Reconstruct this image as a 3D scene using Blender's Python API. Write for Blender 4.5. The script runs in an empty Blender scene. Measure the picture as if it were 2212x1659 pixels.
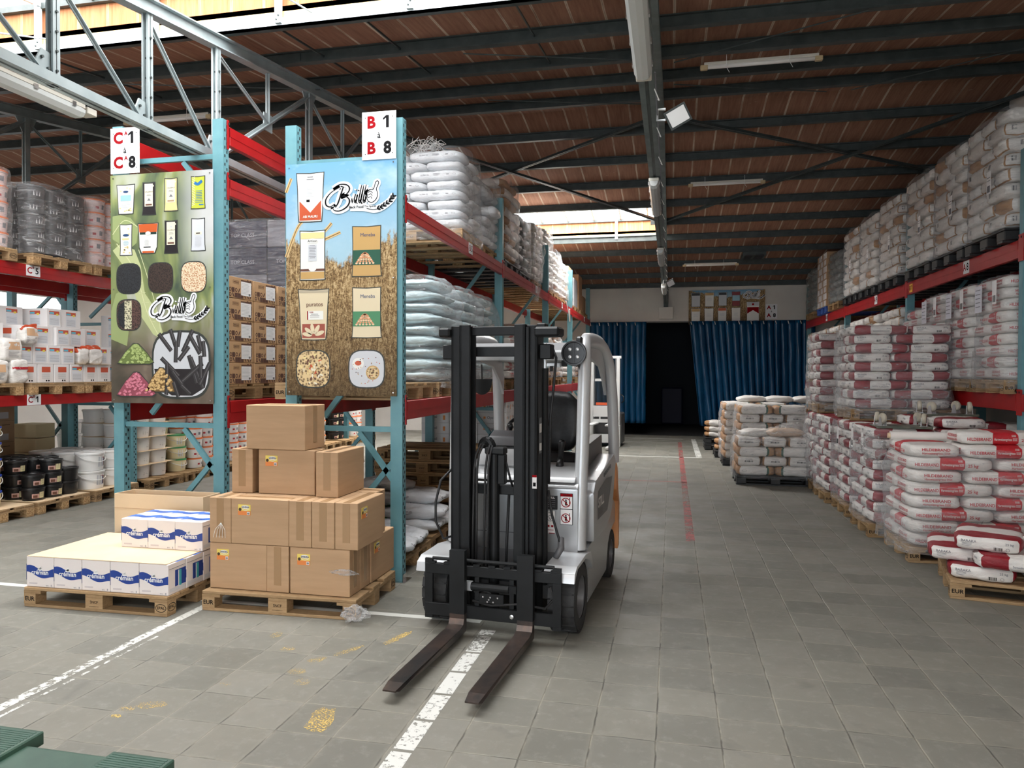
import bpy, bmesh, math, random
from mathutils import Vector, Matrix, noise
from mathutils.bvhtree import BVHTree
SC = bpy.context.scene; COL = SC.collection
PI = math.pi; R = math.radians
# ---------------------------------------------------------------- camera, world, light, exposure
T = 0.303                      # one floor tile
CAMZ = 5.7676*T
cd = bpy.data.cameras.new('camera'); cam = bpy.data.objects.new('camera', cd); COL.objects.link(cam)
cd.sensor_width = 36; cd.lens = 1575.4/2212*36; cd.clip_start = .05; cd.clip_end = 200
yaw, pitch, roll = .21599, -.015107, .003309
fw = Vector((-math.sin(yaw)*math.cos(pitch), math.cos(yaw)*math.cos(pitch), math.sin(pitch)))
rt = Vector((math.cos(yaw), math.sin(yaw), 0)); up = rt.cross(fw)
r2 = math.cos(roll)*rt+math.sin(roll)*up; u2 = -math.sin(roll)*rt+math.cos(roll)*up
cam.matrix_world = Matrix(((r2.x, u2.x, -fw.x, 0), (r2.y, u2.y, -fw.y, 0), (r2.z, u2.z, -fw.z, CAMZ), (0, 0, 0, 1)))
SC.camera = cam
vs = SC.view_settings; vs.view_transform = 'Standard'; vs.look = 'None'; vs.exposure = 0.42; vs.gamma = 1; vs.use_curve_mapping = False
SC.cycles.max_bounces = 7; SC.cycles.diffuse_bounces = 4; SC.cycles.glossy_bounces = 3
SC.cycles.transparent_max_bounces = 14; SC.cycles.transmission_bounces = 4
SC.cycles.sample_clamp_indirect = 6; SC.cycles.caustics_reflective = False; SC.cycles.caustics_refractive = False
w = bpy.data.worlds.new('sky'); SC.world = w; w.use_nodes = True
bg = w.node_tree.nodes['Background']; bg.inputs[0].default_value = (.78, .88, 1, 1); bg.inputs[1].default_value = 2.0
def area(name, loc, rot, sx, sy, e, col=(1, .98, .95)):
    l = bpy.data.lights.new(name, 'AREA'); l.shape = 'RECTANGLE'; l.size = sx; l.size_y = sy; l.energy = e; l.color = col
    o = bpy.data.objects.new(name, l); COL.objects.link(o); o.location = loc; o.rotation_euler = rot; return o
# daylight falling in through the roof lanterns and the big loading door behind the photographer
area('daylight_front_lantern', (-6.2, 5.15, 5.5), (R(7.6), 0, 0), 11.4, 1.9, 720)
area('daylight_rear_lantern', (-4.6, 15.7, 5.62), (R(-7.6), 0, 0), 8.6, 1.9, 1500)
area('daylight_near_lantern', (-1.0, -2.5, 4.95), (0, 0, 0), 9, 2.0, 1500)
area('daylight_loading_door', (-2.5, -5.9, 2.0), (R(90), 0, R(0)), 8, 3.6, 210, (.93, .97, 1))
area('daylight_left_windows', (-13.3, 8, 2.85), (0, R(-90), 0), .9, 12, 130, (.95, .98, 1))
# ---------------------------------------------------------------- materials
MT = {}
def mat(name, col=(.5, .5, .5), rough=.6, metal=0, spec=.5, emit=None, es=0, alpha=None, coat=0):
    if name in MT: return MT[name]
    m = bpy.data.materials.new(name); m.use_nodes = True; b = m.node_tree.nodes['Principled BSDF']
    b.inputs['Base Color'].default_value = (*col, 1); b.inputs['Roughness'].default_value = rough
    b.inputs['Metallic'].default_value = metal; b.inputs['Specular IOR Level'].default_value = spec
    if coat: b.inputs['Coat Weight'].default_value = coat
    if emit: b.inputs['Emission Color'].default_value = (*emit, 1); b.inputs['Emission Strength'].default_value = es
    m.diffuse_color = (*col, 1); MT[name] = m; return m
class NT:
    def __init__(s, m): s.m = m; s.t = m.node_tree; s.b = s.t.nodes['Principled BSDF']
    def n(s, typ, **k):
        x = s.t.nodes.new(typ)
        for a, v in k.items():
            if a[0] == '_': x.inputs[int(a[1:])].default_value = v
            else: setattr(x, a, v)
        return x
    def l(s, a, b): s.t.links.new(a, b)
    def co(s, scale=(1, 1, 1), loc=(0, 0, 0), kind='Object'):
        c = s.n('ShaderNodeTexCoord'); mp = s.n('ShaderNodeMapping'); mp.inputs['Scale'].default_value = scale
        mp.inputs['Location'].default_value = loc; s.l(c.outputs[kind], mp.inputs[0]); return mp.outputs[0]
    def noise(s, vec, scale=5, detail=4, rough=.55, dist=0):
        x = s.n('ShaderNodeTexNoise'); x.inputs['Scale'].default_value = scale; x.inputs['Detail'].default_value = detail
        x.inputs['Roughness'].default_value = rough; x.inputs['Distortion'].default_value = dist; s.l(vec, x.inputs['Vector']); return x.outputs['Fac']
    def ramp(s, fac, stops):
        x = s.n('ShaderNodeValToRGB'); e = x.color_ramp.elements
        while len(e) < len(stops): e.new(.5)
        for q, (p, c) in zip(e, stops): q.position = p; q.color = (*c, 1) if len(c) == 3 else c
        s.l(fac, x.inputs[0]); return x.outputs[0]
    def mix(s, fac, a, b, mode='MIX'):
        x = s.n('ShaderNodeMix'); x.data_type = 'RGBA'; x.blend_type = mode
        for i, v in ((0, fac), (6, a), (7, b)):
            if isinstance(v, (int, float)): x.inputs[i].default_value = v
            elif isinstance(v, tuple): x.inputs[i].default_value = (*v, 1)
            else: s.l(v, x.inputs[i])
        return x.outputs[2]
    def math(s, op, a, b=0):
        x = s.n('ShaderNodeMath'); x.operation = op
        for i, v in ((0, a), (1, b)):
            if isinstance(v, (int, float)): x.inputs[i].default_value = v
            else: s.l(v, x.inputs[i])
        return x.outputs[0]
    def base(s, c): s.l(c, s.b.inputs['Base Color'])
    def bump(s, h, strength=.3, dist=.01):
        x = s.n('ShaderNodeBump'); x.inputs['Strength'].default_value = strength; x.inputs['Distance'].default_value = dist
        s.l(h, x.inputs['Height']); s.l(x.outputs[0], s.b.inputs['Normal'])
g3 = lambda v: (v, v, v)
def noisy(name, c1, c2, scale=6, rough=.6, metal=0, stretch=(1, 1, 1), bump=0, detail=5, lo=.35, hi=.68, spec=.5, rnd=0):
    if name in MT: return MT[name]
    m = mat(name, c1, rough, metal, spec); n = NT(m); f = n.noise(n.co(stretch), scale, detail)
    c = n.ramp(f, [(lo, c1), (hi, c2)])
    if rnd:
        oi = n.n('ShaderNodeObjectInfo'); c = n.mix(n.math('MULTIPLY', oi.outputs['Random'], rnd), c, g3(.02), 'MIX')
    n.base(c)
    if bump: n.bump(f, bump)
    return m
def floor_mat():
    m = mat('paving_tiles', (.2, .2, .18), .62, 0, .35); n = NT(m)
    v = n.co((1/T, 1/T, 1), (.2057, -11.577+12, 0))
    sep = n.n('ShaderNodeSeparateXYZ'); n.l(v, sep.inputs[0])
    # wobbling joints
    vv = n.co(); wob = n.math('MULTIPLY', n.math('SUBTRACT', n.noise(vv, 9, 5), .5), .035)
    fx = n.math('FRACT', n.math('ADD', sep.outputs[0], wob)); fy = n.math('FRACT', n.math('ADD', sep.outputs[1], wob))
    ed = lambda f: n.math('MINIMUM', f, n.math('SUBTRACT', 1, f))
    dx, dy = ed(fx), ed(fy)
    j = n.math('MINIMUM', dx, n.math('MULTIPLY', dy, 1.25))
    fl = n.n('ShaderNodeVectorMath', operation='FLOOR'); n.l(v, fl.inputs[0])
    wn = n.n('ShaderNodeTexWhiteNoise'); wn.noise_dimensions = '2D'; n.l(fl.outputs[0], wn.inputs['Vector'])
    tile = n.ramp(wn.outputs['Value'], [(0, (.150, .146, .126)), (.3, (.182, .176, .152)), (.7, (.205, .194, .164)), (1, (.225, .215, .188))])
    st = n.noise(vv, 1.1, 7, .62); c = n.mix(n.math('MULTIPLY', st, .62), tile, (.120, .116, .096))
    st2 = n.noise(vv, 14, 6, .7); c = n.mix(n.ramp(st2, [(.52, g3(0)), (.8, g3(.55))]), c, (.27, .265, .24))
    blot = n.noise(vv, 3.3, 3, .5, .6); c = n.mix(n.ramp(blot, [(.63, g3(0)), (.75, g3(.5))]), c, (.10, .095, .085))
    jf = n.ramp(j, [(.005, g3(1)), (.019, g3(0))]); jn = n.noise(vv, 5, 4)
    jc = n.ramp(jn, [(.40, (.06, .057, .05)), (.56, (.25, .235, .19))])
    halo = n.ramp(j, [(.0, g3(.35)), (.085, g3(0))]); c = n.mix(halo, c, (.23, .22, .185))
    c = n.mix(n.math('MULTIPLY', jf, .85), c, jc)
    sp = n.noise(n.co(), 60, 2, .4); c = n.mix(n.ramp(sp, [(.79, g3(0)), (.82, g3(1))]), c, (.42, .40, .33))
    n.base(c); n.l(n.ramp(n.noise(vv, 2.2, 4), [(.3, g3(.42)), (.7, g3(.75))]), n.b.inputs['Roughness'])
    h = n.math('SUBTRACT', n.math('MULTIPLY', st2, .25), jf); n.bump(h, .45, .006)
    return m
def ceiling_mat(name, c1, c2, cg, pitchx=.318, pitchy=1.05):
    m = mat(name, c1, .85, 0, .2); n = NT(m); v = n.co(); sep = n.n('ShaderNodeSeparateXYZ'); n.l(v, sep.inputs[0])
    wob = n.math('MULTIPLY', n.math('SUBTRACT', n.noise(n.co((1, .5, 1)), 3, 3), .5), .06)
    fx = n.math('FRACT', n.math('ADD', n.math('MULTIPLY', sep.outputs[0], 1/pitchx), wob))
    j = n.math('MINIMUM', fx, n.math('SUBTRACT', 1, fx))
    f = n.noise(n.co((14, .9, 1)), 2.2, 6, .65); c = n.ramp(f, [(.3, c1), (.72, c2)])
    f3 = n.noise(n.co((1, 1, 1)), .8, 4); c = n.mix(n.math('MULTIPLY', f3, .5), c, tuple(x*.6 for x in c1))
    gate = n.noise(n.co((2.8, .8, 1), (3, 1, 0)), 1.7, 4, .6)
    gg = n.math('MULTIPLY', n.ramp(j, [(.012, g3(1)), (.05, g3(0))]), n.ramp(gate, [(.36, g3(.3)), (.58, g3(1))]))
    c = n.mix(gg, c, cg); c = n.mix(n.ramp(j, [(.008, g3(.55)), (.022, g3(0))]), c, (.05, .03, .02))
    wn = n.noise(n.co((1, 1, 1), (9, 2, 4)), 5, 6, .7); c = n.mix(n.ramp(wn, [(.66, g3(0)), (.82, g3(.5))]), c, cg)
    n.base(c); n.bump(f, .25, .01); return m
def wood_mat(name, a, b, rnd=.35):
    m = mat(name, a, .8, 0, .2); n = NT(m); f = n.noise(n.co((3, 3, 12)), 6, 6, .65, .5)
    g = n.noise(n.co((1, 22, 22)), 2.6, 5, .6, .2); f = n.math('ADD', n.math('MULTIPLY', f, .5), n.math('MULTIPLY', g, .5))
    c = n.ramp(f, [(.32, b), (.62, a)]); oi = n.n('ShaderNodeObjectInfo')
    c = n.mix(n.math('MULTIPLY', oi.outputs['Random'], rnd), c, tuple(x*.45 for x in b)); n.base(c); n.bump(f, .3, .004); return m
def film_mat(name, op=.2, tint=(.85, .87, .9)):
    m = mat(name, tint, .13, 0, .6); n = NT(m); t = n.t
    out = [x for x in t.nodes if x.type == 'OUTPUT_MATERIAL'][0]
    v = n.co((1, 1, 1)); s = n.noise(n.co((1.2, 1.2, 6)), 3.2, 6, .7, 1.5)
    tr = n.n('ShaderNodeBsdfTransparent'); mx = n.n('ShaderNodeMixShader')
    fac = n.ramp(s, [(.38, g3(op*.35)), (.58, g3(op)), (.78, g3(min(1, op*3.2)))])
    lw = n.n('ShaderNodeLayerWeight'); lw.inputs[0].default_value = .25
    fac2 = n.math('MAXIMUM', fac, n.math('MULTIPLY', lw.outputs['Facing'], .55))
    n.l(fac2, mx.inputs[0]); n.l(tr.outputs[0], mx.inputs[1]); n.l(n.b.outputs[0], mx.inputs[2]); n.l(mx.outputs[0], out.inputs[0])
    s2 = n.noise(n.co((1, 1, 3)), 9, 5, .6, 1); n.bump(s2, 1.0, .05); return m
def alpha_paint(name, col, thr=.5, scale=22, stretch=(1, 1, 1), rough=.6):
    m = mat(name, col, rough); n = NT(m); out = [x for x in n.t.nodes if x.type == 'OUTPUT_MATERIAL'][0]
    a = n.noise(n.co(stretch), scale, 6, .72); tr = n.n('ShaderNodeBsdfTransparent'); mx = n.n('ShaderNodeMixShader')
    big = n.noise(n.co((1, 1, 1), (5, 3, 0)), 2.2, 3); a = n.math('ADD', n.math('MULTIPLY', a, .7), n.math('MULTIPLY', big, .3))
    n.l(n.ramp(a, [(thr-.03, g3(0)), (thr+.03, g3(1))]), mx.inputs[0]); n.l(tr.outputs[0], mx.inputs[1]); n.l(n.b.outputs[0], mx.inputs[2]); n.l(mx.outputs[0], out.inputs[0]); return m
M_FLOOR = floor_mat()
M_CEIL = ceiling_mat('clay_ceiling_panels', (.225, .112, .072), (.37, .20, .132), (.80, .70, .56))
M_BRICK = ceiling_mat('clay_upstand_blocks', (.36, .13, .055), (.50, .24, .12), (.72, .56, .28), .34)
M_MORTAR = noisy('cream_mortar', (.60, .43, .17), (.70, .56, .30), 9)
M_STEEL = noisy('dark_green_steel', (.026, .036, .036), (.05, .062, .06), 8, .5)
M_TRUSS = noisy('grey_green_truss_paint', (.085, .11, .11), (.14, .17, .17), 5, .5)
M_TRUSSW = noisy('pale_truss_paint', (.42, .50, .52), (.52, .6, .62), 5, .5)
M_TRUSSLIT = noisy('lit_truss_paint', (.26, .31, .32), (.33, .38, .39), 5, .5)  # same truss steel, lightened: skylight falling on it is put into the colour
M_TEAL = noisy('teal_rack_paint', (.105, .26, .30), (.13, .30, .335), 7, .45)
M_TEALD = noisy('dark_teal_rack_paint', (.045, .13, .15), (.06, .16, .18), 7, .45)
M_RED = noisy('red_beam_paint', (.31, .004, .006), (.37, .008, .009), 5, .42)
M_BLACK = mat('black', (.008, .008, .009), .6); M_HOLE = mat('punched_hole', (.012, .015, .017), .9)
M_WOOD = wood_mat('pallet_pine', (.46, .31, .17), (.28, .175, .085))
M_WOODO = wood_mat('old_pallet_wood', (.40, .26, .13), (.22, .13, .06))
M_CHIP = noisy('chipboard_block', (.55, .36, .18), (.3, .17, .07), 55, .9, detail=2, lo=.4, hi=.6)
M_CARD = noisy('brown_cardboard', (.42, .265, .145), (.47, .30, .17), 3, .75, stretch=(1, 1, 9))
M_CARD2 = noisy('pale_cardboard', (.66, .49, .31), (.72, .55, .36), 3, .75)
M_TAPE = mat('brown_tape', (.35, .215, .11), .25, 0, .4, coat=.2)
M_CREAM = mat('cream_boxes', (.68, .58, .36), .7)
M_WHITE = mat('white_plastic', (.80, .80, .78), .38); M_WCARD = noisy('white_card', (.76, .745, .74), (.82, .80, .79), 4, .6)
M_CRW = mat('white_pink_card', (.74, .68, .65), .5)
M_WALL = noisy('white_wall', (.60, .57, .53), (.66, .63, .58), 2, .85)
M_BPLAS = mat('black_plastic', (.010, .010, .011), .35); M_BPAL = noisy('black_pallet_plastic', (.012, .013, .014), (.02, .02, .021), 20, .5)
M_BLUEPAL = mat('blue_pallet_plastic', (.03, .09, .35), .5)
M_FILM = film_mat('clear_stretch_film', .17); M_FILM2 = film_mat('milky_stretch_film', .28, (.8, .8, .8)); M_FILMH = film_mat('tight_hazy_film', .42, (.75, .77, .8))
M_FILMD = film_mat('grey_stretch_film', .38, (.5, .52, .5))
M_CHROME = mat('bright_metal', (.7, .7, .7), .25, 1); M_ALU = mat('brushed_aluminium', (.62, .63, .64), .38, .7)
M_INK = mat('black_ink', (.008, .008, .009), .85, 0, .1); M_INKG = mat('grey_ink', (.2, .2, .22), .85, 0, .1)
M_SIGN = mat('white_sign_board', (.76, .77, .78), .6, 0, .2); M_SREDL = mat('red_lettering', (.27, .002, .006), .8, 0, .1)
M_ORANGE = mat('orange_plastic', (.75, .22, .03), .45)
M_TUBE = mat('diffuser_plastic', (.55, .57, .56), .25); M_LAMPC = mat('lamp_plastic', (.60, .57, .50), .45)
M_GREENP = noisy('green_bench_paint', (.022, .06, .042), (.04, .09, .062), 6, .5)
# ---------------------------------------------------------------- mesh helpers
class MB:
    def __init__(s): s.v = []; s.f = []; s.m = []; s.mats = []
    def mi(s, m):
        if m not in s.mats: s.mats.append(m)
        return s.mats.index(m)
    def add(s, vs, fs, m, M=None):
        o = len(s.v); s.v += [tuple(M @ Vector(q)) if M else tuple(q) for q in vs]; k = s.mi(m)
        for f in fs: s.f.append([o+i for i in f]); s.m.append(k)
        return s
    def bm(s, bm, m, M=None):
        bm.verts.ensure_lookup_table(); bm.verts.index_update()
        s.add([v.co[:] for v in bm.verts], [[v.index for v in f.verts] for f in bm.faces], m, M); bm.free(); return s
    def box(s, a, b, m, M=None, bev=0, seg=1):
        x0, y0, z0 = a; x1, y1, z1 = b
        if x0 > x1: x0, x1 = x1, x0
        if y0 > y1: y0, y1 = y1, y0
        if z0 > z1: z0, z1 = z1, z0
        V = [(x0, y0, z0), (x1, y0, z0), (x1, y1, z0), (x0, y1, z0), (x0, y0, z1), (x1, y0, z1), (x1, y1, z1), (x0, y1, z1)]
        F = [(0, 3, 2, 1), (4, 5, 6, 7), (0, 1, 5, 4), (1, 2, 6, 5), (2, 3, 7, 6), (3, 0, 4, 7)]
        if not bev: return s.add(V, F, m, M)
        bm = bmesh.new(); vv = [bm.verts.new(q) for q in V]
        for f in F: bm.faces.new([vv[i] for i in f])
        bmesh.ops.bevel(bm, geom=bm.edges[:], offset=bev, segments=seg, affect='EDGES', profile=.7); return s.bm(bm, m, M)
    def bar(s, p, q, wx, wy, m, upv=(0, 0, 1), M=None):
        p, q = Vector(p), Vector(q); d = (q-p).normalized(); u = Vector(upv)
        if abs(d.dot(u)) > .98: u = Vector((0, 1, 0))
        a = d.cross(u).normalized()*wx/2; b = a.cross(d).normalized()*wy/2
        V = [p-a-b, p+a-b, p+a+b, p-a+b, q-a-b, q+a-b, q+a+b, q-a+b]
        return s.add(V, [(0, 3, 2, 1), (4, 5, 6, 7), (0, 1, 5, 4), (1, 2, 6, 5), (2, 3, 7, 6), (3, 0, 4, 7)], m, M)
    def tube(s, pts, r, m, n=8, M=None, closed=False):
        pts = [Vector(p) for p in pts]; rr = r if isinstance(r, (list, tuple)) else [r]*len(pts); V = []; F = []; pa = None
        for i, p in enumerate(pts):
            if closed: d = pts[(i+1) % len(pts)]-pts[i-1]
            else: d = pts[min(i+1, len(pts)-1)]-pts[max(i-1, 0)]
            d.normalize()
            if pa is None: pa = d.orthogonal().normalized()
            pa = (pa-d*pa.dot(d)).normalized(); pb = d.cross(pa)
            V += [p+(pa*math.cos(2*PI*k/n)+pb*math.sin(2*PI*k/n))*rr[i] for k in range(n)]
        N = len(pts)
        for i in range(N if closed else N-1):
            for k in range(n): a = i*n; b = ((i+1) % N)*n; F.append((a+k, a+(k+1) % n, b+(k+1) % n, b+k))
        if not closed: F += [tuple(range(n))[::-1], tuple((N-1)*n+k for k in range(n))]
        return s.add(V, F, m, M)
    def lathe(s, prof, m, n=24, M=None, cap=True):
        V = []; F = []
        for r, z in prof: V += [(r*math.cos(2*PI*k/n), r*math.sin(2*PI*k/n), z) for k in range(n)]
        for i in range(len(prof)-1):
            for k in range(n): F.append((i*n+k, i*n+(k+1) % n, (i+1)*n+(k+1) % n, (i+1)*n+k))
        if cap: F += [tuple(range(n))[::-1], tuple((len(prof)-1)*n+k for k in range(n))]
        return s.add(V, F, m, M)
    def prism(s, poly, z0, z1, m, M=None, bev=0):
        n = len(poly); V = [(x, y, z0) for x, y in poly]+[(x, y, z1) for x, y in poly]
        F = [tuple(range(n))[::-1], tuple(range(n, 2*n))]+[(i, (i+1) % n, n+(i+1) % n, n+i) for i in range(n)]
        if not bev: return s.add(V, F, m, M)
        bm = bmesh.new(); vv = [bm.verts.new(q) for q in V]
        for f in F: bm.faces.new([vv[i] for i in f])
        bmesh.ops.bevel(bm, geom=bm.edges[:], offset=bev, segments=2, affect='EDGES', profile=.7); return s.bm(bm, m, M)
    def quad(s, a, b, c, d, m, M=None): return s.add([a, b, c, d], [(0, 1, 2, 3)], m, M)
    def build(s, name, parent=None, smooth=False, loc=None, rz=0, auto=False):
        me = bpy.data.meshes.new(name); me.from_pydata(s.v, [], s.f); ok = me.validate()
        for x in s.mats: me.materials.append(x)
        if len(me.polygons) == len(s.m): me.polygons.foreach_set('material_index', s.m)
        bm = bmesh.new(); bm.from_mesh(me); bmesh.ops.recalc_face_normals(bm, faces=bm.faces[:])
        if auto:
            for e in bm.edges:
                if len(e.link_faces) == 2 and e.calc_face_angle(0) > .6: e.smooth = False
            for f in bm.faces: f.smooth = True
        bm.to_mesh(me); bm.free()
        if smooth: me.polygons.foreach_set('use_smooth', [True]*len(me.polygons))
        o = bpy.data.objects.new(name, me); COL.objects.link(o)
        if parent is not None: o.parent = parent
        if loc is not None: o.location = loc
        if rz: o.rotation_euler = (0, 0, rz)
        return o
def tag(o, label, cat, group=None, kind=None):
    if label: o['label'] = label
    if cat: o['category'] = cat
    if group: o['group'] = group
    if kind: o['kind'] = kind
    return o
def struct(o): o['kind'] = 'structure'; return o
def empty(name, loc=(0, 0, 0), rz=0):
    o = bpy.data.objects.new(name, None); COL.objects.link(o); o.location = loc; o.rotation_euler = (0, 0, rz); o.empty_display_size = .05; return o
KIDS = {}
def kids(o):
    if o.name not in KIDS: KIDS[o.name] = [c for c in bpy.data.objects if c.parent == o]
    return KIDS[o.name]
class Proto:
    """one thing built once, then copied with its parts"""
    def __init__(s, root): s.root = root; s.used = False; s.kids = [(c, [g for g in bpy.data.objects if g.parent == c]) for c in bpy.data.objects if c.parent == root]
    def put(s, loc, rz=0, label=None, cat=None, group=None, scale=None):
        if not s.used: s.used = True; r = s.root
        else:
            r = s.root.copy(); COL.objects.link(r)
            for c, gs in s.kids:
                d = c.copy(); COL.objects.link(d); d.parent = r
                for g in gs: e = g.copy(); COL.objects.link(e); e.parent = d
        r.location = loc; r.rotation_euler = (0, 0, rz); r.scale = scale or (1, 1, 1)
        for k in ('group',):
            if k in r: del r[k]
        return tag(r, label, cat, group)
PROTOS = []
def proto(root):
    p = Proto(root); PROTOS.append(p); return p
_tc = {}
def text_geo(txt, size, align='CENTER', bold=0, sx=1):
    k = (txt, size, align, bold, sx)
    if k not in _tc:
        cu = bpy.data.curves.new('t', 'FONT'); cu.body = txt; cu.size = size; cu.align_x = align; cu.align_y = 'CENTER'; cu.offset = bold*size; cu.resolution_u = 3
        o = bpy.data.objects.new('t', cu); COL.objects.link(o)
        me = bpy.data.meshes.new_from_object(o.evaluated_get(bpy.context.evaluated_depsgraph_get()))
        _tc[k] = ([(v.co.x*sx, v.co.y) for v in me.vertices], [tuple(p.vertices) for p in me.polygons])
        bpy.data.objects.remove(o); bpy.data.curves.remove(cu); bpy.data.meshes.remove(me)
    return _tc[k]
def put_text(mb, txt, size, m, M, align='CENTER', bold=0, sx=1):
    V, F = text_geo(txt, size, align, bold, sx); mb.add([(x, y, 0) for x, y in V], F, m, M)
    if txt == '1':   # the built-in figure one has no flag
        x0, y1 = min(v[0] for v in V), max(v[1] for v in V); mb.add([(x0+.01*size, y1, 0), (x0-.2*size, y1-.17*size, 0), (x0-.2*size, y1-.30*size, 0), (x0+.01*size, y1-.16*size, 0)], [(0, 1, 2, 3)], m, M)
def stroke(mb, pts, w, m, M, n=6):
    """flat brush stroke through pts (Catmull-Rom); w = width or list of widths"""
    P = [Vector((*p, 0)) for p in pts]; W = w if isinstance(w, (list, tuple)) else [w]*len(P); L = []; WW = []
    for i in range(len(P)-1):
        p0, p1, p2, p3 = P[max(i-1, 0)], P[i], P[i+1], P[min(i+2, len(P)-1)]
        for k in range(n):
            t = k/n; L.append(.5*((2*p1)+(p2-p0)*t+(2*p0-5*p1+4*p2-p3)*t*t+(3*p1-p0-3*p2+p3)*t**3)); WW.append(W[i]+(W[i+1]-W[i])*t)
    L.append(P[-1]); WW.append(W[-1]); V = []; F = []
    for i, p in enumerate(L):
        d = (L[min(i+1, len(L)-1)]-L[max(i-1, 0)]); d = d.normalized() if d.length else Vector((1, 0, 0)); nn = Vector((-d.y, d.x, 0))*WW[i]/2; V += [p-nn, p+nn]
    for i in range(len(L)-1): F.append((2*i, 2*i+2, 2*i+3, 2*i+1))
    mb.add(V, F, m, M)
def poly(mb, pts, z, m, M): mb.add([(x, y, z) for x, y in pts], [tuple(range(len(pts)))], m, M)
def ell(cx, cy, rx, ry, n=20, p=2): return [(cx+rx*abs(math.cos(t))**(2/p)*(1 if math.cos(t) > 0 else -1), cy+ry*abs(math.sin(t))**(2/p)*(1 if math.sin(t) > 0 else -1)) for t in [2*PI*i/n for i in range(n)]]
def FR(o, yaw=0):
    """frame with local x to the right and y up on a vertical face that looks towards -y (yaw=0)"""
    return Matrix.Translation(o) @ Matrix.Rotation(yaw, 4, 'Z') @ Matrix.Rotation(R(90), 4, 'X')
RND = random.Random(7)
# ================================================================ the building
def zf(y): return 4.118+.134*y          # purlin centre line, front slope
def zb(y): return 7.008-.134*y
RIDGE = 10.785
def zr(y): return (zf(y) if y < RIDGE else zb(y))
XL, XR, YB, YN = -13.2, 4.55, 21.0, -6.0
struct(MB().box((XL, YN, -.1), (XR+.2, 26, 0), M_FLOOR).build('floor'))
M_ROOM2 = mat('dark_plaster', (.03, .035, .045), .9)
# walls
struct(MB().box((XR, YN, 0), (XR+.2, YB, 6.2), M_WALL).build('wall_right'))
b = MB().box((-2.42, YB, 3.2), (XR, YB+.2, 4.32), M_WALL).box((3.75, YB, 0), (XR, YB+.2, 3.2), M_WALL)
b.box((XL, YB, 0), (-2.42, YB+.2, 4.32), M_WALL).box((-2.42, YB-.015, 3.18), (3.75, YB+.1, 3.215), mat('grey_edge_trim', (.18, .18, .17), .6))
struct(b.build('wall_back'))
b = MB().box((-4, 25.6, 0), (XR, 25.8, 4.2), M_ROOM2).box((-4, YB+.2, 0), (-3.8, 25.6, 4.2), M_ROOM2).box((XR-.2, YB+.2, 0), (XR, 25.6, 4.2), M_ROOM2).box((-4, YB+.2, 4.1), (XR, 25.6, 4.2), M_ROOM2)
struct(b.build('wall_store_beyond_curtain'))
struct(MB().box((-3.8, 20.98, 0), (3.75, 25.6, .012), mat('unlit_floor_black', (.012, .012, .013), .8)).build('floor_store'))  # slab added over the floor, its black standing in for the unlit room's shade
b = MB().box((XL-.2, YN, 0), (XL, YB, 2.45), M_WALL).box((XL-.2, YN, 3.35), (XL, YB, 6.2), M_WALL).box((XL-.2, YN, 2.45), (XL, 2, 3.35), M_WALL).box((XL-.2, 14, 2.45), (XL, YB, 3.35), M_WALL)
struct(b.build('wall_left'))
b = MB().box((XL, YN-.2, 0), (-6.6, YN, 5.2), M_WALL).box((1.6, YN-.2, 0), (XR, YN, 5.2), M_WALL).box((-6.6, YN-.2, 3.9), (1.6, YN, 5.2), M_WALL)
struct(b.build('wall_front'))
# strip window of ribbed daylight panels high in the left wall
m = mat('ribbed_daylight_panel', (.85, .88, .9), .5, emit=(.9, .95, 1), es=1.5); n = NT(m)
wv = n.n('ShaderNodeTexWave'); wv.bands_direction = 'Y'; wv.inputs['Scale'].default_value = 2.2; n.l(n.co(), wv.inputs[0]); n.base(n.ramp(wv.outputs[1], [(.3, (.95, .95, .95)), (.9, (.6, .65, .7))]))
struct(MB().box((XL-.12, 2, 2.45), (XL-.06, 14, 3.35), m).build('window_1'))
# roof panels with the two lantern openings
F0, F1, FX0, FX1 = 4.1, 6.2, -12.5, -.26
B0, B1, BX0, BX1 = 14.68, 16.72, -9.0, -.26
N0, N1 = -3.6, -1.4
def zroof(y):
    if y < -.9: return zf(-.9)+.134*(-.9-y)
    return zr(y)
def panel(b, x0, x1, y0, y1, mt, dz=.075, th=.12):
    z0, z1 = zroof(y0+1e-4)+dz, zroof(y1-1e-4)+dz
    V = [(x0, y0, z0), (x1, y0, z0), (x1, y1, z1), (x0, y1, z1)]; V += [(x, y, z+th) for x, y, z in V]
    b.add(V, [(0, 3, 2, 1), (4, 5, 6, 7), (0, 1, 5, 4), (1, 2, 6, 5), (2, 3, 7, 6), (3, 0, 4, 7)], mt)
b = MB()
for y0, y1, hole in ((YN, N0, 0), (N0, N1, (-12.5, 3.6)), (N1, -.9, 0), (-.9, F0, 0), (F0, F1, (FX0, FX1)), (F1, RIDGE, 0), (RIDGE, B0, 0), (B0, B1, (BX0, BX1)), (B1, YB+.1, 0)):
    if not hole: panel(b, XL, XR+.1, y0, y1, M_CEIL)
    else: panel(b, XL, hole[0], y0, y1, M_CEIL); panel(b, hole[1], XR+.1, y0, y1, M_CEIL)
struct(b.build('ceiling'))
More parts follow.
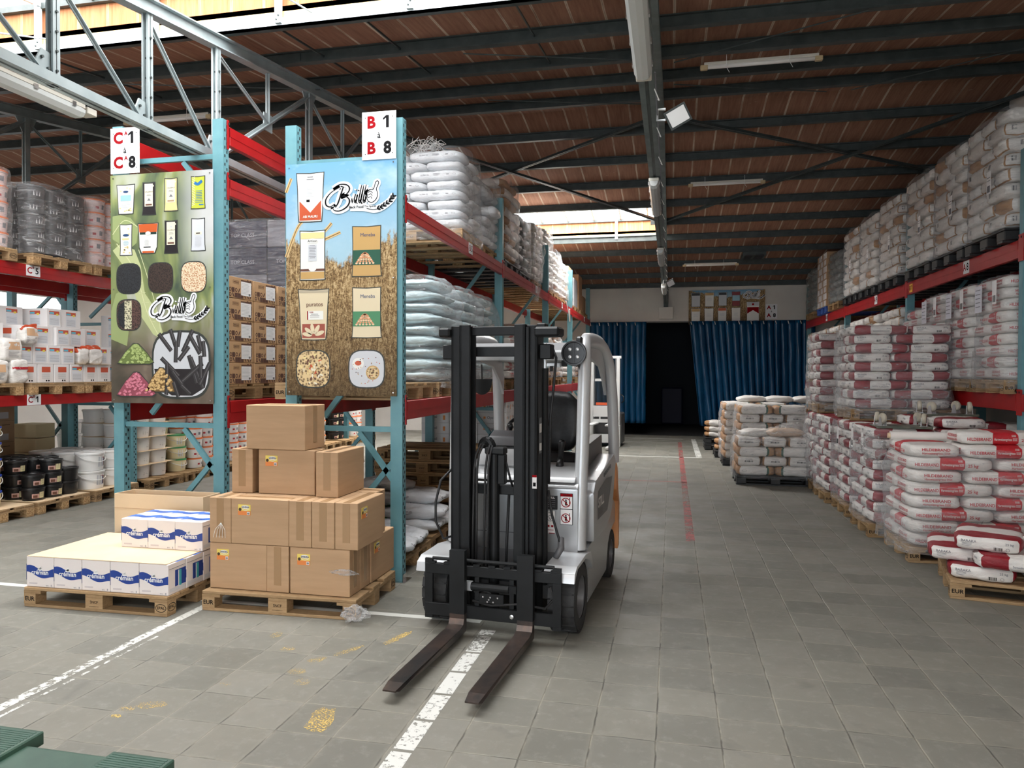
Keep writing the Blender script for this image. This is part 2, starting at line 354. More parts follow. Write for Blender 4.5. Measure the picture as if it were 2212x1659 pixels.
# lantern upstands, glazing
def glass(name, col=(.93, .96, .97)):
    m = mat(name, col, .3); n = NT(m); out = [x for x in n.t.nodes if x.type == 'OUTPUT_MATERIAL'][0]
    tr = n.n('ShaderNodeBsdfTransparent'); tl = n.n('ShaderNodeBsdfTranslucent'); tl.inputs[0].default_value = (*col, 1)
    mx = n.n('ShaderNodeMixShader'); mx.inputs[0].default_value = .3; n.l(tr.outputs[0], mx.inputs[1]); n.l(tl.outputs[0], mx.inputs[2]); n.l(mx.outputs[0], out.inputs[0]); return m
M_GLASS = glass('wired_roof_glass')
def lantern(k, x0, x1, y0, y1, bars, posts):
    def fr(y): return zroof(y)+.075
    u = .42
    b = MB()
    for (xa, xb, ya, yb) in ((x0, x1, y1, y1+.12), (x0, x1, y0-.12, y0), (x0-.12, x0, y0, y1), (x1, x1+.12, y0, y1)):
        zl = min(fr(ya), fr(yb)); zt = [fr(ya)+u, fr(yb)+u]
        V = [(xa, ya, zl+.05), (xb, ya, zl+.05), (xb, yb, zl+.05), (xa, yb, zl+.05), (xa, ya, fr(ya)+u), (xb, ya, fr(ya)+u), (xb, yb, fr(yb)+u), (xa, yb, fr(yb)+u)]
        b.add(V, [(0, 3, 2, 1), (4, 5, 6, 7), (0, 1, 5, 4), (1, 2, 6, 5), (2, 3, 7, 6), (3, 0, 4, 7)], M_BRICK)
    zz = zroof(y1); b.box((x0, y1-.02, zz+.06), (x1, y1, zz+.135), M_MORTAR)
    struct(b.build('trim_%d' % k))
    # steel edge beams and posts
    b = MB(); zz = zroof(y1)
    b.box((x0-.1, y1-.045, zz-.02), (x1+.1, y1-.02, zz+.065), M_TRUSSW).box((x0-.1, y1-.045, zz-.02), (x1+.1, y1+.03, zz), M_STEEL)
    b.box((x0, y1-.05, zz+.42), (x1, y1-.02, zz+.5), M_TRUSSW)
    z0 = zroof(y0); b.box((x0-.1, y0+.02, z0-.02), (x1+.1, y0+.045, z0+.13), M_TRUSSW)
    for x in posts:
        b.box((x-.03, y1-.075, zz+.01), (x+.03, y1-.04, zz+.46), M_TRUSSW)
        for q in (.04, .075): b.lathe([(.009, 0), (.009, .008), (0.001, .012)], M_STEEL, 6, Matrix.Translation((x-.012+.02*(q > .05), y1-.075, zz+q)) @ Matrix.Rotation(R(90), 4, 'X'))
    tag(b.build('lantern_edge_beam'), ['pale steel edge beam of the roof lantern at top left', 'pale steel edge beam of the small bright roof lantern far down the aisle', 'pale steel edge beam of roof lantern behind the photographer'][k-1], 'steel beam')
    b = MB(); g0, g1 = fr(y0)+u, fr(y1)+u
    b.add([(x0, y0, g0), (x1, y0, g0), (x1, y1, g1), (x0, y1, g1)], [(0, 1, 2, 3)], M_GLASS)
    o = struct(b.build('window_%d' % (k+1)))
    b = MB()
    for x in bars:
        b.bar((x, y0, g0-.03), (x, y1, g1-.03), .03, .05, M_ALU)
    b.bar((x0, y1-.03, g1-.05), (x1, y1-.03, g1-.05), .05, .06, M_STEEL)
    b.build('glazing_bar', o)
lantern(1, FX0, FX1, F0, F1, [-.6-.62*i for i in range(19)], [-.98, -2.28, -3.56, -4.86, -6.2, -7.5, -8.8])
lantern(2, BX0, BX1, B0, B1, [-.55-.6*i for i in range(14)], [-1.25, -3.2, -5.2, -7.2])
lantern(3, -12.5, 3.6, N0, N1, [3.0-.62*i for i in range(25)], [2, 0, -2, -4])
# purlins
def purlin(y, x0, x1, lab):
    z = zroof(y); b = MB().box((x0, y-.006, z-.05), (x1, y+.006, z+.07), M_STEEL).box((x0, y-.04, z-.055), (x1, y+.04, z-.04), M_STEEL).box((x0, y-.04, z+.06), (x1, y+.04, z+.075), M_STEEL)
    for x in (x for x in (-4.15, -.18, -8.1) if x0 < x < x1): b.box((x-.28, y-.02, z-.045), (x+.28, y+.02, z+.05), M_STEEL)
    tag(b.build('roof_purlin'), lab, 'roof beam', 'dark steel purlins under the clay ceiling')
PF = [9.98, 9.03, 8.08, 7.13]; PBk = [11.43+1.05*i for i in range(10)]
for i, y in enumerate(PF): purlin(y, XL, XR, 'dark steel purlin crossing the front roof slope, ' + ['last before the ridge', 'second before the ridge', 'third before the ridge', 'first beyond the top left lantern'][i])
for i, y in enumerate(PBk):
    nm = ['first beyond the ridge', 'second beyond the ridge', 'third beyond the ridge', 'just before the far roof lantern', 'level with the far roof lantern', 'just beyond the far roof lantern', 'fourth from the back wall', 'third from the back wall', 'second from the back wall', 'nearest the back wall'][i]
    purlin(y, (XL if not B0+.1 < y < B1-.1 else BX1), XR, 'dark steel purlin crossing the rear roof slope, '+nm)
for y in (3.9, 2.9, 1.9, .9, -.1, -4.4): purlin(y, XL, XR, 'dark steel purlin overhead near the photographer, out of view')
# trusses: top chord under the purlins, flat bottom chord, posts, diagonals, gussets
def truss(X, lab, m, mlow, y_low=-5.6, posts=True):
    root = empty('roof_truss', (X, RIDGE, 3.7)); tag(root, lab, 'roof truss')
    Mv = Matrix.Translation((0, -RIDGE, -3.7)); P = lambda y, z: (0, y-RIDGE, z-3.7)
    tc = lambda y: zroof(y)-.115
    b = MB()
    for dx in (-.029, .029):
        b.box((dx-.016, y_low-RIDGE, .0), (dx+.016, YB-RIDGE-.01, .012), mlow).box((dx-.004+(.02 if dx > 0 else -.02), y_low-RIDGE, 0), (dx+.004+(.02 if dx > 0 else -.02), YB-RIDGE-.01, .07), mlow)
    b.box((-.012, y_low-RIDGE, .004), (.012, YB-RIDGE-.01, .03), M_STEEL)
    b.build('bottom_chord', root)
    b = MB(); seg = [(-.9, RIDGE), (RIDGE, YB)]
    for a, c in seg:
        za, zc = tc(a+1e-3), tc(c-1e-3)
        b.bar(P(a, za), P(c, zc), .012, .13, m).bar(P(a, za-.06), P(c, zc-.06), .1, .012, m).bar(P(a, za+.055), P(c, zc+.055), .1, .012, m)
    b.build('top_chord', root)
    if not posts: return
    def mem(nm, a, c, w=.05, mt=m):
        q = MB(); q.bar(P(*a), P(*c), w, .008, mt, (1, 0, 0)).bar(P(*a), P(*c), .008, w, mt, (1, 0, 0)); q.build(nm, root)
    ys = [.58, 1.49, 2.4, 3.32, 4.23, 5.15, 6.06]
    for i, y in enumerate(ys):
        q = MB()
        for dx in (-.022, .022): q.box((dx-.008, y-RIDGE-.03, .0), (dx+.008, y-RIDGE+.03, tc(y)-3.75), m)
        q.box((-.03, y-RIDGE-.003, 0), (.03, y-RIDGE+.003, tc(y)-3.76), m)
        for k in range(5): q.lathe([(.01, -.04), (.01, .04)], M_STEEL, 6, Matrix.Translation((0, y-RIDGE, .1+k*(tc(y)-3.9)/5)) @ Matrix.Rotation(R(90), 4, 'Y'))
        q.build('post', root)
        if i: mem('diagonal', (ys[i-1], tc(ys[i-1])-.1), (y-.06, 3.74), .045)
        g = MB().prism([(-.2, 0), (.07, 0), (.04, .2), (-.1, .22)], -.006, .006, m, Matrix.Translation((0, y-RIDGE, 0)) @ Matrix(((0, 0, 1, 0), (1, 0, 0, 0), (0, 1, 0, 0), (0, 0, 0, 1))))
        for ky, kz in ((-.12, .06), (-.1, .16), (0, .05), (0, .15), (-.05, .1)): g.lathe([(.011, 0), (.011, .02)], M_STEEL, 6, Matrix.Translation((0, y-RIDGE+ky, kz)) @ Matrix.Rotation(R(90), 4, 'Y'))
        g.build('gusset', root)
    def bay(ya, yb):   # long diagonal with a sub post
        zt = tc(yb)-.1; ym = (ya+yb)/2; zm = (3.74+zt)/2
        mem('diagonal', (ya, 3.74), (yb, zt), .06); mem('sub_post', (ym, zm), (ym, tc(ym)-.05), .05); mem('diagonal', (ya, tc(ya)-.1), (ym, zm), .04)
        g = MB().box((-.006, ym-RIDGE-.08, zm-3.78), (.006, ym-RIDGE+.08, zm-3.6), m); g.build('gusset', root)
        q = MB()
        for dx in (-.022, .022): q.box((dx-.008, yb-RIDGE-.035, .0), (dx+.008, yb-RIDGE+.035, tc(yb)-3.75), m)
        q.build('post', root)
        g = MB().prism([(-.16, -.02), (.16, .02), (.05, -.2), (-.05, -.2)], -.006, .006, m, Matrix.Translation((0, yb-RIDGE, tc(yb)-3.76)) @ Matrix(((0, 0, 1, 0), (1, 0, 0, 0), (0, 1, 0, 0), (0, 0, 0, 1)))); g.build('gusset', root)
    bay(6.06, 7.83); bay(7.83, 9.6); mem('diagonal', (9.6, 3.74), (RIDGE, tc(RIDGE)-.1)); mem('post', (RIDGE, 3.74), (RIDGE, tc(RIDGE)-.1))
    for ya, yb in ((RIDGE, 12.3), (12.3, 14.1), (14.1, 15.9), (15.9, 17.7)): mem('diagonal', (ya, tc(ya)-.1), (yb, 3.74)); mem('post', (yb, 3.74), (yb, tc(yb)-.1))
truss(-4.15, 'grey roof truss above the two shelf banners at left', M_TRUSSLIT, M_TRUSSLIT)
truss(-8.1, 'dark roof truss further left, above the tub shelves', M_TRUSS, M_TRUSS)
truss(-.18, 'dark green truss running down the aisle with lamps hung beneath it', M_TRUSS, M_TRUSS, posts=False)
# horizontal wind bracing at truss-foot level and thin rods
def brace(nm, pts, w, lab, m=M_STEEL):
    b = MB()
    for a, c in zip(pts, pts[1:]):
        b.bar(a, c, w, .008, m); b.bar((a[0], a[1], a[2]+.02), (c[0], c[1], c[2]+.02), .008, w*.8, m)
    tag(b.build(nm), lab, 'roof brace')
zq = lambda y: zb(y)-.11
brace('wind_brace', [(-.15, 10.8, zq(10.8)), (4.5, 13.52, zq(13.52))], .075, 'long dark roof brace falling to the right above the sack shelves')
brace('wind_brace', [(-.15, 15.2, zq(15.2)-.03), (4.5, 10.8, zq(10.8)-.03)], .075, 'long dark roof brace rising to the right from the aisle truss')
brace('wind_brace', [(-.2, 10.8, zq(10.8)), (-4.1, 13.3, zq(13.3))], .07, 'dark roof brace left of the aisle truss, falling to the left')
brace('wind_brace', [(-.2, 15.25, zq(15.25)-.03), (-4.1, 10.85, zq(10.85)-.03)], .07, 'dark roof brace reaching the aisle truss just before the far lantern')
for i, (a, c) in enumerate([((-.25, 8.0, 5.1), (-2.1, 7.2, 5.0)), ((-2.3, 9.0, 5.2), (-.25, 10, 5.35)), ((.0, 8.1, 5.1), (1.7, 7.1, 5.0)), ((0, 9.1, 5.25), (1.9, 10, 5.35)), ((2.2, 10, 5.35), (4.4, 8, 5.1)), ((-4.1, 8, 5.1), (-6.3, 7.1, 5)), ((-6, 9, 5.2), (-8, 8, 5.1))]):
    tag(MB().tube([a, c], .007, M_STEEL, 6).build('tie_rod'), 'thin steel tie rod slung between the dark purlins', 'tie rod', 'thin tie rods under the clay ceiling')
for i, x in enumerate((-6.3, -1.35, -2.75, -3.6)):
    tag(MB().bar((x, 6.25, zf(6.25)+.0), (x, 8.1, zf(8.1)), .012, .02, M_STEEL).build('tie_rod'), 'thin steel tie rod slung between the dark purlins', 'tie rod', 'thin tie rods under the clay ceiling')
for a, c in (((-3.2, 6.1, 5.0), (-4.1, 4.3, 5.2)), ((-5.9, 6.1, 5.0), (-8.1, 4.5, 4.9))): tag(MB().tube([a, c], .008, M_TRUSSW, 6).build('tie_rod'), 'pale tie rod crossing the top left roof lantern', 'tie rod', 'pale rods across the roof lantern')
# ---------------------------------------------------------------- lamps
def long_lamp(X, y0, y1, z, w, lab):
    root = empty('fluorescent_lamp', (X, (y0+y1)/2, z)); tag(root, lab, 'lamp'); L = (y1-y0)/2
    M = Matrix.Rotation(R(90), 4, 'X'); hw = w/2
    pr = [(-hw, .0), (-hw*.95, -.03), (-hw*.6, -.062), (0, -.072), (hw*.6, -.062), (hw*.95, -.03), (hw, 0)]
    V = []; F = []; k = len(pr)
    for y, s in ((-L, .75), (-L+.05, 1), (L-.05, 1), (L, .75)): V += [(x*s, y, z_*s) for x, z_ in pr]
    for i in range(3): F += [(i*k+j, i*k+j+1, (i+1)*k+j+1, (i+1)*k+j) for j in range(k-1)]
    F += [tuple(range(k)), tuple(range(3*k, 4*k))]; MB().add(V, F, M_TUBE).build('diffuser', root, smooth=False)
    b = MB().box((-hw*.95, -L+.01, 0), (hw*.95, L-.01, .035), M_LAMPC, bev=.006); b.build('housing', root)
    b = MB()
    for y in [(-L+.12)+i*(2*L-.24)/4 for i in range(5)]:
        for s in (-1, 1): b.box((s*hw-.006, y-.015, -.012), (s*hw+.006, y+.015, .02), M_CHROME)
    b.build('clip', root)
    MB().box((-.05, L+.01, -.02), (.05, L+.1, .03), M_LAMPC, bev=.005).build('junction_box', root)
    return root
long_lamp(-.19, 3.2, 4.72, 3.655, .115, 'long sealed fluorescent lamp hung under the aisle truss, cut by the top of the photo')
long_lamp(-.19, 7.38, 8.8, 3.655, .105, 'sealed fluorescent lamp under the aisle truss, second from the camera')
long_lamp(-.19, 11.5, 12.9, 3.655, .105, 'sealed fluorescent lamp under the aisle truss, third from the camera')
long_lamp(-.19, 16.2, 17.6, 3.655, .105, 'sealed fluorescent lamp under the aisle truss, nearest the back wall')
long_lamp(-4.18, 3.0, 4.5, 3.63, .115, 'sealed fluorescent lamp under the pale truss chord at far left')
def batten(x0, x1, y, z, lab):
    root = empty('batten_light', ((x0+x1)/2, y, z)); tag(root, lab, 'lamp'); L = (x1-x0)/2
    MB().tube([(-L+.03, 0, 0), (L-.03, 0, 0)], .024, mat('fluorescent_tube', (.75, .72, .68), .3), 10).build('tube', root, smooth=True)
    MB().box((-L, -.03, .012), (L, .03, .045), M_LAMPC, bev=.005).build('housing', root)
    for s in (-1, 1): MB().box((s*L-.04, -.03, -.03), (s*L+.04, .03, .02), mat('aged_end_cap', (.5, .38, .22), .4), bev=.008).build('end_cap', root)
    b = MB()
    for s in (-.6, .5): b.tube([(s*L, -.03, .12), (s*L, -.035, -.03), (s*L+.03, -.04, -.09)], .003, M_WHITE, 5)
    b.build('cable_tie', root)
batten(.32, 1.5, 8.31, zf(8.1)-.1, 'bare batten light on the purlins at upper right, largest of the right ones')
batten(.29, 1.47, 12.93, 4.98, 'batten light in the middle of the rear roof slope, right of the aisle truss')
batten(.27, 1.47, 17.9, 4.32, 'small distant batten light under the ceiling near the back wall')
batten(-6.98, -5.77, 8.28, 5.0, 'batten light under the ceiling behind the pale truss at left')
def flood(loc, s, lab, rz=0):
    root = empty('floodlight', loc, rz); tag(root, lab, 'floodlight')
    M = Matrix.Rotation(R(-28), 4, 'Y') @ Matrix.Rotation(R(20), 4, 'X')
    b = MB(); V = [(-.075*s, -.05*s, -.06*s), (.075*s, -.05*s, -.06*s), (.075*s, -.05*s, .06*s), (-.075*s, -.05*s, .06*s), (-.035*s, .05*s, -.03*s), (.035*s, .05*s, -.03*s), (.035*s, .05*s, .03*s), (-.035*s, .05*s, .03*s)]
    b.add(V, [(0, 1, 2, 3), (4, 5, 6, 7), (0, 1, 5, 4), (1, 2, 6, 5), (2, 3, 7, 6), (3, 0, 4, 7)], M_LAMPC, M)
    for k in range(5): b.box((-.03*s+k*.015*s, .045*s, -.03*s), (-.026*s+k*.015*s, .065*s, .03*s), M_LAMPC, M)
    b.build('reflector_housing', root)
    MB().box((-.085*s, -.06*s, -.07*s), (.085*s, -.05*s, .07*s), M_STEEL, M).box((-.07*s, -.064*s, -.055*s), (.07*s, -.06*s, .055*s), M_ALU, M).build('glass_front', root)
    MB().tube([(-.08*s, 0, -.02*s), (-.14*s, 0, -.02*s), (-.14*s, 0, .06*s), (-.08*s, 0, .06*s)], .01*s, M_ALU, 6).build('bracket', root)
flood((.02, 5.62, 3.67), 1.0, 'metal floodlight clamped to the aisle truss')
flood((-.05, 15.6, 3.64), 1.0, 'small floodlight on the aisle truss near the back wall')
b = MB()
pts = [(-.12, y, 3.69+.012*math.sin(y*9)) for y in [4.8+.25*i for i in range(60)]]; b.tube(pts, .006, M_INKG, 5)
for y in [5.1+.8*i for i in range(16)]: b.tube([(-.13, y, 3.69), (-.10, y+.08, 3.64), (-.115, y+.2, 3.69)], .004, M_WHITE, 5)
tag(b.build('lamp_cable'), 'loose electric cable tied along the aisle truss', 'cable')
MB_ = MB().box((1.55, 17.25, 4.42), (2.05, 17.85, 4.5), M_STEEL).box((1.6, 17.24, 4.40), (1.75, 17.8, 4.43), M_BLACK).box((1.82, 17.24, 4.4), (2.0, 17.8, 4.43), M_BLACK)
tag(MB_.build('ceiling_vent'), 'dark ceiling vent near the right shelves', 'vent')
tag(MB().box((-.37, YB-.22, 3.27), (.02, YB-.02, 3.6), mat('grey_white_box', (.6, .58, .54), .6), bev=.01).build('fuse_box'), 'white box on back wall at the end of the aisle truss', 'box')
tag(MB().bar((-.18, YB-.1, 3.6), (-.18, YB-.1, 4.1), .13, .1, M_STEEL).build('truss_bracket'), 'dark steel stub between the aisle truss and white wall box', 'bracket')
# ---------------------------------------------------------------- curtain
m = noisy('blue_tarpaulin', (.003, .052, .13), (.007, .09, .21), 3, .26, stretch=(1, 1, .3), bump=.5); M_TARP = m
def curtain(x0, x1, ybase, z0, z1, nf, seed, lab, lean=0):
    rr = random.Random(seed); nx, nz = nf*12, 26; V = []; F = []
    ph = [rr.uniform(-.6, .6) for _ in range(nf+2)]; am = [rr.uniform(.5, 1.15) for _ in range(nf+2)]
    for j in range(nz+1):
        t = j/nz; z = z1+(z0-z1)*t
        for i in range(nx+1):
            u = i/nx; f = u*nf; k = int(f); a = am[k]*(1-(f-k))+am[k+1]*(f-k); p = ph[k]*(1-(f-k))+ph[k+1]*(f-k)
            y = ybase+.085*a*math.sin(2*PI*f+p*t*1.5)*(.6+.4*t)+.05*noise.noise(Vector((u*9, t*5, seed)))+.02*noise.noise(Vector((u*30, t*14, seed)))
            V.append((x0+(x1-x0)*u+lean*t*(1-u if lean > 0 else u)+.03*math.sin(2*PI*f*1.0+1), y, z))
    for j in range(nz):
        for i in range(nx): a = j*(nx+1)+i; F.append((a, a+1, a+nx+2, a+nx+1))
    o = MB().add(V, F, M_TARP).build('tarpaulin_curtain', smooth=True); sm = o.modifiers.new('s', 'SOLIDIFY'); sm.thickness = .004
    tag(o, lab, 'curtain')
    b = MB()
    for i in range(nf//2+1): b.tube([(x0+.06+(x1-x0-.1)*i/(nf//2+1), ybase-.05, z1-.02), (x0+.08+(x1-x0-.1)*i/(nf//2+1), ybase-.08, z1-.1)], .012, M_WHITE, 5)
    b.build('tie', o)
curtain(-2.35, -.74, YB-.12, .34, 3.2, 10, 3, 'blue tarpaulin curtain hanging left of the dark opening', .06)
curtain(.44, 3.72, YB-.12, .3, 3.2, 18, 8, 'wide blue tarpaulin curtain right of the dark opening', .30)
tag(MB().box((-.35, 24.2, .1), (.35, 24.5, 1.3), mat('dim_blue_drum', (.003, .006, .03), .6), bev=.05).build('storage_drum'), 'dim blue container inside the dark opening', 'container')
# ---------------------------------------------------------------- painted floor lines
def fline(x0, y0, x1, y1, col, lab, thr, stretch=(1, 1, 1), ang=None, nm='floor_line', sc=22):
    m = alpha_paint('paint_%s_%.2f' % (col, thr), {'white': (.56, .56, .52), 'red': (.30, .07, .065), 'yellow': (.72, .48, .10)}[col], thr, sc)
    b = MB().add([(x0, y0, .0012), (x1, y0, .0012), (x1, y1, .0012), (x0, y1, .0012)], [(0, 1, 2, 3)], m)
    return tag(b.build(nm), lab, 'floor marking')
gaps = [T*(k+.577-1) for k in range(4, 20)]
def tiles(x0, x1, ya, yb, thr, lab):
    m = alpha_paint('paint_white_%.2f' % thr, (.58, .58, .55), thr, 30); b = MB(); y = ya
    while y < yb:
        g = (math.floor((y+1e-4)/T+.577)+1-.577)*T
        e = min(g-.012, yb)
        if e > y: b.add([(x0, y, .0012), (x1, y, .0012), (x1, e, .0012), (x0, e, .0012)], [(0, 1, 2, 3)], m)
        y = g+.012
    tag(b.build('floor_line'), lab, 'floor marking')
tiles(-1.255, -1.155, 1.6, 4.78, .43, 'broken white painted line running between the forklift tines')
fline(-3.43, 1.0, -3.36, 4.85, 'white', 'worn white painted line passing the cream carton pallet at left', .45, sc=26)
fline(-3.32, 1.0, -3.30, 4.2, 'white', 'thin white scuff beside the worn left floor line', .5)
fline(-8.2, 4.90, -1.3, 4.965, 'white', 'white painted line crossing under the pallets and the forklift', .33)
fline(.155, 7.8, .245, 19.0, 'red', 'faded red line along the middle of the aisle', .50, sc=12)
fline(-1.3, 12.0, .25, 12.06, 'red', 'thin red cross line on the aisle floor', .44)
fline(-1.8, 15.55, .62, 15.63, 'white', 'white painted line across the aisle before the curtain', .38)
fline(.50, 15.65, .62, 20.0, 'white', 'white hatched edge line of the marked floor area at far end', .45)
fline(-1.6, 19.9, .3, 20.0, 'white', 'white line across the floor right before the dark opening', .38)
def yellow(cx, cy, lx, ly, rz, thr, lab):
    m = alpha_paint('paint_yellow_%.2f' % thr, (.62, .43, .12), thr, 85); pts = []
    rr = random.Random(int(cx*100)); k = 14
    for i in range(k): a = 2*PI*i/k; q = rr.uniform(.75, 1.1); pts.append((lx/2*math.cos(a)*q, ly/2*math.sin(a)*q, 0))
    o = MB().add(pts, [tuple(range(k))], m).build('paint_patch'); o.location = (cx, cy, .0016); o.rotation_euler = (0, 0, rz); tag(o, lab, 'paint mark')
for (x, y, lx, ly, rz, th, lab) in [(-1.714, 3.348, .13, .30, 12, .51, 'large yellow paint patch in the foreground, left of the tines'), (-2.66, 3.305, .17, .10, 12, .54, 'yellow paint smear left of the foreground, right one of a pair'), (-2.745, 3.245, .09, .06, 10, .53, 'small yellow paint smear in the foreground, left one of a pair'),
    (-2.74, 3.16, .07, .04, 0, .50, 'tiny solid yellow paint blot near the green bench'), (-1.751, 4.508, .34, .06, 72, .51, 'long yellow paint streak beside the left tine'), (-1.97, 4.236, .24, .06, 60, .525, 'yellow paint streak in front of the carton pallet'),
    (-2.36, 4.17, .1, .06, 10, .53, 'yellow paint blot in front of the carton pallet, upper left'), (-2.10, 4.05, .14, .07, 35, .53, 'yellow paint smear on floor, middle left'), (-2.13, 3.87, .12, .09, 20, .54, 'yellow paint smear one tile nearer than the middle left one'), (-2.03, 3.74, .10, .10, 0, .55, 'faint yellow paint smear, middle of foreground'), (-2.56, 4.38, .08, .14, 0, .54, 'small yellow paint dabs right of the carton pallet corner'), (-2.435, 3.62, .08, .06, 0, .56, 'very faint yellow speckle left of the middle smear')]:
    yellow(x, y, lx, ly, R(rz), th, lab)
# ================================================================ pallet racks
def upright_frame(x0, x1, y, h, lab, holes=True, group=None, mt=M_TEAL, foot=True):
    """frame in a plane y=const; two uprights and the lacing between them"""
    root = empty('rack_frame', ((x0+x1)/2, y, 0)); tag(root, lab, 'rack frame', group); hw = (x1-x0)/2
    for s in (-1, 1):
        cx = s*(hw-.052); b = MB()
        b.box((cx-.052, -.004, 0), (cx+.052, 0, h), mt).box((cx-.052, 0, 0), (cx-.048, .075, h), mt).box((cx+.048, 0, 0), (cx+.052, .075, h), mt)
        b.box((cx-.052, .075, 0), (cx-.03, .079, h), mt).box((cx+.03, .075, 0), (cx+.052, .079, h), mt)
        if holes:
            k = int(h/.075)
            for i in range(k):
                for yy in (.022, .052):
                    z = .05+i*.075+(.0375 if yy > .03 else 0)
                    b.box((cx+.0505, yy-.007, z-.012), (cx+.0535, yy+.007, z+.012), M_HOLE)
        b.build('upright', root)
    zs = [.15, 1.27, 2.45, h-.32] if h > 3.4 else [.15, 1.27, h-.32]
    for z in zs: MB().box((-hw+.1, .02, z-.022), (hw-.1, .055, z+.022), mt).build('crossbar', root)
    k = 1
    for za, zb_ in zip(zs, zs[1:]):
        b = MB(); b.bar((-hw*.35 if k > 0 else hw*.35, .037, za+.1), (hw-.1 if k > 0 else -hw+.1, .037, (za+zb_)/2+.28), .045, .03, mt, (0, 1, 0))
        b.build('diagonal_brace', root)
        MB().bar((hw-.1, .037, zb_-.42), (hw*.25, .037, zb_-.03), .045, .03, mt, (0, 1, 0)).build('diagonal_brace', root)
    if foot:
        for s in (-1, 1): b = MB(); b.box((s*(hw-.05)-.075, -.05, 0), (s*(hw-.05)+.09, .12, .007), M_CHROME).box((s*(hw-.05)+.055, .0, .007), (s*(hw-.05)+.06, .07, .06), M_CHROME); b.build('foot_plate', root)
    return root
def beam(x, y0, y1, z1, h, lab, face=1, sign=None, group=None):
    """beam along y between two frames; face = +1 when its front looks to +x"""
    root = MB(); L = (y1-y0)/2
    root.box((-.025, -L+.045, -h), (.025, L-.045, 0), M_RED, bev=.004)
    root.box((face*.018, -L+.045, -h*.52), (face*.028, L-.045, -.004), M_RED)
    o = root.build('rack_beam', loc=(x, (y0+y1)/2, z1)); tag(o, lab, 'rack beam', group)
    b = MB()
    for s in (-1, 1): b.box((face*.022, s*L-s*.055-.03, -h-.04), (face*.03, s*L-s*.055+.055*s, .05), M_RED).box((face*.03, s*L-.018-s*.03, .01), (face*.034, s*L+.0-s*.03, .03), M_HOLE)
    b.build('end_plate', o)
    if sign:
        yy, txt, w_, hh, bgm, colors = sign; q = MB(); M = FR((face*.0295, yy-(y0+y1)/2, -h/2+.005), R(90)*face)
        q.box((-w_/2, -hh/2, -.001), (w_/2, hh/2, .002), bgm, M); cx = -w_*.25
        for t, mm, sz, dx, dy in colors: put_text(q, t, hh*sz, mm, M @ Matrix.Translation((dx*w_, dy*hh, .0035)), bold=.02)
        q.build('location_plate', o)
    return o
def plate(a, b_, c=None):
    r = [(a, M_SREDL, .8, -.26, -.02), (b_, M_INK, .8, .26, -.02)]
    if c: r.append((c, M_SREDL, .34, -.01, .3))
    return r
YBK = [5.73, 9.37, 12.97, 16.2, 19.75]
nm = ['at the near end, carrying the wheat field banner', 'behind the forklift mast, second from the camera', 'third from the camera', 'fourth from the camera', 'nearest the back curtain']
for i, y in enumerate(YBK): upright_frame(-3.255, -2.19, y, 3.86 if i == 0 else 4.05, 'teal upright frame of the middle rack, '+nm[i], holes=(i == 0))
bn = ['first bay from the camera', 'second bay from the camera', 'third bay from the camera', 'bay nearest the back curtain']
for i in range(4):
    y0, y1 = YBK[i]+.04, YBK[i+1]+.04
    for z, hh, ln in ((3.18, .14, 'high'), (1.51, .16, 'low')):
        sg = None
        if ln == 'high': sg = (y0+[2.0, 2.35, 1.6, 2.2][i], '', .15, .115, M_SIGN, plate('B', '5678'[i]))
        beam(-2.205, y0, y1, z, hh, 'red %s beam of the middle rack facing the aisle, %s' % (ln, bn[i]), 1, sg)
        beam(-3.24, y0, y1, z, hh, 'red %s beam at the rear of the middle rack, %s' % (ln, bn[i]), -1)
YC = [5.73, 9.0, 12.6, 16.2]
for i, y in enumerate(YC): upright_frame(-4.98, -3.855, y, 3.97 if i == 0 else 3.6, 'teal upright frame of the left rack, '+['at the near end, carrying the leaf banner', 'second from the camera', 'third from the camera', 'fourth from the camera'][i], holes=(i < 2))
for i in range(3):
    y0, y1 = YC[i]+.04, YC[i+1]+.04
    for z, hh, ln in ((3.92, .165, 'top'), (3.46, .15, 'second'), (1.49, .2, 'low')):
        if i and ln == 'top': continue
        beam(-3.87, y0, y1, z, hh, 'red %s beam on the right side of the left rack, %s' % (ln, bn[i]), 1)
        beam(-4.965, y0, y1, z, hh, 'red %s beam on the left side of the left rack, %s' % (ln, bn[i]), -1)
YCB = [5.6, 9.2, 12.8, 16.4]
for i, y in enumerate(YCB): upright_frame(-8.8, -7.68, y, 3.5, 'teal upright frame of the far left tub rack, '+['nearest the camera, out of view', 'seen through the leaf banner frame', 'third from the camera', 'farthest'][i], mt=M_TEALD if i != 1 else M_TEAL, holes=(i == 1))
for i in range(3):
    y0, y1 = YCB[i]+.04, YCB[i+1]+.04
    for z, hh, ln in ((3.05, .15, 'high'), (1.46, .13, 'low')):
        sg = (7.5, '', .2, .13, M_SIGN, plate('C', '5' if ln == 'high' else '1', 'B')) if i == 0 else None
        beam(-7.695, y0, y1, z, hh, 'red %s beam of the far left tub rack, %s' % (ln, bn[i]), 1, sg)
        beam(-8.78, y0, y1, z, hh, 'red %s rear beam of the far left tub rack, %s' % (ln, bn[i]), -1)
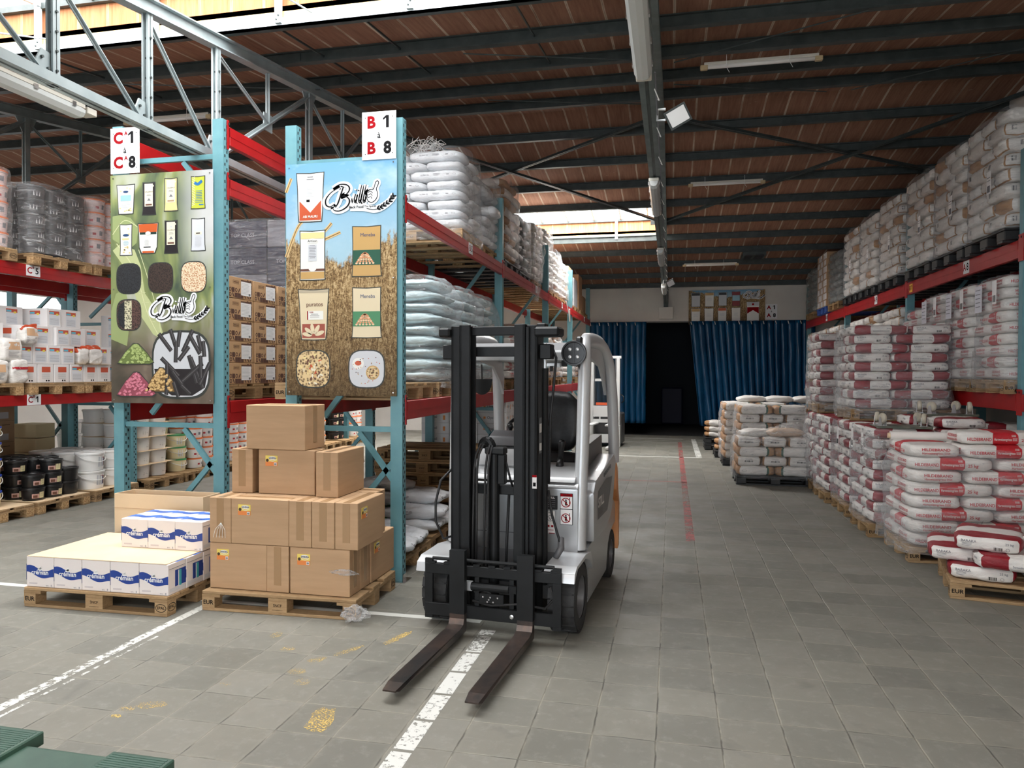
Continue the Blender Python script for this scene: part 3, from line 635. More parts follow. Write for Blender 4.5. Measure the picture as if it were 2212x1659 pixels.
# one more rack backs onto it
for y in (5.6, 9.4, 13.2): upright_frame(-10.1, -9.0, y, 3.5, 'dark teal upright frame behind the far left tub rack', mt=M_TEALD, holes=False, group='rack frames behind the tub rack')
for z in (3.0, 1.46):
    for y0 in (5.64, 9.44): beam(-9.02, y0, y0+3.8, z, .14, 'red beam of the rack behind the tub shelves', 1, group='beams behind the tub rack')
YA = [4.45, 8.19, 11.85, 15.8, 20.1]
for i, y in enumerate(YA): upright_frame(3.4, 4.47, y, 4.0 if i else 3.9, 'teal upright frame of the right rack, '+['nearest, outside the photo', 'at the right photo edge', 'second visible from camera', 'third visible from camera', 'nearest the back curtain'][i], holes=(i == 1))
for i in range(4):
    y0, y1 = YA[i]+.04, YA[i+1]+.04
    for z, hh, ln in ((3.10, .18, 'high'), (1.55, .17, 'low')):
        sg = None
        if ln == 'high' and i: sg = (y0+[0, 1.35, 1.6, 1.7][i], '', .17, .15, M_SIGN, plate('A', ['', '8', '9', '10'][i]))
        beam(3.415, y0, y1, z, hh, 'red %s beam of the right rack facing the aisle, %s' % (ln, ['bay outside the photo', 'bay at right photo edge', 'middle bay', 'bay nearest the back curtain'][i]), -1, sg)
        beam(4.43, y0, y1, z, hh, 'red %s beam of the right rack along the wall, %s' % (ln, ['bay outside the photo', 'bay at right photo edge', 'middle bay', 'bay nearest the back curtain'][i]), 1)
M = FR((3.385, 11.62, 3.0), R(-90)); b = MB().box((-.07, -.06, -.001), (.07, .06, .002), mat('yellow_plate', (.80, .42, .03), .5), M); put_text(b, 'E17', .085, M_INK, M @ Matrix.Translation((0, 0, .0035)), bold=.02)
tag(b.build('bay_plate'), 'small yellow bay number plate on the right rack beam', 'sign')
# ================================================================ pallets
def make_pallet(name, wood=M_WOOD, stamp=True, chip=None):
    root = empty(name); L, W = .6, .4; b = MB()
    for y, w_ in ((-.3275, .145), (-.1975, .1), (0, .145), (.1975, .1), (.3275, .145)): b.box((-L, y-w_/2, .122), (L, y+w_/2, .144), wood, bev=.003)
    b.build('deck_board', root)
    b = MB()
    for x in (-.5275, 0, .5275): b.box((x-.0725, -W, .1), (x+.0725, W, .1215), wood)
    b.build('stringer_board', root)
    for x, hx in ((-.55, .05), (0, .0725), (.55, .05)):
        for y in (-.35, 0, .35): MB().box((x-hx, y-.05, .022), (x+hx, y+.05, .0995), chip or wood).build('block', root)
    b = MB()
    for y in (-.35, 0, .35): b.box((-L, y-.05, 0), (L, y+.05, .0215), wood, bev=.003)
    b.build('bottom_board', root)
    if stamp:
        b = MB()
        for M in (FR((.55, -.4012, .061)), FR((.6012, -.35, .061), R(90)), FR((-.6012, .35, .061), R(-90)), FR((.6012, .35, .061), R(90)), FR((-.6012, -.35, .061), R(-90))):
            e = ell(0, 0, .044, .03, 28); i_ = ell(0, 0, .039, .0255, 28)
            b.add([(x, y, 0) for x, y in e+i_], [(k, (k+1) % 28, 28+(k+1) % 28, 28+k) for k in range(28)], M_INK, M); put_text(b, 'EPAL', .03, M_INK, M, bold=.02)
        put_text(b, 'EUR', .045, M_INK, FR((-.55, -.4012, .06)), bold=.02)
        b.box((-.04, -.4012, .035), (.04, -.401, .037), M_INK); put_text(b, 'SNCF', .028, M_INK, FR((0, -.4012, .068)), bold=.01)
        b.build('burnt_stamp', root)
    return root
PAL = proto(make_pallet('wooden_pallet')); PALO = proto(make_pallet('wooden_pallet', M_WOODO)); PALC = proto(make_pallet('wooden_pallet', chip=M_CHIP, stamp=False))
def make_black_pallet(name, m):
    root = empty(name); b = MB().box((-.6, -.4, .12), (.6, .4, .145), m, bev=.005)
    for i in range(11): b.box((-.56+i*.11, -.37, .115), (-.54+i*.11, .37, .12), m)
    b.build('deck', root); b = MB()
    for x in (-.52, 0, .52):
        for y in (-.32, 0, .32): MB().box((x-.075, y-.075, .02), (x+.075, y+.075, .12), m, bev=.008).build('foot', root)
    for y in (-.32, 0, .32): b.box((-.6, y-.05, 0), (.6, y+.05, .022), m)
    b.build('runner', root); return root
PBL = proto(make_black_pallet('plastic_pallet', M_BPAL)); PBU = proto(make_black_pallet('plastic_pallet', M_BLUEPAL))
# ================================================================ sacks
def sack_mesh(L, W, H, bands=None, ends=None, p=5, seed=0, wr=.005, pinch=0, base=M_WCARD, nu=26, nv=12, nw=5, sag=0):
    """one filled bag; bands=[(u0,u1,mat)] across its length, ends=(mat) colours the two ends"""
    us = sorted(set([round(-1+2*i/nu, 4) for i in range(nu+1)]+[q for bd in (bands or []) for q in bd[:2] if -1 < q < 1]))
    vs_ = [-1+2*i/nv for i in range(nv+1)]; ws = [-1+2*i/nw for i in range(nw+1)]
    V = []; idx = {}; F = []; mm = []
    def vert(u, v, w_):
        k = (round(u, 4), round(v, 4), round(w_, 4))
        if k in idx: return idx[k]
        r = (abs(u)**p+abs(v)**p+abs(w_)**p)**(1/p); x, y, z = u/r, v/r, w_/r
        r0 = (abs(u)**12+abs(v)**12)**(1/12) or 1
        th = 1-pinch*abs(u)**4
        q = Vector((x*L/2, y*W/2, z*H/2*th*(1+.10*(1-u*u)*(1-v*v))))
        n1 = noise.noise(Vector((q.x*7+seed, q.y*9, q.z*16+seed*3))); n2 = noise.noise(Vector((q.x*24, q.y*22+seed*5, q.z*40)))
        q += Vector((x, y, z))*wr*(n1*1.6+n2*.7)
        if sag: q.z -= sag*(u*u)*.5
        idx[k] = len(V); V.append(tuple(q)); return idx[k]
    def mband(u):
        for a, b_, m in (bands or []):
            if a <= u <= b_: return m
        return base
    def face(pts, m): F.append([vert(*q) for q in pts]); mm.append(m)
    for i in range(len(us)-1):
        u0, u1 = us[i], us[i+1]; m = mband((u0+u1)/2)
        for j in range(nv):
            for w_ in (-1, 1): face([(u0, vs_[j], w_), (u1, vs_[j], w_), (u1, vs_[j+1], w_), (u0, vs_[j+1], w_)], m)
        for j in range(nw):
            for v in (-1, 1): face([(u0, v, ws[j]), (u1, v, ws[j]), (u1, v, ws[j+1]), (u0, v, ws[j+1])], m)
    for j in range(nv):
        for k in range(nw):
            for u in (-1, 1): face([(u, vs_[j], ws[k]), (u, vs_[j+1], ws[k]), (u, vs_[j+1], ws[k+1]), (u, vs_[j], ws[k+1])], ends or mband(u*.99))
    b = MB(); b.v = V; b.f = F; b.m = [b.mi(m) for m in mm]; return b
def project_on(b, items, L, W, H):
    """print items = (face, txt|callable, size, u, z, mat, kw) onto the bag sides; face: 'F','B','E','W'"""
    bv = BVHTree.FromPolygons([Vector(v) for v in b.v], b.f)
    for it in items:
        face, txt, size, u, z, m = it[:6]; kw = it[6] if len(it) > 6 else {}
        t = MB()
        if face == 'F': M = FR((0, -W/2-.1, 0)); d = Vector((0, 1, 0))
        elif face == 'B': M = FR((0, W/2+.1, 0), PI); d = Vector((0, -1, 0))
        elif face == 'E': M = FR((L/2+.1, 0, 0), R(90)); d = Vector((-1, 0, 0))
        elif face == 'W': M = FR((-L/2-.1, 0, 0), R(-90)); d = Vector((1, 0, 0))
        else: M = Matrix.Translation((0, 0, H/2+.1)); d = Vector((0, 0, -1))
        if callable(txt): txt(t, m)
        else: put_text(t, txt, size, m, Matrix.Translation((u, z, 0)), bold=kw.get('bold', .012), sx=kw.get('sx', 1))
        V = []
        for v in t.v:
            q = M @ Vector(v); h = bv.ray_cast(q, d, .3); V.append(tuple(h[0]-d*.004) if h[0] else tuple(q+d*.1))
        b.add(V, t.f, m) if len(set(t.m)) < 2 else None
        if len(set(t.m)) > 1:
            o = len(b.v); b.v += V
            for f, k in zip(t.f, t.m): b.f.append([o+i for i in f]); b.m.append(b.mi(t.mats[k]))
    return b
def bars(n, w_, h, x, y, seed=1):
    rr = random.Random(seed)
    def f(t, m):
        c = x
        for i in range(n):
            ww = rr.choice((.3, .5, .9))*w_/n; t.box((c, y, 0), (c+ww, y+h, .0001), m); c += w_/n
    return f
def rect(x0, y0, x1, y1, nx=4):
    def f(t, m):
        for i in range(nx): t.add([(x0+(x1-x0)*i/nx, y0, 0), (x0+(x1-x0)*(i+1)/nx, y0, 0), (x0+(x1-x0)*(i+1)/nx, y1, 0), (x0+(x1-x0)*i/nx, y1, 0)], [(0, 1, 2, 3)], m)
    return f
def lines(x0, x1, y0, n, dy, th=.004, seed=2):
    rr = random.Random(seed)
    def f(t, m):
        for i in range(n): t.add([(x0, y0-i*dy, 0), (x0+(x1-x0)*rr.uniform(.6, 1), y0-i*dy, 0), (x0+(x1-x0)*.9, y0-i*dy+th, 0), (x0, y0-i*dy+th, 0)], [(0, 1, 2, 3)], m)
    return f
def oval(cx, cy, rx, ry, th=.15):
    def f(t, m):
        e = ell(cx, cy, rx, ry, 20); i_ = ell(cx, cy, rx*(1-th), ry*(1-th), 20); t.add([(x, y, 0) for x, y in e+i_], [(k, (k+1) % 20, 20+(k+1) % 20, 20+k) for k in range(20)], m)
    return f
def paper(name, c, rough=.5):
    if name in MT: return MT[name]
    m = mat(name, c, rough); n = NT(m); f = n.noise(n.co((3, 3, 8)), 3, 5, .6); n.base(n.ramp(f, [(.3, tuple(x*.88 for x in c)), (.7, c)]))
    f2 = n.noise(n.co((1, 1, 2.5)), 9, 6, .65, 1.2); n.bump(f2, .55, .02); return m
P_WHITE = paper('white_sack_paper', (.78, .75, .71)); P_RED = paper('bright_red_print', (.56, .02, .03)); P_DRED = paper('dark_red_print', (.27, .012, .022), .38)
P_BROWN = paper('brown_sack_paper', (.42, .225, .10)); P_GREEN = paper('green_print', (.03, .10, .07)); P_CYAN = paper('pale_cyan_poly', (.66, .82, .86), .25)
P_PWHITE = paper('white_poly', (.80, .83, .86), .25); P_GREY = paper('grey_poly', (.36, .35, .33), .35); P_TAN = paper('tan_sack_paper', (.62, .46, .34)); P_BLK = paper('black_print', (.03, .03, .035), .4)
RTXT = mat('crimson_text', (.50, .03, .04), .55)
def finish(b, name, extra=None):
    root = b.build(name, smooth=True); return proto(root)
NM = ['flour_sack']
HL, HW, HH = .72, .45, .118
def mk_hild(seed):
    NM[0] = 'flour_sack'
    b = sack_mesh(HL, HW, HH, [(-.29, .29, P_RED)], None, 6, seed, .005, base=P_WHITE); it = []
    for f in 'FB':
        it += [(f, 'HILDEBRAND', .040, -.212, -.010, RTXT, dict(sx=.82, bold=.02)), (f, 'Hartweizengriess SSSE', .034, .0, -.006, P_WHITE, dict(sx=.60, bold=.01)), (f, '25 kg', .040, .17, -.012, RTXT, dict(bold=.015)), (f, 'SSSE', .024, .065, .028, P_WHITE, dict(sx=.8))]
    for f in 'EW': it += [(f, 'HILDEBRAND', .036, 0, .011, RTXT, dict(sx=1.1, bold=.02)), (f, 'Hartweizengriess SSSE', .028, 0, -.022, RTXT, dict(sx=.92, bold=.01))]
    return finish(project_on(b, it, HL, HW, HH), 'flour_sack')
BL, BW, BH = .66, .46, .113
def mk_bar(seed):
    b = sack_mesh(BL, BW, BH, [(-1, -.36, P_DRED), (-.36, .36, P_WHITE), (.36, 1, P_DRED)], P_WHITE, 6, seed, .006, base=P_WHITE); it = []
    for f in 'FB': it += [(f, 'Semoule de blé Durum', .022, 0, -.016, M_INKG, dict(sx=.9, bold=.01)), (f, '25 kg', .02, .085, .012, M_INKG)]
    for f in 'EW': it += [(f, 'BARAKA', .027, -.125, .018, M_INKG), (f, lines(-.17, -.1, .0, 3, .010, .003), 0, 0, 0, M_INKG), (f, '25 kg', .025, .14, .018, M_INKG), (f, bars(9, .055, .026, .04, -.036), 0, 0, 0, M_INK), (f, oval(.13, -.022, .012, .012), 0, 0, 0, M_INK)]
    return finish(project_on(b, it, BL, BW, BH), 'semolina_sack')
def mk_grn(seed, L=.575, W=.38, H=.15):   # white sack, brown ends, green-edged brown centre
    b = sack_mesh(L, W, H, [(-1, -.88, P_BROWN), (.60, .72, P_GREEN), (.72, 1, P_BROWN)], None, 6, seed, .006, base=P_WHITE)
    it = []
    for f in 'FB':
        k = 1 if f == 'F' else -1
        it += [(f, oval(-.17*k, 0, .032, .015), 0, 0, 0, M_INKG), (f, oval(.25*k, .01, .02, .03, .12), 0, 0, 0, M_INKG)]
    return finish(project_on(b, it, L, W, H), 'banded_sack')
def mk_grn_end(seed, L=.38, W=.575, H=.15):   # the same sack turned: its short face to the front
    b = sack_mesh(L, W, H, [(-1, -.93, P_BROWN), (.93, 1, P_BROWN)], None, 6, seed, .006, base=P_WHITE, nv=16); it = []
    for f in 'FB': it += [(f, bars(16, .13, .024, -.065, -.012), 0, 0, 0, M_INKG), (f, lines(-.05, .06, .03, 1, .01, .004), 0, 0, 0, M_INKG)]
    return finish(project_on(b, it, L, W, H), 'banded_sack')
S_H = [mk_hild(i) for i in (1, 2)]; S_B = [mk_bar(i) for i in (3, 4)]; S_G = mk_grn(5); S_GE = mk_grn_end(6)
def mk_plain(seed, L, W, H, base, ends=None, p=5, bands=None, items=(), pinch=0, wr=.006, name='sack'):
    return finish(project_on(sack_mesh(L, W, H, bands, ends, p, seed, wr, pinch, base), items, L, W, H), name)
# side prints of the sacks on the top right shelf: white, brown corners, small barcode label
TL, TW, TH = .52, .345, .152
ti = [(f, bars(7, .05, .05, -.11, -.02), 0, 0, 0, M_INKG) for f in 'FBEW']+[(f, rect(-.12, -.04, -.03, .045), 0, 0, 0, P_PWHITE) for f in ()]
S_T = [mk_plain(11, TL, TW, TH, P_WHITE, P_WHITE, 5, [(-1, -.88, P_BROWN), (.88, 1, P_BROWN)], ti, .18, .010, 'paper_sack'), mk_plain(13, TL, TW, TH, P_WHITE, P_WHITE, 5, [(-1, -.86, P_BROWN)], ti, .18, .010, 'paper_sack'), mk_plain(12, TL, TW, TH, P_WHITE, None, 5, [(-1, -.8, P_BROWN)], ti, .18, .010, 'paper_sack')]
ci = [(f, bars(10, .05, .05, -.17, -.02), 0, 0, 0, M_INKG) for f in 'FB']+[(f, 'TQ', .03, -.06, .005, M_INKG) for f in 'FB']+[(f, oval(.005, .005, .016, .014), 0, 0, 0, M_INKG) for f in 'FB']+[(f, rect(.03, 0, .075, .014), 0, 0, 0, M_INKG) for f in 'FB']
S_C = [mk_plain(21, .80, .50, .112, P_CYAN, None, 4, None, ci, .45, .008, 'plastic_sack'), mk_plain(22, .80, .50, .112, P_CYAN, None, 4, None, (), .45, .008, 'plastic_sack')]
wi = [(f, 'ULTRA SG', .022, -.12, 0, M_INKG) for f in 'FB']+[(f, lines(-.02, .06, .012, 3, .01, .003), 0, 0, 0, M_INKG) for f in 'FB']+[(f, oval(.22, 0, .018, .01), 0, 0, 0, M_INKG) for f in 'FB']+[(f, rect(.13, -.004, .16, .006), 0, 0, 0, M_INKG) for f in 'FB']
S_W = [mk_plain(31, .62, .42, .118, P_PWHITE, None, 5, None, wi, .2, .007, 'woven_sack'), mk_plain(32, .42, .62, .118, P_PWHITE, None, 5, None, (), .1, .007, 'woven_sack')]
S_TAN = mk_plain(41, .60, .40, .13, P_TAN, None, 4, None, (), .3, .008, 'tan_sack'); S_PL = mk_plain(42, .56, .40, .12, P_WHITE, None, 4, None, (), .35, .010, 'white_sack'); S_GY = mk_plain(43, .60, .42, .12, P_GREY, None, 3.5, None, [('F', lines(-.12, .06, .02, 3, .012), 0, 0, 0, M_INK)], .4, .016, 'grey_bag')
S_YB = mk_plain(44, .60, .40, .125, P_WHITE, P_BROWN, 5, [(-1, -.75, P_BROWN)], (), .2, .008, 'ochre_sack')
def put_sack(pr, x, y, z, turn=0, label='', cat='sack', group=None, jit=.012, sc=None):
    pr = pr if isinstance(pr, Proto) else pr[RND.randrange(len(pr))]
    H = max(v[2] for v in pr.root.bound_box); k = sc[2] if sc else 1
    return pr.put((x+RND.uniform(-jit, jit), y+RND.uniform(-jit, jit), z+H*k), R(90)*turn+RND.uniform(-.02, .02)+(PI if RND.random() < .5 else 0), label, cat, group, sc)
def stack(pr, x0, y0, z0, layers, pats, label, group, lh, only=None, cat='sack'):
    """pats: list of layer patterns, each [(dx,dy,turn),...] measured from the stack's near left corner (x0,y0)"""
    for k in range(layers):
        for (dx, dy, t) in pats[k % len(pats)]: put_sack(pr, x0+dx, y0+dy, z0+k*lh, t, label, cat, group)
# ================================================================ stretch film around a load
def film(x0, y0, x1, y1, z0, z1, label, m=M_FILM, amp=.02, seed=0, rz=0, top=.0, taper=0, group=None, parent=None):
    cx, cy = (x0+x1)/2, (y0+y1)/2; hx, hy = (x1-x0)/2+.012, (y1-y0)/2+.012; nz = max(6, int((z1-z0)/.06)); per = 2*(hx+hy)*2; n = int(per/.06); V = []; F = []
    for j in range(nz+1):
        t = j/nz; z = z0+(z1-z0)*t
        for i in range(n):
            a = 2*PI*i/n; c, s = math.cos(a), math.sin(a); pp = 7
            r = (abs(c)**pp+abs(s)**pp)**(-1/pp); x, y = hx*c*r, hy*s*r; k = 1-taper*max(0, t-.82)*2
            d = amp*(noise.noise(Vector((x*4+seed, y*4, z*9)))+.6*noise.noise(Vector((x*14, y*14, z*22+seed)))+.5)
            V.append((x*k+c*d, y*k+s*d, z+.02*noise.noise(Vector((x*3, y*3, seed+9))) if j in (0, nz) else z))
    for j in range(nz):
        for i in range(n): F.append((j*n+i, j*n+(i+1) % n, (j+1)*n+(i+1) % n, (j+1)*n+i))
    if top:
        o = nz*n; L0 = len(V)
        for i in range(n): x, y, z = V[o+i]; V.append((x*.8, y*.8, z+.01+.02*noise.noise(Vector((x*9, y*9, seed)))))
        for i in range(n): F.append((o+i, o+(i+1) % n, L0+(i+1) % n, L0+i))
    if parent is not None: return MB().add(V, F, m).build('film_skirt', parent, smooth=True, loc=(cx-parent.location.x, cy-parent.location.y, 0))
    o = MB().add(V, F, m).build('stretch_film', smooth=True, loc=(cx, cy, 0), rz=rz); return tag(o, label, 'stretch film', group)
# ================================================================ right rack and the pallets on the floor before it
def pal(pr, x0, y0, z, label, rz=0, cat='pallet', group=None, turn=0, sc=None):
    """pallet with near-left corner at x0,y0"""
    dx, dy = (.6, .4) if not turn else (.4, .6)
    if sc: dx, dy = dx*sc[0], dy*sc[1]
    c, s = math.cos(rz), math.sin(rz)
    return pr.put((x0+dx*c-dy*s, y0+dx*s+dy*c, z), rz+(R(90) if turn else 0), label, cat, group, sc)
TA = [(.1725, .26, 1), (.1725, .78, 1), (.605, .1725, 0), (.95, .26, 1)]
TB = [(.26, .1725, 0), (.26, .5175, 0), (.26, .8625, 0), (.70, .26, 1), (1.0, .26, 1)]
TAF = [(.1725, .26, 1), (.1725, .78, 1), (.605, .1725, 0)]; TBF = [(.26, .1725, 0), (.26, .5175, 0), (.26, .8625, 0), (.70, .26, 1)]
ords = ['at right photo edge', 'second from right edge', 'third from right edge', 'first in middle bay', 'second in middle bay', 'third in middle bay']
for i, y in enumerate((8.36, 9.46, 10.6, 12.02, 13.3, 14.55)):
    pal(PBL, 3.3, y, 3.10, 'black plastic pallet on the top right shelf, stack '+ords[i], sc=(.95, 1.32, 1))
    stack(S_T, 3.31, y+.02, 3.247, 8, [TA, TB] if i < 3 else [TAF, TBF], 'white and brown sack, top right shelf stack '+ords[i], 'flour sacks on the top right shelf, stack '+ords[i], .153)
    film(3.3, y, 4.36, y+1.06, 3.25, 4.49, 'clear film around the top right shelf stack '+ords[i], M_FILM, .018, i, taper=.1)
    b = MB(); M = FR((3.272, y+.32, 3.78), R(-90)); b.box((-.05, -.12, 0), (.05, .12, .002), M_WCARD, M); b.box((-.035, -.1, .002), (.035, -.03, .003), M_INKG, M); b.box((-.04, .05, .002), (.04, .058, .003), M_INKG, M); b.box((-.04, .02, .002), (.04, .026, .003), M_INKG, M)
    tag(b.build('pallet_label'), 'white shipping label, top right shelf stack '+ords[i], 'label')
# far bay of the top shelf
M_SACKD = P_GREY; S_DK = mk_plain(51, .52, .345, .15, paper('dark_wrapped_sack', (.16, .165, .17), .4), None, 4, None, (), .2, .01)
S_BX = proto(MB().box((-.26, -.17, 0), (.26, .17, .145), M_CARD, bev=.006).box((-.262, -.1, .02), (-.2599, .1, .13), M_WCARD).box((-.1, -.1715, .01), (.24, -.1695, .14), M_WCARD).build('carton'))
for y, pr, pp, nm_, mf, gl in ((15.95, S_DK, PALO, 'dark grey film-wrapped', M_FILMD, 'dark wrapped'), (17.2, S_BX, PBU, 'brown and white', M_FILM, 'brown and white'), (18.6, S_DK, PALO, 'grey', M_FILMD, 'last grey')):
    pal(pp, 3.3, y, 3.10, {0: 'wooden', 1: 'blue plastic'}[pp is PBU]+' pallet under the '+gl+' stack, far bay of the top right shelf', sc=(.95, 1.3, 1))
    kk = 'carton' if pr is S_BX else 'sack'
    for k in range(7 if pr is not S_BX else 8):
        for dx, dy, t in (TAF if k % 2 else TBF): (pr.put((3.31+dx, y+dy, 3.247+k*.15+(0 if pr is S_BX else .075)), R(90)*t+(R(180) if pr is S_BX and k % 2 else 0), '%s %s on the far bay of the top right shelf' % (nm_, kk), kk, nm_+' '+kk+'s on the far bay of the top right shelf'))
    film(3.3, y, 4.36, y+1.06, 3.25, 3.25+(1.05 if pr is not S_BX else 1.2), 'film around the '+gl+' stack in the far bay of the top right shelf', mf, .025, y, taper=.2, top=1)
# lower shelf: red and white sacks
hs = (.92, .9, 1)
HA = [(.22, .35, 1), (.66, .22, 0)]; HB = [(.33, .21, 0), (.33, .61, 0), (.90, .35, 1)]; HA = [(.21, .36, 1), (.75, .21, 0)]
o2 = ['at right photo edge', 'second from right edge', 'third from right edge', 'fourth from right edge']
for i, y in enumerate((8.32, 9.2, 10.08, 10.96)):
    pal(PAL if i != 1 else PALO, 3.3, y, 1.55, 'wooden pallet on the lower right shelf, stack '+o2[i], sc=(.96, 1, 1))
    n = 9 if i < 3 else 8
    for k in range(n):
        for dx, dy, t in (HA if k % 2 else HB): put_sack(S_H, 3.31+dx, y+dy, 1.694+k*.118, t, 'white and red sack, lower right shelf stack '+o2[i], 'sack', 'red and white sacks on the lower right shelf, stack '+o2[i], sc=hs)
    fo = film(3.3, y-.01, 4.3, y+.82, 1.70, 1.69+n*.118+.02, 'clear film around the lower right shelf stack '+o2[i], M_FILM, .02, i+20, taper=.2)
    film(3.27, y-.02, 4.32, y+.82, 1.60, 2.0, '', M_FILM2, .02, i+30, parent=fo)
    if i < 3:
        b = MB(); M = FR((3.262, y+.56, 2.58), R(-90)); b.box((-.09, -.16, 0), (.09, .13, .002), mat('grey_white_paper', (.62, .62, .68), .6), M)
        for q in range(5): b.box((-.07, -.1+q*.045, .002), (.05, -.092+q*.045, .003), M_INKG, M)
        tag(b.build('pallet_label'), 'delivery note under film on the lower right shelf stack '+o2[i], 'label')
        b = MB(); M = FR((3.262, y+.16, 2.6), R(-90)); b.box((-.05, -.12, 0), (.05, .12, .002), M_WCARD, M)
        for q in range(5): b.box((-.035+q*.015, -.1, .002), (-.028+q*.015, -.03, .003), M_INK, M)
        tag(b.build('barcode_label'), 'barcode label under film on the lower right shelf stack '+o2[i], 'label')
HID = []
for i, y in enumerate((12.0, 13.1, 14.2, 16.1, 17.4, 18.7)):
    nm_ = ['first in the middle bay', 'second in the middle bay', 'third in the middle bay', 'first in the far bay', 'second in the far bay', 'last by the curtain'][i]
    pal(PALO, 3.3, y, 1.55, 'wooden pallet on the lower right shelf, '+nm_, sc=(.9, 1.1, 1))
    for k in range(7): 
        for dx, dy, t in (TAF if k % 2 else TBF):
            if k < 4: HID.append((3.31+dx, y+dy*.85, 1.694+k*.15+.076, t)); continue
            put_sack(S_T, 3.31+dx, y+dy*.85, 1.694+k*.15, t, 'white sack, lower right shelf stack '+nm_, 'sack', 'white sacks on the lower right shelf, '+nm_, sc=(1, .85, .98))
b = MB(); pr = S_T[0].root
for x, y, z, t in HID:
    M = Matrix.Translation((x, y, z)) @ Matrix.Rotation(R(90)*t, 4, 'Z') @ Matrix.Diagonal((1, .85, .98, 1)); vs2 = [v.co[:] for v in pr.data.vertices]
    for mi, mm_ in enumerate(pr.data.materials): b.mi(mm_)
    o0 = len(b.v); b.v += [tuple(M @ Vector(v)) for v in vs2]
    for p_ in pr.data.polygons: b.f.append([o0+i for i in p_.vertices]); b.m.append(b.mi(pr.data.materials[p_.material_index]))
tag(b.build('paper_sacks', smooth=True), 'lower layers of white sacks on the lower right shelf, mostly hidden', 'sacks', kind='stuff')
# ---- floor row
def floor_stack(pr, x0, y0, z0, n, A, B, lab, grp, lh, flip=0):
    for k in range(n):
        for dx, dy, t in (A, B)[(k+flip) % 2]: put_sack(pr, x0+dx, y0+dy, z0+k*lh, t, lab, 'sack', grp)
PA = [(.36, .225, 0), (.36, .665, 0), (.955, .36, 1)]; PB_ = [(.225, .36, 1), (.82, .225, 0), (.82, .665, 0)]
pal(PAL, 2.155, 7.38, 0, 'wooden pallet under the tall white and red stack on floor at right')
pal_lab = 'white and red sack of tall floor stack'
floor_stack(S_H, 2.16, 7.37, .145, 8, PA, PB_, pal_lab, 'white and red sacks in the tall floor stack', .118)
put_sack(S_H, 2.98, 7.68, 1.092, 0, 'single loose white and red sack lying on top of the tall floor stack')
fo = film(2.15, 7.36, 3.36, 8.24, .17, 1.06, 'clear film around the tall white and red floor stack', M_FILM, .03, 41, taper=.3)
film(2.10, 7.31, 2.74, 8.24, .10, .42, '', M_FILM2, .05, 42, parent=fo)
BA = [(.33, .23, 0), (.33, .68, 0), (.89, .33, 1)]; BB = [(.23, .33, 1), (.79, .23, 0), (.79, .68, 0)]
gf = 'dark red and white sack '
for i, (x, y, up) in enumerate(((2.06, 8.42, 0), (2.08, 9.56, 0), (2.03, 10.52, 0), (2.05, 11.45, 0))):
    nm_ = ['beneath the wheeled dollies', 'in second base stack', 'in third base stack', 'in farthest base stack'][i]
    pal(PALO, x, y, 0, 'wooden floor pallet with dark red sacks, '+nm_)
    floor_stack(S_B, x+.02, y, .145, 9, BA, BB, gf+nm_, 'semolina sacks '+nm_, .113, i)
    film(x, y-.01, x+1.15, y+.9, .14, 1.16, 'clear film around the dark red sacks '+nm_, M_FILM, .03, 50+i, taper=.1)
for x in (3.45,):
    floor_stack(S_B, x, 8.95, .145, 7, [(.33, .23, 0), (.33, .68, 0)], [(.23, .33, 1)], gf+'under the lower right shelf', 'semolina sacks under the lower right shelf', .113)
pal(PALO, 3.42, 8.95, 0, 'wooden floor pallet under the lower right shelf', sc=(.8, 1, 1))
for i, (x, y) in enumerate(((2.16, 9.66), (2.10, 11.45))):
    nm_ = ['of nearer upper stack', 'of farther upper stack'][i]; yy = y
    pal(PALO, x, yy, 1.175, 'wooden pallet carrying the '+['nearer', 'farther'][i]+' upper dark red stack', sc=(.93, 1, 1))
    floor_stack(S_B, x, yy, 1.32, 9, BA, BB, gf+nm_, 'semolina sacks '+nm_, .113, i)
    fo = film(x-.01, yy-.01, x+1.13, yy+.9, 1.30, 2.36, 'clear film around the '+['nearer', 'farther'][i]+' upper dark red stack', M_FILM, .035, 60+i, taper=.1)
    film(x-.02, yy-.02, x+1.14, yy+.92, 1.2, 1.56, '', M_FILM2, .03, 63+i, parent=fo)
# barcode sheets under the film of the dark red stacks
for y, z in ((8.5, 1.08), (8.95, 1.1), (9.7, 1.05), (10.2, 1.06)):
    b = MB(); M = FR((2.035, y+.1, z-.08), R(-90)); b.box((-.05, -.11, 0), (.05, .11, .002), M_WCARD, M)
    for q in range(6): b.box((-.04+q*.013, -.09, .002), (-.034+q*.013, -.03, .003), M_INK, M)
    tag(b.build('barcode_label'), 'barcode label on the film of the dark red floor row, %s' % {8.5: 'nearest the camera', 8.95: 'second from the camera', 9.7: 'third from the camera', 10.2: 'fourth from camera'}[y], 'label')
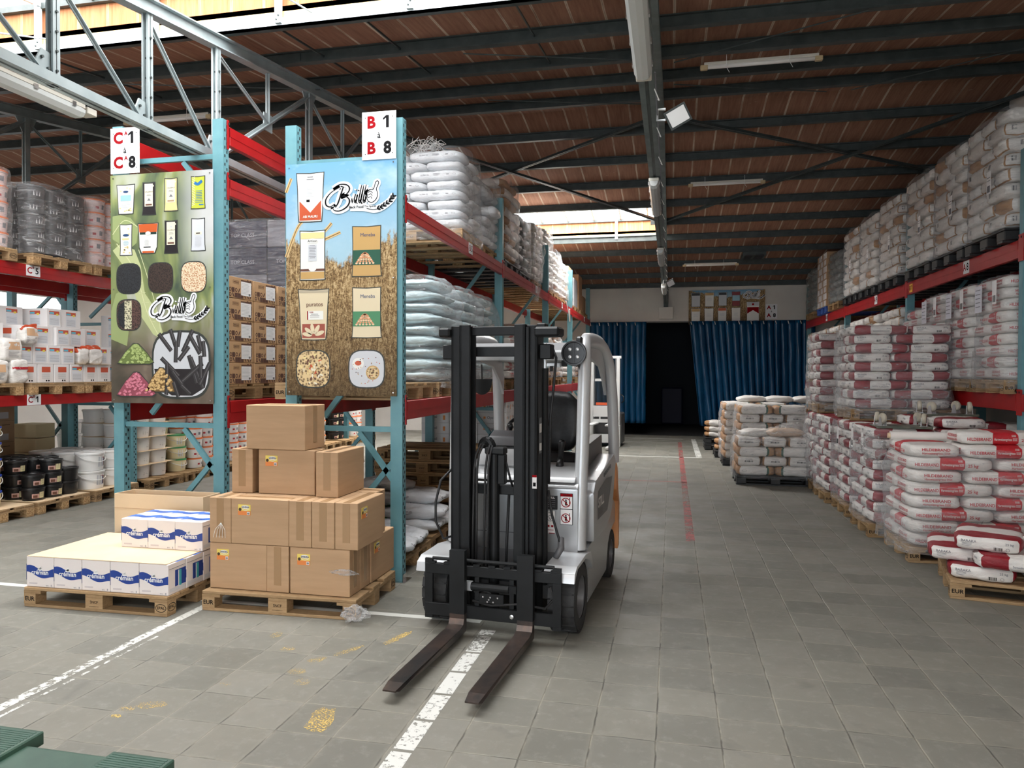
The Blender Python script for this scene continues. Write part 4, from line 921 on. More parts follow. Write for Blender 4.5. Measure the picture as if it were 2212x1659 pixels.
# top sacks and the upturned dollies
put_sack(S_B, 2.98, 8.75, 1.165, 1, gf+'lying flat beside the wheeled dollies'); put_sack(S_B, 2.9, 9.1, 1.165, 0, gf+'lying behind the wheeled dollies')
for q, (x, y, z, t) in enumerate(((3.75, 9.25, .95, 0), (3.9, 9.7, .95, 1), (3.8, 9.45, 1.07, 0))): put_sack(S_B, x, y, z, t, gf+['loose under the shelf, left', 'loose under the shelf, right', 'loose under the shelf, top'][q])
M_DOLLY = noisy('dolly_green_metal', (.06, .075, .055), (.13, .12, .09), 9, .5); M_WHEEL = noisy('worn_wheel', (.42, .38, .30), (.55, .5, .4), 12, .6)
def dolly(x, y, z, rz, lab):
    root = empty('wheeled_dolly', (x, y, z), rz); tag(root, lab, 'dolly')
    MB().box((-.27, -.2, 0), (.27, .2, .018), M_DOLLY, bev=.004).box((-.27, -.205, -.004), (.27, -.2, .022), M_DOLLY).build('platform', root)
    for sx, sy in ((-1, -1), (1, -1), (-1, 1), (1, 1)):
        w_ = MB(); a = R(20*sx*sy); M = Matrix.Translation((sx*.2, sy*.14, .1)) @ Matrix.Rotation(a, 4, 'Z') @ Matrix.Rotation(R(90), 4, 'Y')
        w_.lathe([(.015, -.022), (.05, -.02), (.058, -.008), (.058, .008), (.05, .02), (.015, .022)], M_WHEEL, 20, M); c = w_.build('caster_wheel', root, auto=True)
        f = MB(); Mf = Matrix.Translation((sx*.2, sy*.14, .018)) @ Matrix.Rotation(a, 4, 'Z')
        for s in (-1, 1): f.prism([(-.035, 0), (.035, 0), (.012, .095), (-.012, .095)], s*.028-.002, s*.028+.002, M_ALU, Mf @ Matrix(((0, 0, 1, 0), (1, 0, 0, 0), (0, 1, 0, 0), (0, 0, 0, 1))))
        f.box((-.04, -.045, 0), (.04, .045, .004), M_ALU, Mf); f.build('caster_fork', root)
dolly(2.42, 8.62, 1.175, R(-4), 'upturned four-wheel dolly on the dark red sacks, left one'); dolly(2.98, 9.02, 1.29, R(8), 'upturned four-wheel dolly on the dark red sacks, right and behind')
# film roll on the white and red stack
root = empty('film_roll', (2.42, 7.98, 1.13), R(-3)); tag(root, 'roll of clear stretch film lying on the tall white and red stack', 'film roll')
M = Matrix.Rotation(R(90), 4, 'Y'); MB().lathe([(.045, -.27), (.045, .27)], mat('film_roll_body', (.75, .72, .68), .25), 24, M).build('film_winding', root, auto=True); MB().lathe([(.028, -.29), (.028, .29)], M_CARD2, 16, M).build('cardboard_core', root, auto=True)
# bunched loose film hanging at the corner
def crumple(loc, s, n, m, lab, seed=1, nm_='film_scrap'):
    bm = bmesh.new(); bmesh.ops.create_icosphere(bm, subdivisions=4, radius=1)
    for v in bm.verts:
        q = v.co.normalized(); d = 1+.45*noise.noise(q*2.1+Vector((seed, 0, 0)))+.28*noise.noise(q*6+Vector((0, seed, 0)))+.14*noise.noise(q*15); v.co = Vector((q.x*s[0], q.y*s[1], q.z*s[2]))*d
    o = MB().bm(bm, m).build(nm_, smooth=True, loc=loc); return tag(o, lab, 'plastic film')
crumple((2.04, 8.2, .98), (.12, .1, .13), 3, M_FILM2, 'bunched loose film hanging between the dark red and the white stack', 5)
# near pallet with the loose pile
rz = R(-12); px, py = 2.13, 6.27
def loc2(dx, dy): return px+dx*math.cos(rz)-dy*math.sin(rz), py+dx*math.sin(rz)+dy*math.cos(rz)
pal(PAL, px, py, 0, 'wooden pallet nearest the camera on the right, set askew', rz)
for (dx, dy, z, a, lab) in ((.25, .36, .145, 84, 'bottom left sack of the loose pile, its white end label forward'), (.76, .38, .145, 92, 'bottom right sack of the loose pile'), (.50, .18, .258, -2, 'crosswise sack in second layer of the loose pile'), (.12, .5, .250, 86, 'second layer sack at the back left of the loose pile'), (.9, .6, .258, 0, 'second layer sack at the back right of the loose pile'),
    (.31, .38, .371, 80, 'top left sack of the loose pile, white end label forward'), (.88, .46, .371, 52, 'top right sack of the loose pile, lying askew')):
    x, y = loc2(dx, dy); S_B[0].put((x, y, z+.057), rz+R(a), 'dark red and white '+lab, 'sack')
# ---- stacks on black pallets in the middle distance
def gstack(x, y, n, nm_, mess=False):
    for k in range(n):
        z = .147+k*.15+.077
        if k % 2 == 0:
            S_G.put((x+.29, y+.19, z), 0, 'green and brown banded sack '+nm_, 'sack', 'banded sacks '+nm_); S_G.put((x+.87, y+.19, z), PI, 'green and brown banded sack '+nm_, 'sack', 'banded sacks '+nm_)
            S_GE.put((x+.19, y+.68, z), 0, 'brown-ended white sack behind, '+nm_, 'sack', 'plain sacks '+nm_)
        else:
            for q in range(3): S_GE.put((x+.19+q*.387, y+.29, z), RND.uniform(-.02, .02), 'brown-ended white sack '+nm_, 'sack', 'plain sacks '+nm_)
    film(x-.01, y-.01, x+1.17, y+.84, .10, .16+n*.15, 'clear film around the sacks '+nm_, M_FILM, .035, x*9+n, taper=.25)
PBS = (.98, 1.05, 1)
pal(PBL, 1.0, 11.95, 0, 'black plastic pallet nearest on the right side of the aisle', sc=PBS); gstack(1.0, 11.97, 4, 'on the near black pallet in the aisle')
S_TAN.put((1.75, 12.3, .81), .1, 'brown and tan sack lying under film on top of the near black pallet', 'sack'); S_PL.put((1.35, 12.35, .80), .2, 'white sack lying under film on top of the near black pallet', 'sack')
bm = bmesh.new(); bmesh.ops.create_grid(bm, x_segments=40, y_segments=30, size=1)
for v in bm.verts:
    x, y = v.co.x, v.co.y; e = max(abs(x), abs(y)); v.co = Vector((x*.6, y*.42, .17*math.exp(-((x-.55)**2*2.2+(y)**2*2))+.04*noise.noise(Vector((x*5, y*5, 1)))+.02*noise.noise(Vector((x*14, y*14, 1)))-(.12 if e > .93 else 0)))
tag(MB().bm(bm, M_FILM2).build('film_cover', smooth=True, loc=(1.6, 12.36, .80)), 'loose film sheet draped over the near black pallet load', 'plastic film')
pal(PBL, 1.13, 13.2, 0, 'black plastic pallet second along the right side of the aisle', sc=PBS); gstack(1.13, 13.2, 7, 'on the tall second black pallet')
pal(PBL, .95, 14.35, 0, 'black plastic pallet third along the right side of the aisle', sc=PBS); gstack(.95, 14.35, 7, 'on the tall third black pallet')
for i, (x, y, n) in enumerate(((.88, 15.7, 2), (.74, 17.2, 3))):
    nm_ = ['on the low pallet beyond the tall stacks', 'on the farthest low pallet near the curtain'][i]
    pal(PBL, x, y, 0, 'black plastic pallet '+['beyond the tall stacks', 'farthest, near the curtain'][i], sc=PBS)
    if i: pal(PBL, x, y, .146, 'upper black plastic pallet of the pair near the curtain', sc=PBS)
    for k in range(n):
        for q in range(2): S_YB.put((x+.3+q*.58, y+.22, .147*(1+i)+.065+k*.125), PI*q+RND.uniform(-.05, .05), 'white and ochre sack '+nm_, 'sack', 'ochre ended sacks '+nm_)
for i in range(3): S_PL.put((1.5+i*.5, 14.75, 1.26+.0*i), .1*i, 'flat white sack on top of the third stack, '+['left', 'middle', 'right'][i], 'sack')
for i in range(2): S_PL.put((2.6+i*.1, 13.4, .21+i*.12), .1*i, 'loose white sack on the floor by the dark red row, '+['lower', 'upper'][i], 'sack')
# ================================================================ cartons and pallets in front of the banners
def carton_mesh(W, D, H, m, name='carton', tape=True, sticker=False, seed=1, tape_side='both'):
    root = MB().box((-W/2, -D/2, 0), (W/2, D/2, H), m, bev=.004).build(name)
    if tape:
        b = MB(); t = .0015
        b.box((-W/2+.004, -.026, H), (W/2-.004, .026, H+t), M_TAPE)
        for s in (-1, 1): b.box((s*(W/2+t/2)-t, -.028, H*.15), (s*(W/2+t/2)+t, .028, H-.006), M_TAPE)
        b.build('packing_tape', root)
    if sticker:
        b = MB(); M = FR((-W/2+.11, -D/2-.0005, H-.085)); L = .05
        b.box((-L, -.038, 0), (L, .04, .002), mat('yellow_label', (.80, .62, .12), .45), M).box((-L, -.038, .002), (L, -.006, .0026), mat('orange_label', (.72, .22, .05), .45), M)
        b.add([(x, y, .003) for x, y in ell(.008, .022, .032, .013, 18)], [tuple(range(18))], M_WCARD, M); b.add([(x, y, .0035) for x, y in ell(-.034, .004, .012, .012, 12)], [tuple(range(12))], mat('sunflower_brown', (.06, .03, .01), .6), M)
        put_text(b, 'SANDRA', .016, M_INK, M @ Matrix.Translation((.01, .021, .004)), bold=.03); b.box((.022, -.034, .003), (.044, -.012, .0036), M_WCARD, M)
        for q in range(5): b.box((.025+q*.0035, -.031, .0036), (.027+q*.0035, -.017, .004), M_INK, M)
        stroke(b, [(-.02, .008), (.01, -.002), (.045, .012)], .003, M_WCARD, M @ Matrix.Translation((0, 0, .004)), 4)
        b.build('product_sticker', root)
    return root
CW, CD, CH = .465, .176, .335
C_S = proto(carton_mesh(CW, CD, CH, M_CARD, sticker=True)); C_N = proto(carton_mesh(CW, CD, CH, M_CARD))
X0, Y0 = -3.345, 4.79
pal(PAL, -3.36, 4.72, 0, 'wooden pallet under the large brown cartons', R(1.5)); z = .148
def ct(pr, x, y, z, turn, lab, flip=0): pr.put((x, y, z), R(90)*turn+(PI if flip else 0), lab, 'carton')
# bottom layer
ct(C_S, X0+.233, Y0+.09, z, 0, 'brown carton with yellow sticker, bottom layer, left of front'); ct(C_N, X0+.555, Y0+.233, z, 1, 'narrow brown carton end between two broad ones, bottom layer front')
ct(C_S, X0+.885, Y0+.09, z, 0, 'brown carton with yellow sticker, bottom layer, right of front'); ct(C_N, X0+.233, Y0+.27, z, 0, 'brown carton behind the bottom left front one'); ct(C_N, X0+.885, Y0+.27, z, 0, 'brown carton second from the front on the right side, bottom layer')
ct(C_S, X0+1.035, Y0+.60, z, 1, 'brown carton with sticker at the back right of bottom layer'); ct(C_N, X0+.85, Y0+.60, z, 1, 'brown carton hidden in the back of the bottom layer, right'); ct(C_N, X0+.233, Y0+.6, z, 0, 'brown carton in the back of the bottom layer, left'); ct(C_N, X0+.555, Y0+.6, z, 0, 'brown carton in back of the bottom layer, middle')
z2 = z+CH+.003
ct(C_N, X0+.088, Y0+.233, z2, 1, 'narrow carton end with string at the left of second layer'); ct(C_S, X0+.41, Y0+.09, z2, 0, 'broad brown carton with faded sticker in second layer front')
for i in range(2): ct(C_N, X0+.733+i*.18, Y0+.233, z2, 1, 'narrow carton end in second layer front, %s of the middle pair' % ['left', 'right'][i])
ct(C_S, X0+1.093, Y0+.233, z2, 1, 'brown carton with sticker on its long right side, front corner of second layer'); ct(C_N, X0+.41, Y0+.28, z2, 0, 'brown carton behind the broad front one, second layer')
ct(C_N, X0+.3, Y0+.6, z2, 0, 'brown carton at the back left of second layer'); ct(C_N, X0+.88, Y0+.58, z2, 0, 'brown carton at the back right of second layer, taped end outward')
z3 = z2+CH+.003
ct(C_N, X0+.13, Y0+.45, z3, 1, 'taped carton standing at the left of third layer'); ct(C_S, X0+.50, Y0+.31, z3, 0, 'broad carton with bright yellow sticker in third layer'); ct(C_N, X0+.86, Y0+.40, z3, 1, 'carton with taped end at the right of third layer')
ct(C_N, X0+.40, Y0+.50, z3, 0, 'brown carton hidden at back of the third layer')
top = carton_mesh(.50, .30, .335, M_CARD2 if 0 else M_CARD); tag(top, 'single brown carton on the very top of the carton pile', 'carton'); top.location = (X0+.42, Y0+.36, z3+CH+.003); top.rotation_euler = (0, 0, R(-2))
crumple((-2.14, 4.70, .07), (.09, .06, .05), 3, M_FILM2, 'crumpled clear film scrap on floor by the carton pallet corner', 9)
crumple((-2.26, 4.772, .33), (.09, .006, .02), 3, M_FILM, 'torn film strip stuck low on the carton pile front', 12)
b = MB()
for q in range(5): b.tube([(X0+.1, Y0-.008, z2+.15), (X0+.06+.02*q, Y0-.02, z2+.1), (X0+.04+.025*q, Y0-.014, z2+.04)], .0015, M_WHITE, 4)
tag(b.build('string_knot'), 'white string knot on the left of carton pile', 'string')
# cream cartons (blue wave print)
M_NAVY = mat('navy_print', (.012, .045, .25), .4); M_PK = M_CRW
def wave_front(b, W, H, M):
    n = 20; top_ = lambda u: H*(.66+.075*math.sin(u*6.3+.6)-.07*u); bot = lambda u: H*(.42+.06*math.sin(u*6.3+1.2)-.14*u+.02)
    for i in range(n):
        a, c = i/n, (i+1)/n; xa, xc = -W/2+W*a, -W/2+W*c; b.add([(xa, bot(a), 0), (xc, bot(c), 0), (xc, top_(c), 0), (xa, top_(a), 0)], [(0, 1, 2, 3)], M_NAVY, M)
    put_text(b, 'crémian', .046, M_WHITE, M @ Matrix.Translation((.0, H*.485, .001)), bold=.02)
    for k, (dx, dy, rx, ry) in enumerate(((0, .59, .02, .009), (.001, .625, .014, .008), (.004, .66, .007, .009))): b.add([(x, y, .0012) for x, y in ell(dx, dy*H, rx, ry, 12)], [tuple(range(12))], M_WHITE, M)
    put_text(b, '6x1L', .012, M_INKG, M @ Matrix.Translation((W*.27, H*.06, .001)), bold=.02); b.box((W*.40, H*.035, 0), (W*.43, H*.095, .001), M_INKG, M); b.box((W*.41, H*.045, .001), (W*.42, H*.085, .0014), M_WHITE, M)
    b.box((-W*.4, H*.09, 0), (-W*.1, H*.14, .0005), mat('pale_print', (.55, .5, .5), .6), M)
def cream_carton():
    W, D, H = .236, .196, .222; root = MB().box((-W/2, -D/2, 0), (W/2, D/2, H), M_CRW, bev=.003).build('cream_carton')
    b = MB(); wave_front(b, W, H, FR((0, -D/2-.0008, 0))); wave_front(b, W, H, FR((0, D/2+.0008, 0), PI))
    for s in (-1, 1):
        M = FR((s*(W/2+.0008), 0, 0), R(90)*s); b.box((-D*.12, H*.22, 0), (D*.5, H*.75, .0005), M_NAVY, M).box((D*.1, H*.2, .0006), (D*.24, H*.72, .001), mat('teal_print', (.05, .35, .40), .4), M).box((D*.06, H*.2, .0005), (D*.11, H*.72, .001), M_WHITE, M).box((-D*.42, H*.08, 0), (D*.42, H*.2, .0008), mat('grey_print', (.6, .6, .62), .5), M)
        b.box((-D*.45, H*.83, 0), (D*.45, H*.845, .001), M_INKG, M)
    n = 16; M = Matrix.Translation((0, 0, H+.0008))
    for i in range(n):
        a, c = i/n, (i+1)/n; f1 = lambda u: -.04+.02*math.sin(u*7)+.03*u; f2 = lambda u: .045+.02*math.sin(u*7+1)+.02*u
        b.add([(-W/2+W*a, f1(a), 0), (-W/2+W*c, f1(c), 0), (-W/2+W*c, f2(c), 0), (-W/2+W*a, f2(a), 0)], [(0, 1, 2, 3)], mat('light_blue_print', (.06, .17, .55), .4), M)
    put_text(b, 'crémian', .045, M_NAVY, M @ Matrix.Translation((0, .0, .001)), bold=.01); b.build('printed_wave', root); return proto(root)
CRM = cream_carton(); rz = R(1.0)
pal(PAL, -4.70, 4.50, 0, 'wooden pallet under the blue and white cartons', rz)
for j in range(4):
    for i in range(5):
        lab = ['leftmost', 'second from left', 'middle', 'second from right', 'rightmost'][i]; row = ['front row', 'second row', 'third row', 'back row'][j]
        CRM.put((-4.58+i*.239, 4.62+j*.2+i*.004, .1455), rz, 'blue and white carton in the %s under the board, %s' % (row, lab), 'carton', None)
tag(MB().box((-.60, -.40, 0), (.57, .41, .004), M_CARD2).build('cardboard_sheet', loc=(-4.095, 4.93, .3695), rz=rz), 'pale cardboard sheet lying on the lower blue and white cartons', 'cardboard sheet')
for j in range(2):
    for i in range(3): CRM.put((-4.10+i*.24, 5.02+j*.2, .375), rz, 'blue and white carton standing on the board, %s row, %s' % (['front', 'back'][j], ['left', 'middle', 'right'][i]), 'carton')
# big open carton behind, grey bags inside the rack
root = empty('open_carton', (-4.30, 5.56, .0)); tag(root, 'large open brown carton standing behind the blue and white cartons', 'carton'); b = MB()
for (x0, y0, x1, y1) in ((-.43, -.12, .44, -.112), (-.43, .112, .44, .12), (-.43, -.112, -.422, .112), (.432, -.112, .44, .112)): b.box((x0, y0, 0), (x1, y1, .69), M_CARD2)
b.box((-.42, -.11, 0), (.43, .11, .01), M_CARD2).build('carton_wall', root); MB().box((-.43, -.1225, .565), (.44, -.1205, .569), M_CARD).build('fold_line', root)
# ---- left rack ground level: flat grey bags
pal(PALO, -4.82, 6.0, 0, 'wooden pallet under the grey bags in the left rack'); pal(PALO, -4.82, 7.0, 0, 'second wooden pallet under grey bags in the left rack')
gp = ['front left', 'front middle', 'front right', 'front upper left', 'front upper middle', 'front upper right', 'rear', 'rear right', 'rear left', 'rear upper', 'rear top', 'rear top right']
for i, (x, y, z, t) in enumerate(((-4.6, 6.2, .15, 1), (-4.2, 6.2, .15, 1), (-3.98, 6.55, .15, 0), (-4.55, 6.4, .27, 0), (-4.1, 6.3, .27, 0), (-4.2, 6.4, .39, 1), (-4.5, 7.3, .15, 0), (-4.0, 7.3, .15, 1), (-4.6, 7.5, .27, 0), (-4.1, 7.4, .27, 1), (-4.3, 7.3, .39, 0), (-4.0, 7.2, .50, 0))): put_sack(S_GY, x, y, z, t, 'grey plastic bag in the bottom of the left rack, '+gp[i])
tag(MB().box((-4.85, 5.95, .50), (-4.3, 6.35, .515), M_WCARD).build('white_sheet'), 'white sheet lying on the grey bags behind the open carton', 'sheet')
pal(PALO, -4.82, 8.0, 0, 'wooden pallet with mixed bags farther down the left rack')
for k in range(5): put_sack(S_PL, -4.4+.1*k, 8.3, .15+k*.11, k % 2, 'pale bag on the third pallet of the left rack', 'sack', 'pale bags on the third pallet of left rack')
# ---- left rack shelf: cocoa cartons
M_COC = mat('cocoa_brown_print', (.10, .045, .03), .6); M_KRAFT = noisy('kraft_print_board', (.42, .25, .12), (.48, .29, .15), 4, .7)
def cocoa():
    W, D, H = .46, .40, .196; root = MB().box((-W/2, -D/2, 0), (W/2, D/2, H), M_KRAFT, bev=.003).build('cocoa_carton'); b = MB(); rr = random.Random(3)
    for (M, w_) in ((FR((0, -D/2-.0008, 0)), W), (FR((W/2+.0008, 0, 0), R(90)), D)):
        s = .047
        for i in range(int(w_/s)):
            for j in range(4):
                x, y = -w_/2+.006+i*s, .006+j*s
                if (j >= 2 and i < w_/s*.62) or (w_ > .42 and j < 2 and i < 4): continue
                k = rr.randrange(4)
                if k == 0: b.box((x, y, 0), (x+s-.003, y+s-.003, .0006), M_COC, M)
                elif k == 1: b.add([(q[0], q[1], .0005) for q in ell(x+s/2, y+s/2, s*.42, s*.42, 12)], [tuple(range(12))], M_COC, M); b.add([(q[0], q[1], .0009) for q in ell(x+s/2, y+s/2, s*.22, s*.22, 10)], [tuple(range(10))], M_KRAFT, M)
                else:
                    c_ = 1 if k == 2 else -1
                    b.add([(x+s/2+c_*(-.45*s+.9*s*t)*.9*1, y+s/2+(-.45*s+.9*s*t)+u*math.sin(PI*t)*s*.28, .0005) for t, u in [(q/6, 1) for q in range(7)]+[(1-q/6, -1) for q in range(1, 6)]], [tuple(range(12))], M_COC, M)
        lw = .12 if w_ > .42 else .09
        for e in (((-lw/2, 0), (lw/2, .002)), ((-lw/2, .028), (lw/2, .03)), ((-lw/2, 0), (-lw/2+.002, .03)), ((lw/2-.002, 0), (lw/2, .03))): b.box((e[0][0]-(.05 if w_ > .42 else .08), e[0][1]+.135, 0), (e[1][0]-(.05 if w_ > .42 else .08), e[1][1]+.135, .0006), M_COC, M)
        put_text(b, 'EUROCAO', .022 if w_ > .42 else .016, M_COC, M @ Matrix.Translation((-.05 if w_ > .42 else -.08, .15, .001)), bold=.03)
        if w_ < .42:
            b.box((.0, .035, .001), (.165, .165, .0018), M_WCARD, M); b.box((.0, .165, .001), (.165, .18, .002), M_COC, M)
            for q in range(8): b.box((.01, .055+q*.013, .0018), (.11+.03*rr.random(), .0565+q*.013, .0022), M_INKG, M)
            for q in range(6): b.box((.125+q*.005, .04, .0018), (.128+q*.005, .06, .0022), M_INK, M)
    if w_ > 0: b.box((-W/2+.01, -D/2-.0012, .02), (-W/2+.19, -D/2-.0006, .085), M_COC)
    b.build('leaf_print', root); return proto(root)
COC = cocoa()
pal(PALO, -5.15, 5.9, 1.49, 'wooden pallet with the cocoa cartons on left rack shelf', sc=(1, 1.35, 1))
for k in range(5):
    for j in range(3):
        for i in range(2):
            if k == 4 and j == 0 and i == 1: continue
            COC.put((-4.18-i*.47, 6.14+j*.43, 1.636+k*.199), RND.uniform(-.02, .02), 'brown cocoa carton with leaf print, %s layer, %s %s' % (['bottom', 'second', 'third', 'fourth', 'top'][k], ['front', 'middle', 'rear'][j], ['right', 'left'][i]), 'carton')
COC.put((-4.62, 6.14, 1.636+5*.199), 0, 'brown cocoa carton alone above the front left column', 'carton')
M_DKBOX = noisy('dark_navy_carton', (.012, .014, .035), (.03, .03, .05), 5, .4)
dkb = MB().box((-.28, -.2, 0), (.28, .2, .30), M_DKBOX, bev=.005); put_text(dkb, 'TOP CLASS', .06, mat('dim_lettering', (.25, .25, .28), .5), FR((-.02, -.2008, .14)), bold=.01); put_text(dkb, 'TOP CLASS', .05, MT['dim_lettering'], FR((.2808, .0, .14), R(90)), bold=.01)
DKP = proto(dkb.build('dark_carton')); GYB = proto(MB().box((-.28, -.2, 0), (.28, .2, .30), noisy('grey_board', (.12, .12, .14), (.16, .16, .19), 5, .5), bev=.005).build('grey_carton'))
pal(PALO, -5.05, 7.35, 1.49, 'wooden pallet under the tall dark wrapped cartons in the left rack')
for k in range(6):
    for j in range(2): (DKP if (k+j) % 3 else GYB).put((-4.72+j*.57, 7.6, 1.636+k*.302), 0, '%s wrapped carton in the tall stack behind the cocoa cartons, %s layer, %s' % ('dark' if (k+j) % 3 else 'grey', ['bottom', 'second', 'third', 'fourth', 'fifth', 'top'][k], ['left', 'right'][j]), 'carton')
film(-5.0, 7.4, -3.87, 7.82, 1.66, 3.47, 'shiny film around the tall dark cartons in the left rack', M_FILM, .02, 77, taper=.05)
# ================================================================ buckets
def bucket(name, r, h, body, lid, label=None, handle=None, taper=.90, lidh=.022, lab_w=1.0, nseg=26):
    root = MB().lathe([(r*taper, 0), (r*taper+.002, .004), (r*.985, h-lidh-.01), (r*.985, h-lidh-.012), (r*1.03, h-lidh-.008), (r*1.03, h-lidh)], body, nseg).build(name, auto=True)
    MB().lathe([(r*1.035, h-lidh), (r*1.045, h-lidh+.004), (r*1.045, h-.006), (r*1.03, h-.001), (r*.93, h-.001), (r*.90, h-.009), (r*.3, h-.009)], lid, nseg).build('lid', root, auto=True)
    if handle:
        a = [(r*1.06*math.cos(t), r*1.06*math.sin(t)) for t in (0, PI)]; pts = []
        for i in range(13): t = PI*i/12; pts.append((-r*1.05*math.cos(t), -r*(1.06)-.0-.004, h-lidh-.02-handle*r*math.sin(t)) if 0 else (-r*1.07*math.cos(t), -r*1.07*math.sin(t), h-lidh-.012-handle*math.sin(t)*.09))
        MB().tube(pts, .0045, M_WHITE, 6).build('handle', root, smooth=True)
    if label: label(root, r, h, taper)
    return proto(root)
def patch(b, r, h, taper, a0, a1, z0, z1, m, off=.0012, n=8):
    V = []; F = []
    for j in range(2):
        z = (z0, z1)[j]; rr = r*(taper+(.985-taper)*z/h)+off
        for i in range(n+1): t = a0+(a1-a0)*i/n; V.append((rr*math.sin(t), -rr*math.cos(t), z))
    for i in range(n): F.append((i, i+1, n+2+i, n+1+i))
    b.add(V, F, m)
M_LRED = mat('label_red', (.42, .02, .03), .45); M_LYEL = mat('label_cream', (.75, .66, .36), .5); M_LBR = mat('label_chocolate', (.13, .05, .03), .5); M_LPK = mat('label_pinkish', (.55, .33, .28), .5); M_GLAB = mat('grey_label', (.50, .52, .55), .5); M_BLUEL = mat('blue_lid', (.02, .06, .42), .35); M_YBUC = mat('cream_yellow_plastic', (.80, .70, .42), .4); M_GLID = mat('green_lid', (.04, .28, .09), .4); M_OLID = mat('orange_lid', (.72, .17, .04), .4); M_LGREY = mat('lilac_grey_label', (.60, .52, .55), .5)
def lab_black(root, r, h, t):
    b = MB(); patch(b, r, h, t, -.62, .62, .03, h-.05, M_LRED); patch(b, r, h, t, -.6, .05, .03, h-.075, M_LPK, .002); patch(b, r, h, t, -.5, -.1, .035, h-.09, M_LBR, .0026); patch(b, r, h, t, .08, .62, .03, h-.055, M_LYEL, .002)
    for q in range(5): patch(b, r, h, t, .14, .5, .045+q*.012, .048+q*.012, M_INKG, .0026)
    b.build('paper_label', root)
def lab_grey(root, r, h, t):
    b = MB(); patch(b, r, h, t, -.1, .62, .05, h-.06, M_GLAB); patch(b, r, h, t, .45, .5, .05, h-.08, mat('blue_mark', (.05, .2, .6), .5), .002); patch(b, r, h, t, .52, .72, .06, h-.07, M_LBR, .002); patch(b, r, h, t, .3, .6, h-.075, h-.068, M_LRED, .0025); b.build('paper_label', root)
def lab_lines(root, r, h, t):
    b = MB(); patch(b, r, h, t, -.15, .5, h*.3, h*.32, M_INK); patch(b, r, h, t, -.15, .3, h*.42, h*.43, M_INKG); patch(b, r, h, t, -.15, .35, h*.2, h*.21, M_INKG); b.build('printed_text', root)
def lab_red(root, r, h, t):
    b = MB(); patch(b, r, h, t, -.7, .7, .025, h-.045, M_LGREY); patch(b, r, h, t, .15, .5, .05, h-.07, M_INKG, .002); patch(b, r, h, t, -.45, -.15, .05, .08, M_LRED, .002); b.build('paper_label', root)
def lab_dark(root, r, h, t):
    b = MB(); patch(b, r, h, t, -.35, .35, .04, h-.05, M_WCARD)
    for q in range(4): patch(b, r, h, t, -.28, .25, .05+q*.015, .053+q*.015, M_INKG, .002)
    b.build('paper_label', root)
B_BLK = bucket('black_tub', .128, .158, M_BPLAS, M_BPLAS, lab_black); B_BLN = bucket('black_tub', .145, .17, M_BPLAS, M_BPLAS)
B_WHT = bucket('white_bucket', .178, .245, M_WHITE, M_WHITE, lab_grey, 1.0); B_YEL = bucket('cream_bucket', .16, .188, M_YBUC, M_BLUEL, None, .9)
B_WPL = bucket('white_tub', .172, .20, M_WHITE, M_WHITE, lab_lines); B_CRM = bucket('cream_bucket', .15, .195, M_YBUC, M_GLID, lab_dark, .8); B_ORG = bucket('white_tub', .135, .165, M_WHITE, M_OLID, lab_red); B_TUBD = bucket('black_tub', .15, .168, mat('dark_tub', (.03, .03, .035), .3), MT['dark_tub'], lab_dark); B_TUBP = bucket('pink_tub', .15, .18, mat('translucent_pink', (.74, .58, .56), .35), M_OLID, lab_red)
def tubs(pr, x0, y0, z0, nx, ny, nz, px_, py_, pz, lab, grp, cat='tub', rot=90, skip=()):
    for k in range(nz):
        for j in range(ny):
            for i in range(nx):
                if (i, j, k) in skip: continue
                pr.put((x0-i*px_, y0+j*py_, z0+k*pz), R(rot)+RND.uniform(-.5, .3), lab, cat, grp)
# far left rack, ground level (its face at x=-7.7)
sheet = lambda x, y, z, lab, w_=1.2, d=.8: tag(MB().box((x, y, z), (x+w_, y+d, z+.004), M_CARD2).build('cardboard_sheet'), lab, 'cardboard sheet')
pal(PALC, -8.72, 6.55, 0, 'wooden pallet with cream buckets at the left edge of photo', sc=(1.0, 1.0, 1)); sheet(-8.70, 6.56, .146, 'cardboard sheet under the cream buckets at left edge', 1.16, .8)
tubs(B_YEL, -7.84, 6.99, .152, 3, 1, 5, .34, .34, .19, 'cream bucket with blue lid at the left edge of photo', 'cream blue-lidded buckets', 'bucket')
pal(PALC, -8.72, 7.42, 0, 'wooden pallet with black tubs in the far left rack'); sheet(-8.70, 7.43, .146, 'cardboard sheet under the black tubs', 1.16, .8)
tubs(B_BLK, -7.76, 7.57, .152, 4, 2, 3, .265, .275, .159, 'red and cream labelled black tub on floor pallet', 'labelled black tubs on the floor pallet', rot=75, skip=((0, 0, 2),))
tubs(B_BLN, -7.78, 8.09, .152, 1, 1, 2, .3, .3, .171, 'plain black tub without label at the right of the black tubs', 'plain black tubs', rot=75)
tubs(B_BLK, -8.06, 8.08, .152, 3, 1, 3, .265, .27, .159, 'black tub at the back right of the labelled black tubs', 'black tubs at the back right', rot=75)
pal(PAL, -8.72, 8.32, 0, 'wooden pallet with white buckets in the far left rack'); sheet(-8.70, 8.33, .146, 'cardboard sheet under the white buckets', 1.16, .8)
tubs(B_WHT, -7.80, 8.52, .152, 1, 1, 2, .37, .37, .247, 'white grey-labelled bucket right of black tubs', 'front column white buckets', 'bucket', rot=70)
tubs(B_WHT, -8.17, 8.52, .152, 2, 2, 2, .37, .375, .247, 'white bucket behind the front bucket column', 'rear white buckets', 'bucket', rot=70)
tubs(B_WHT, -7.80, 8.90, .152, 1, 1, 2, .37, .37, .247, 'white bucket half hidden behind the front column of white buckets', 'half hidden white buckets', 'bucket', rot=70)
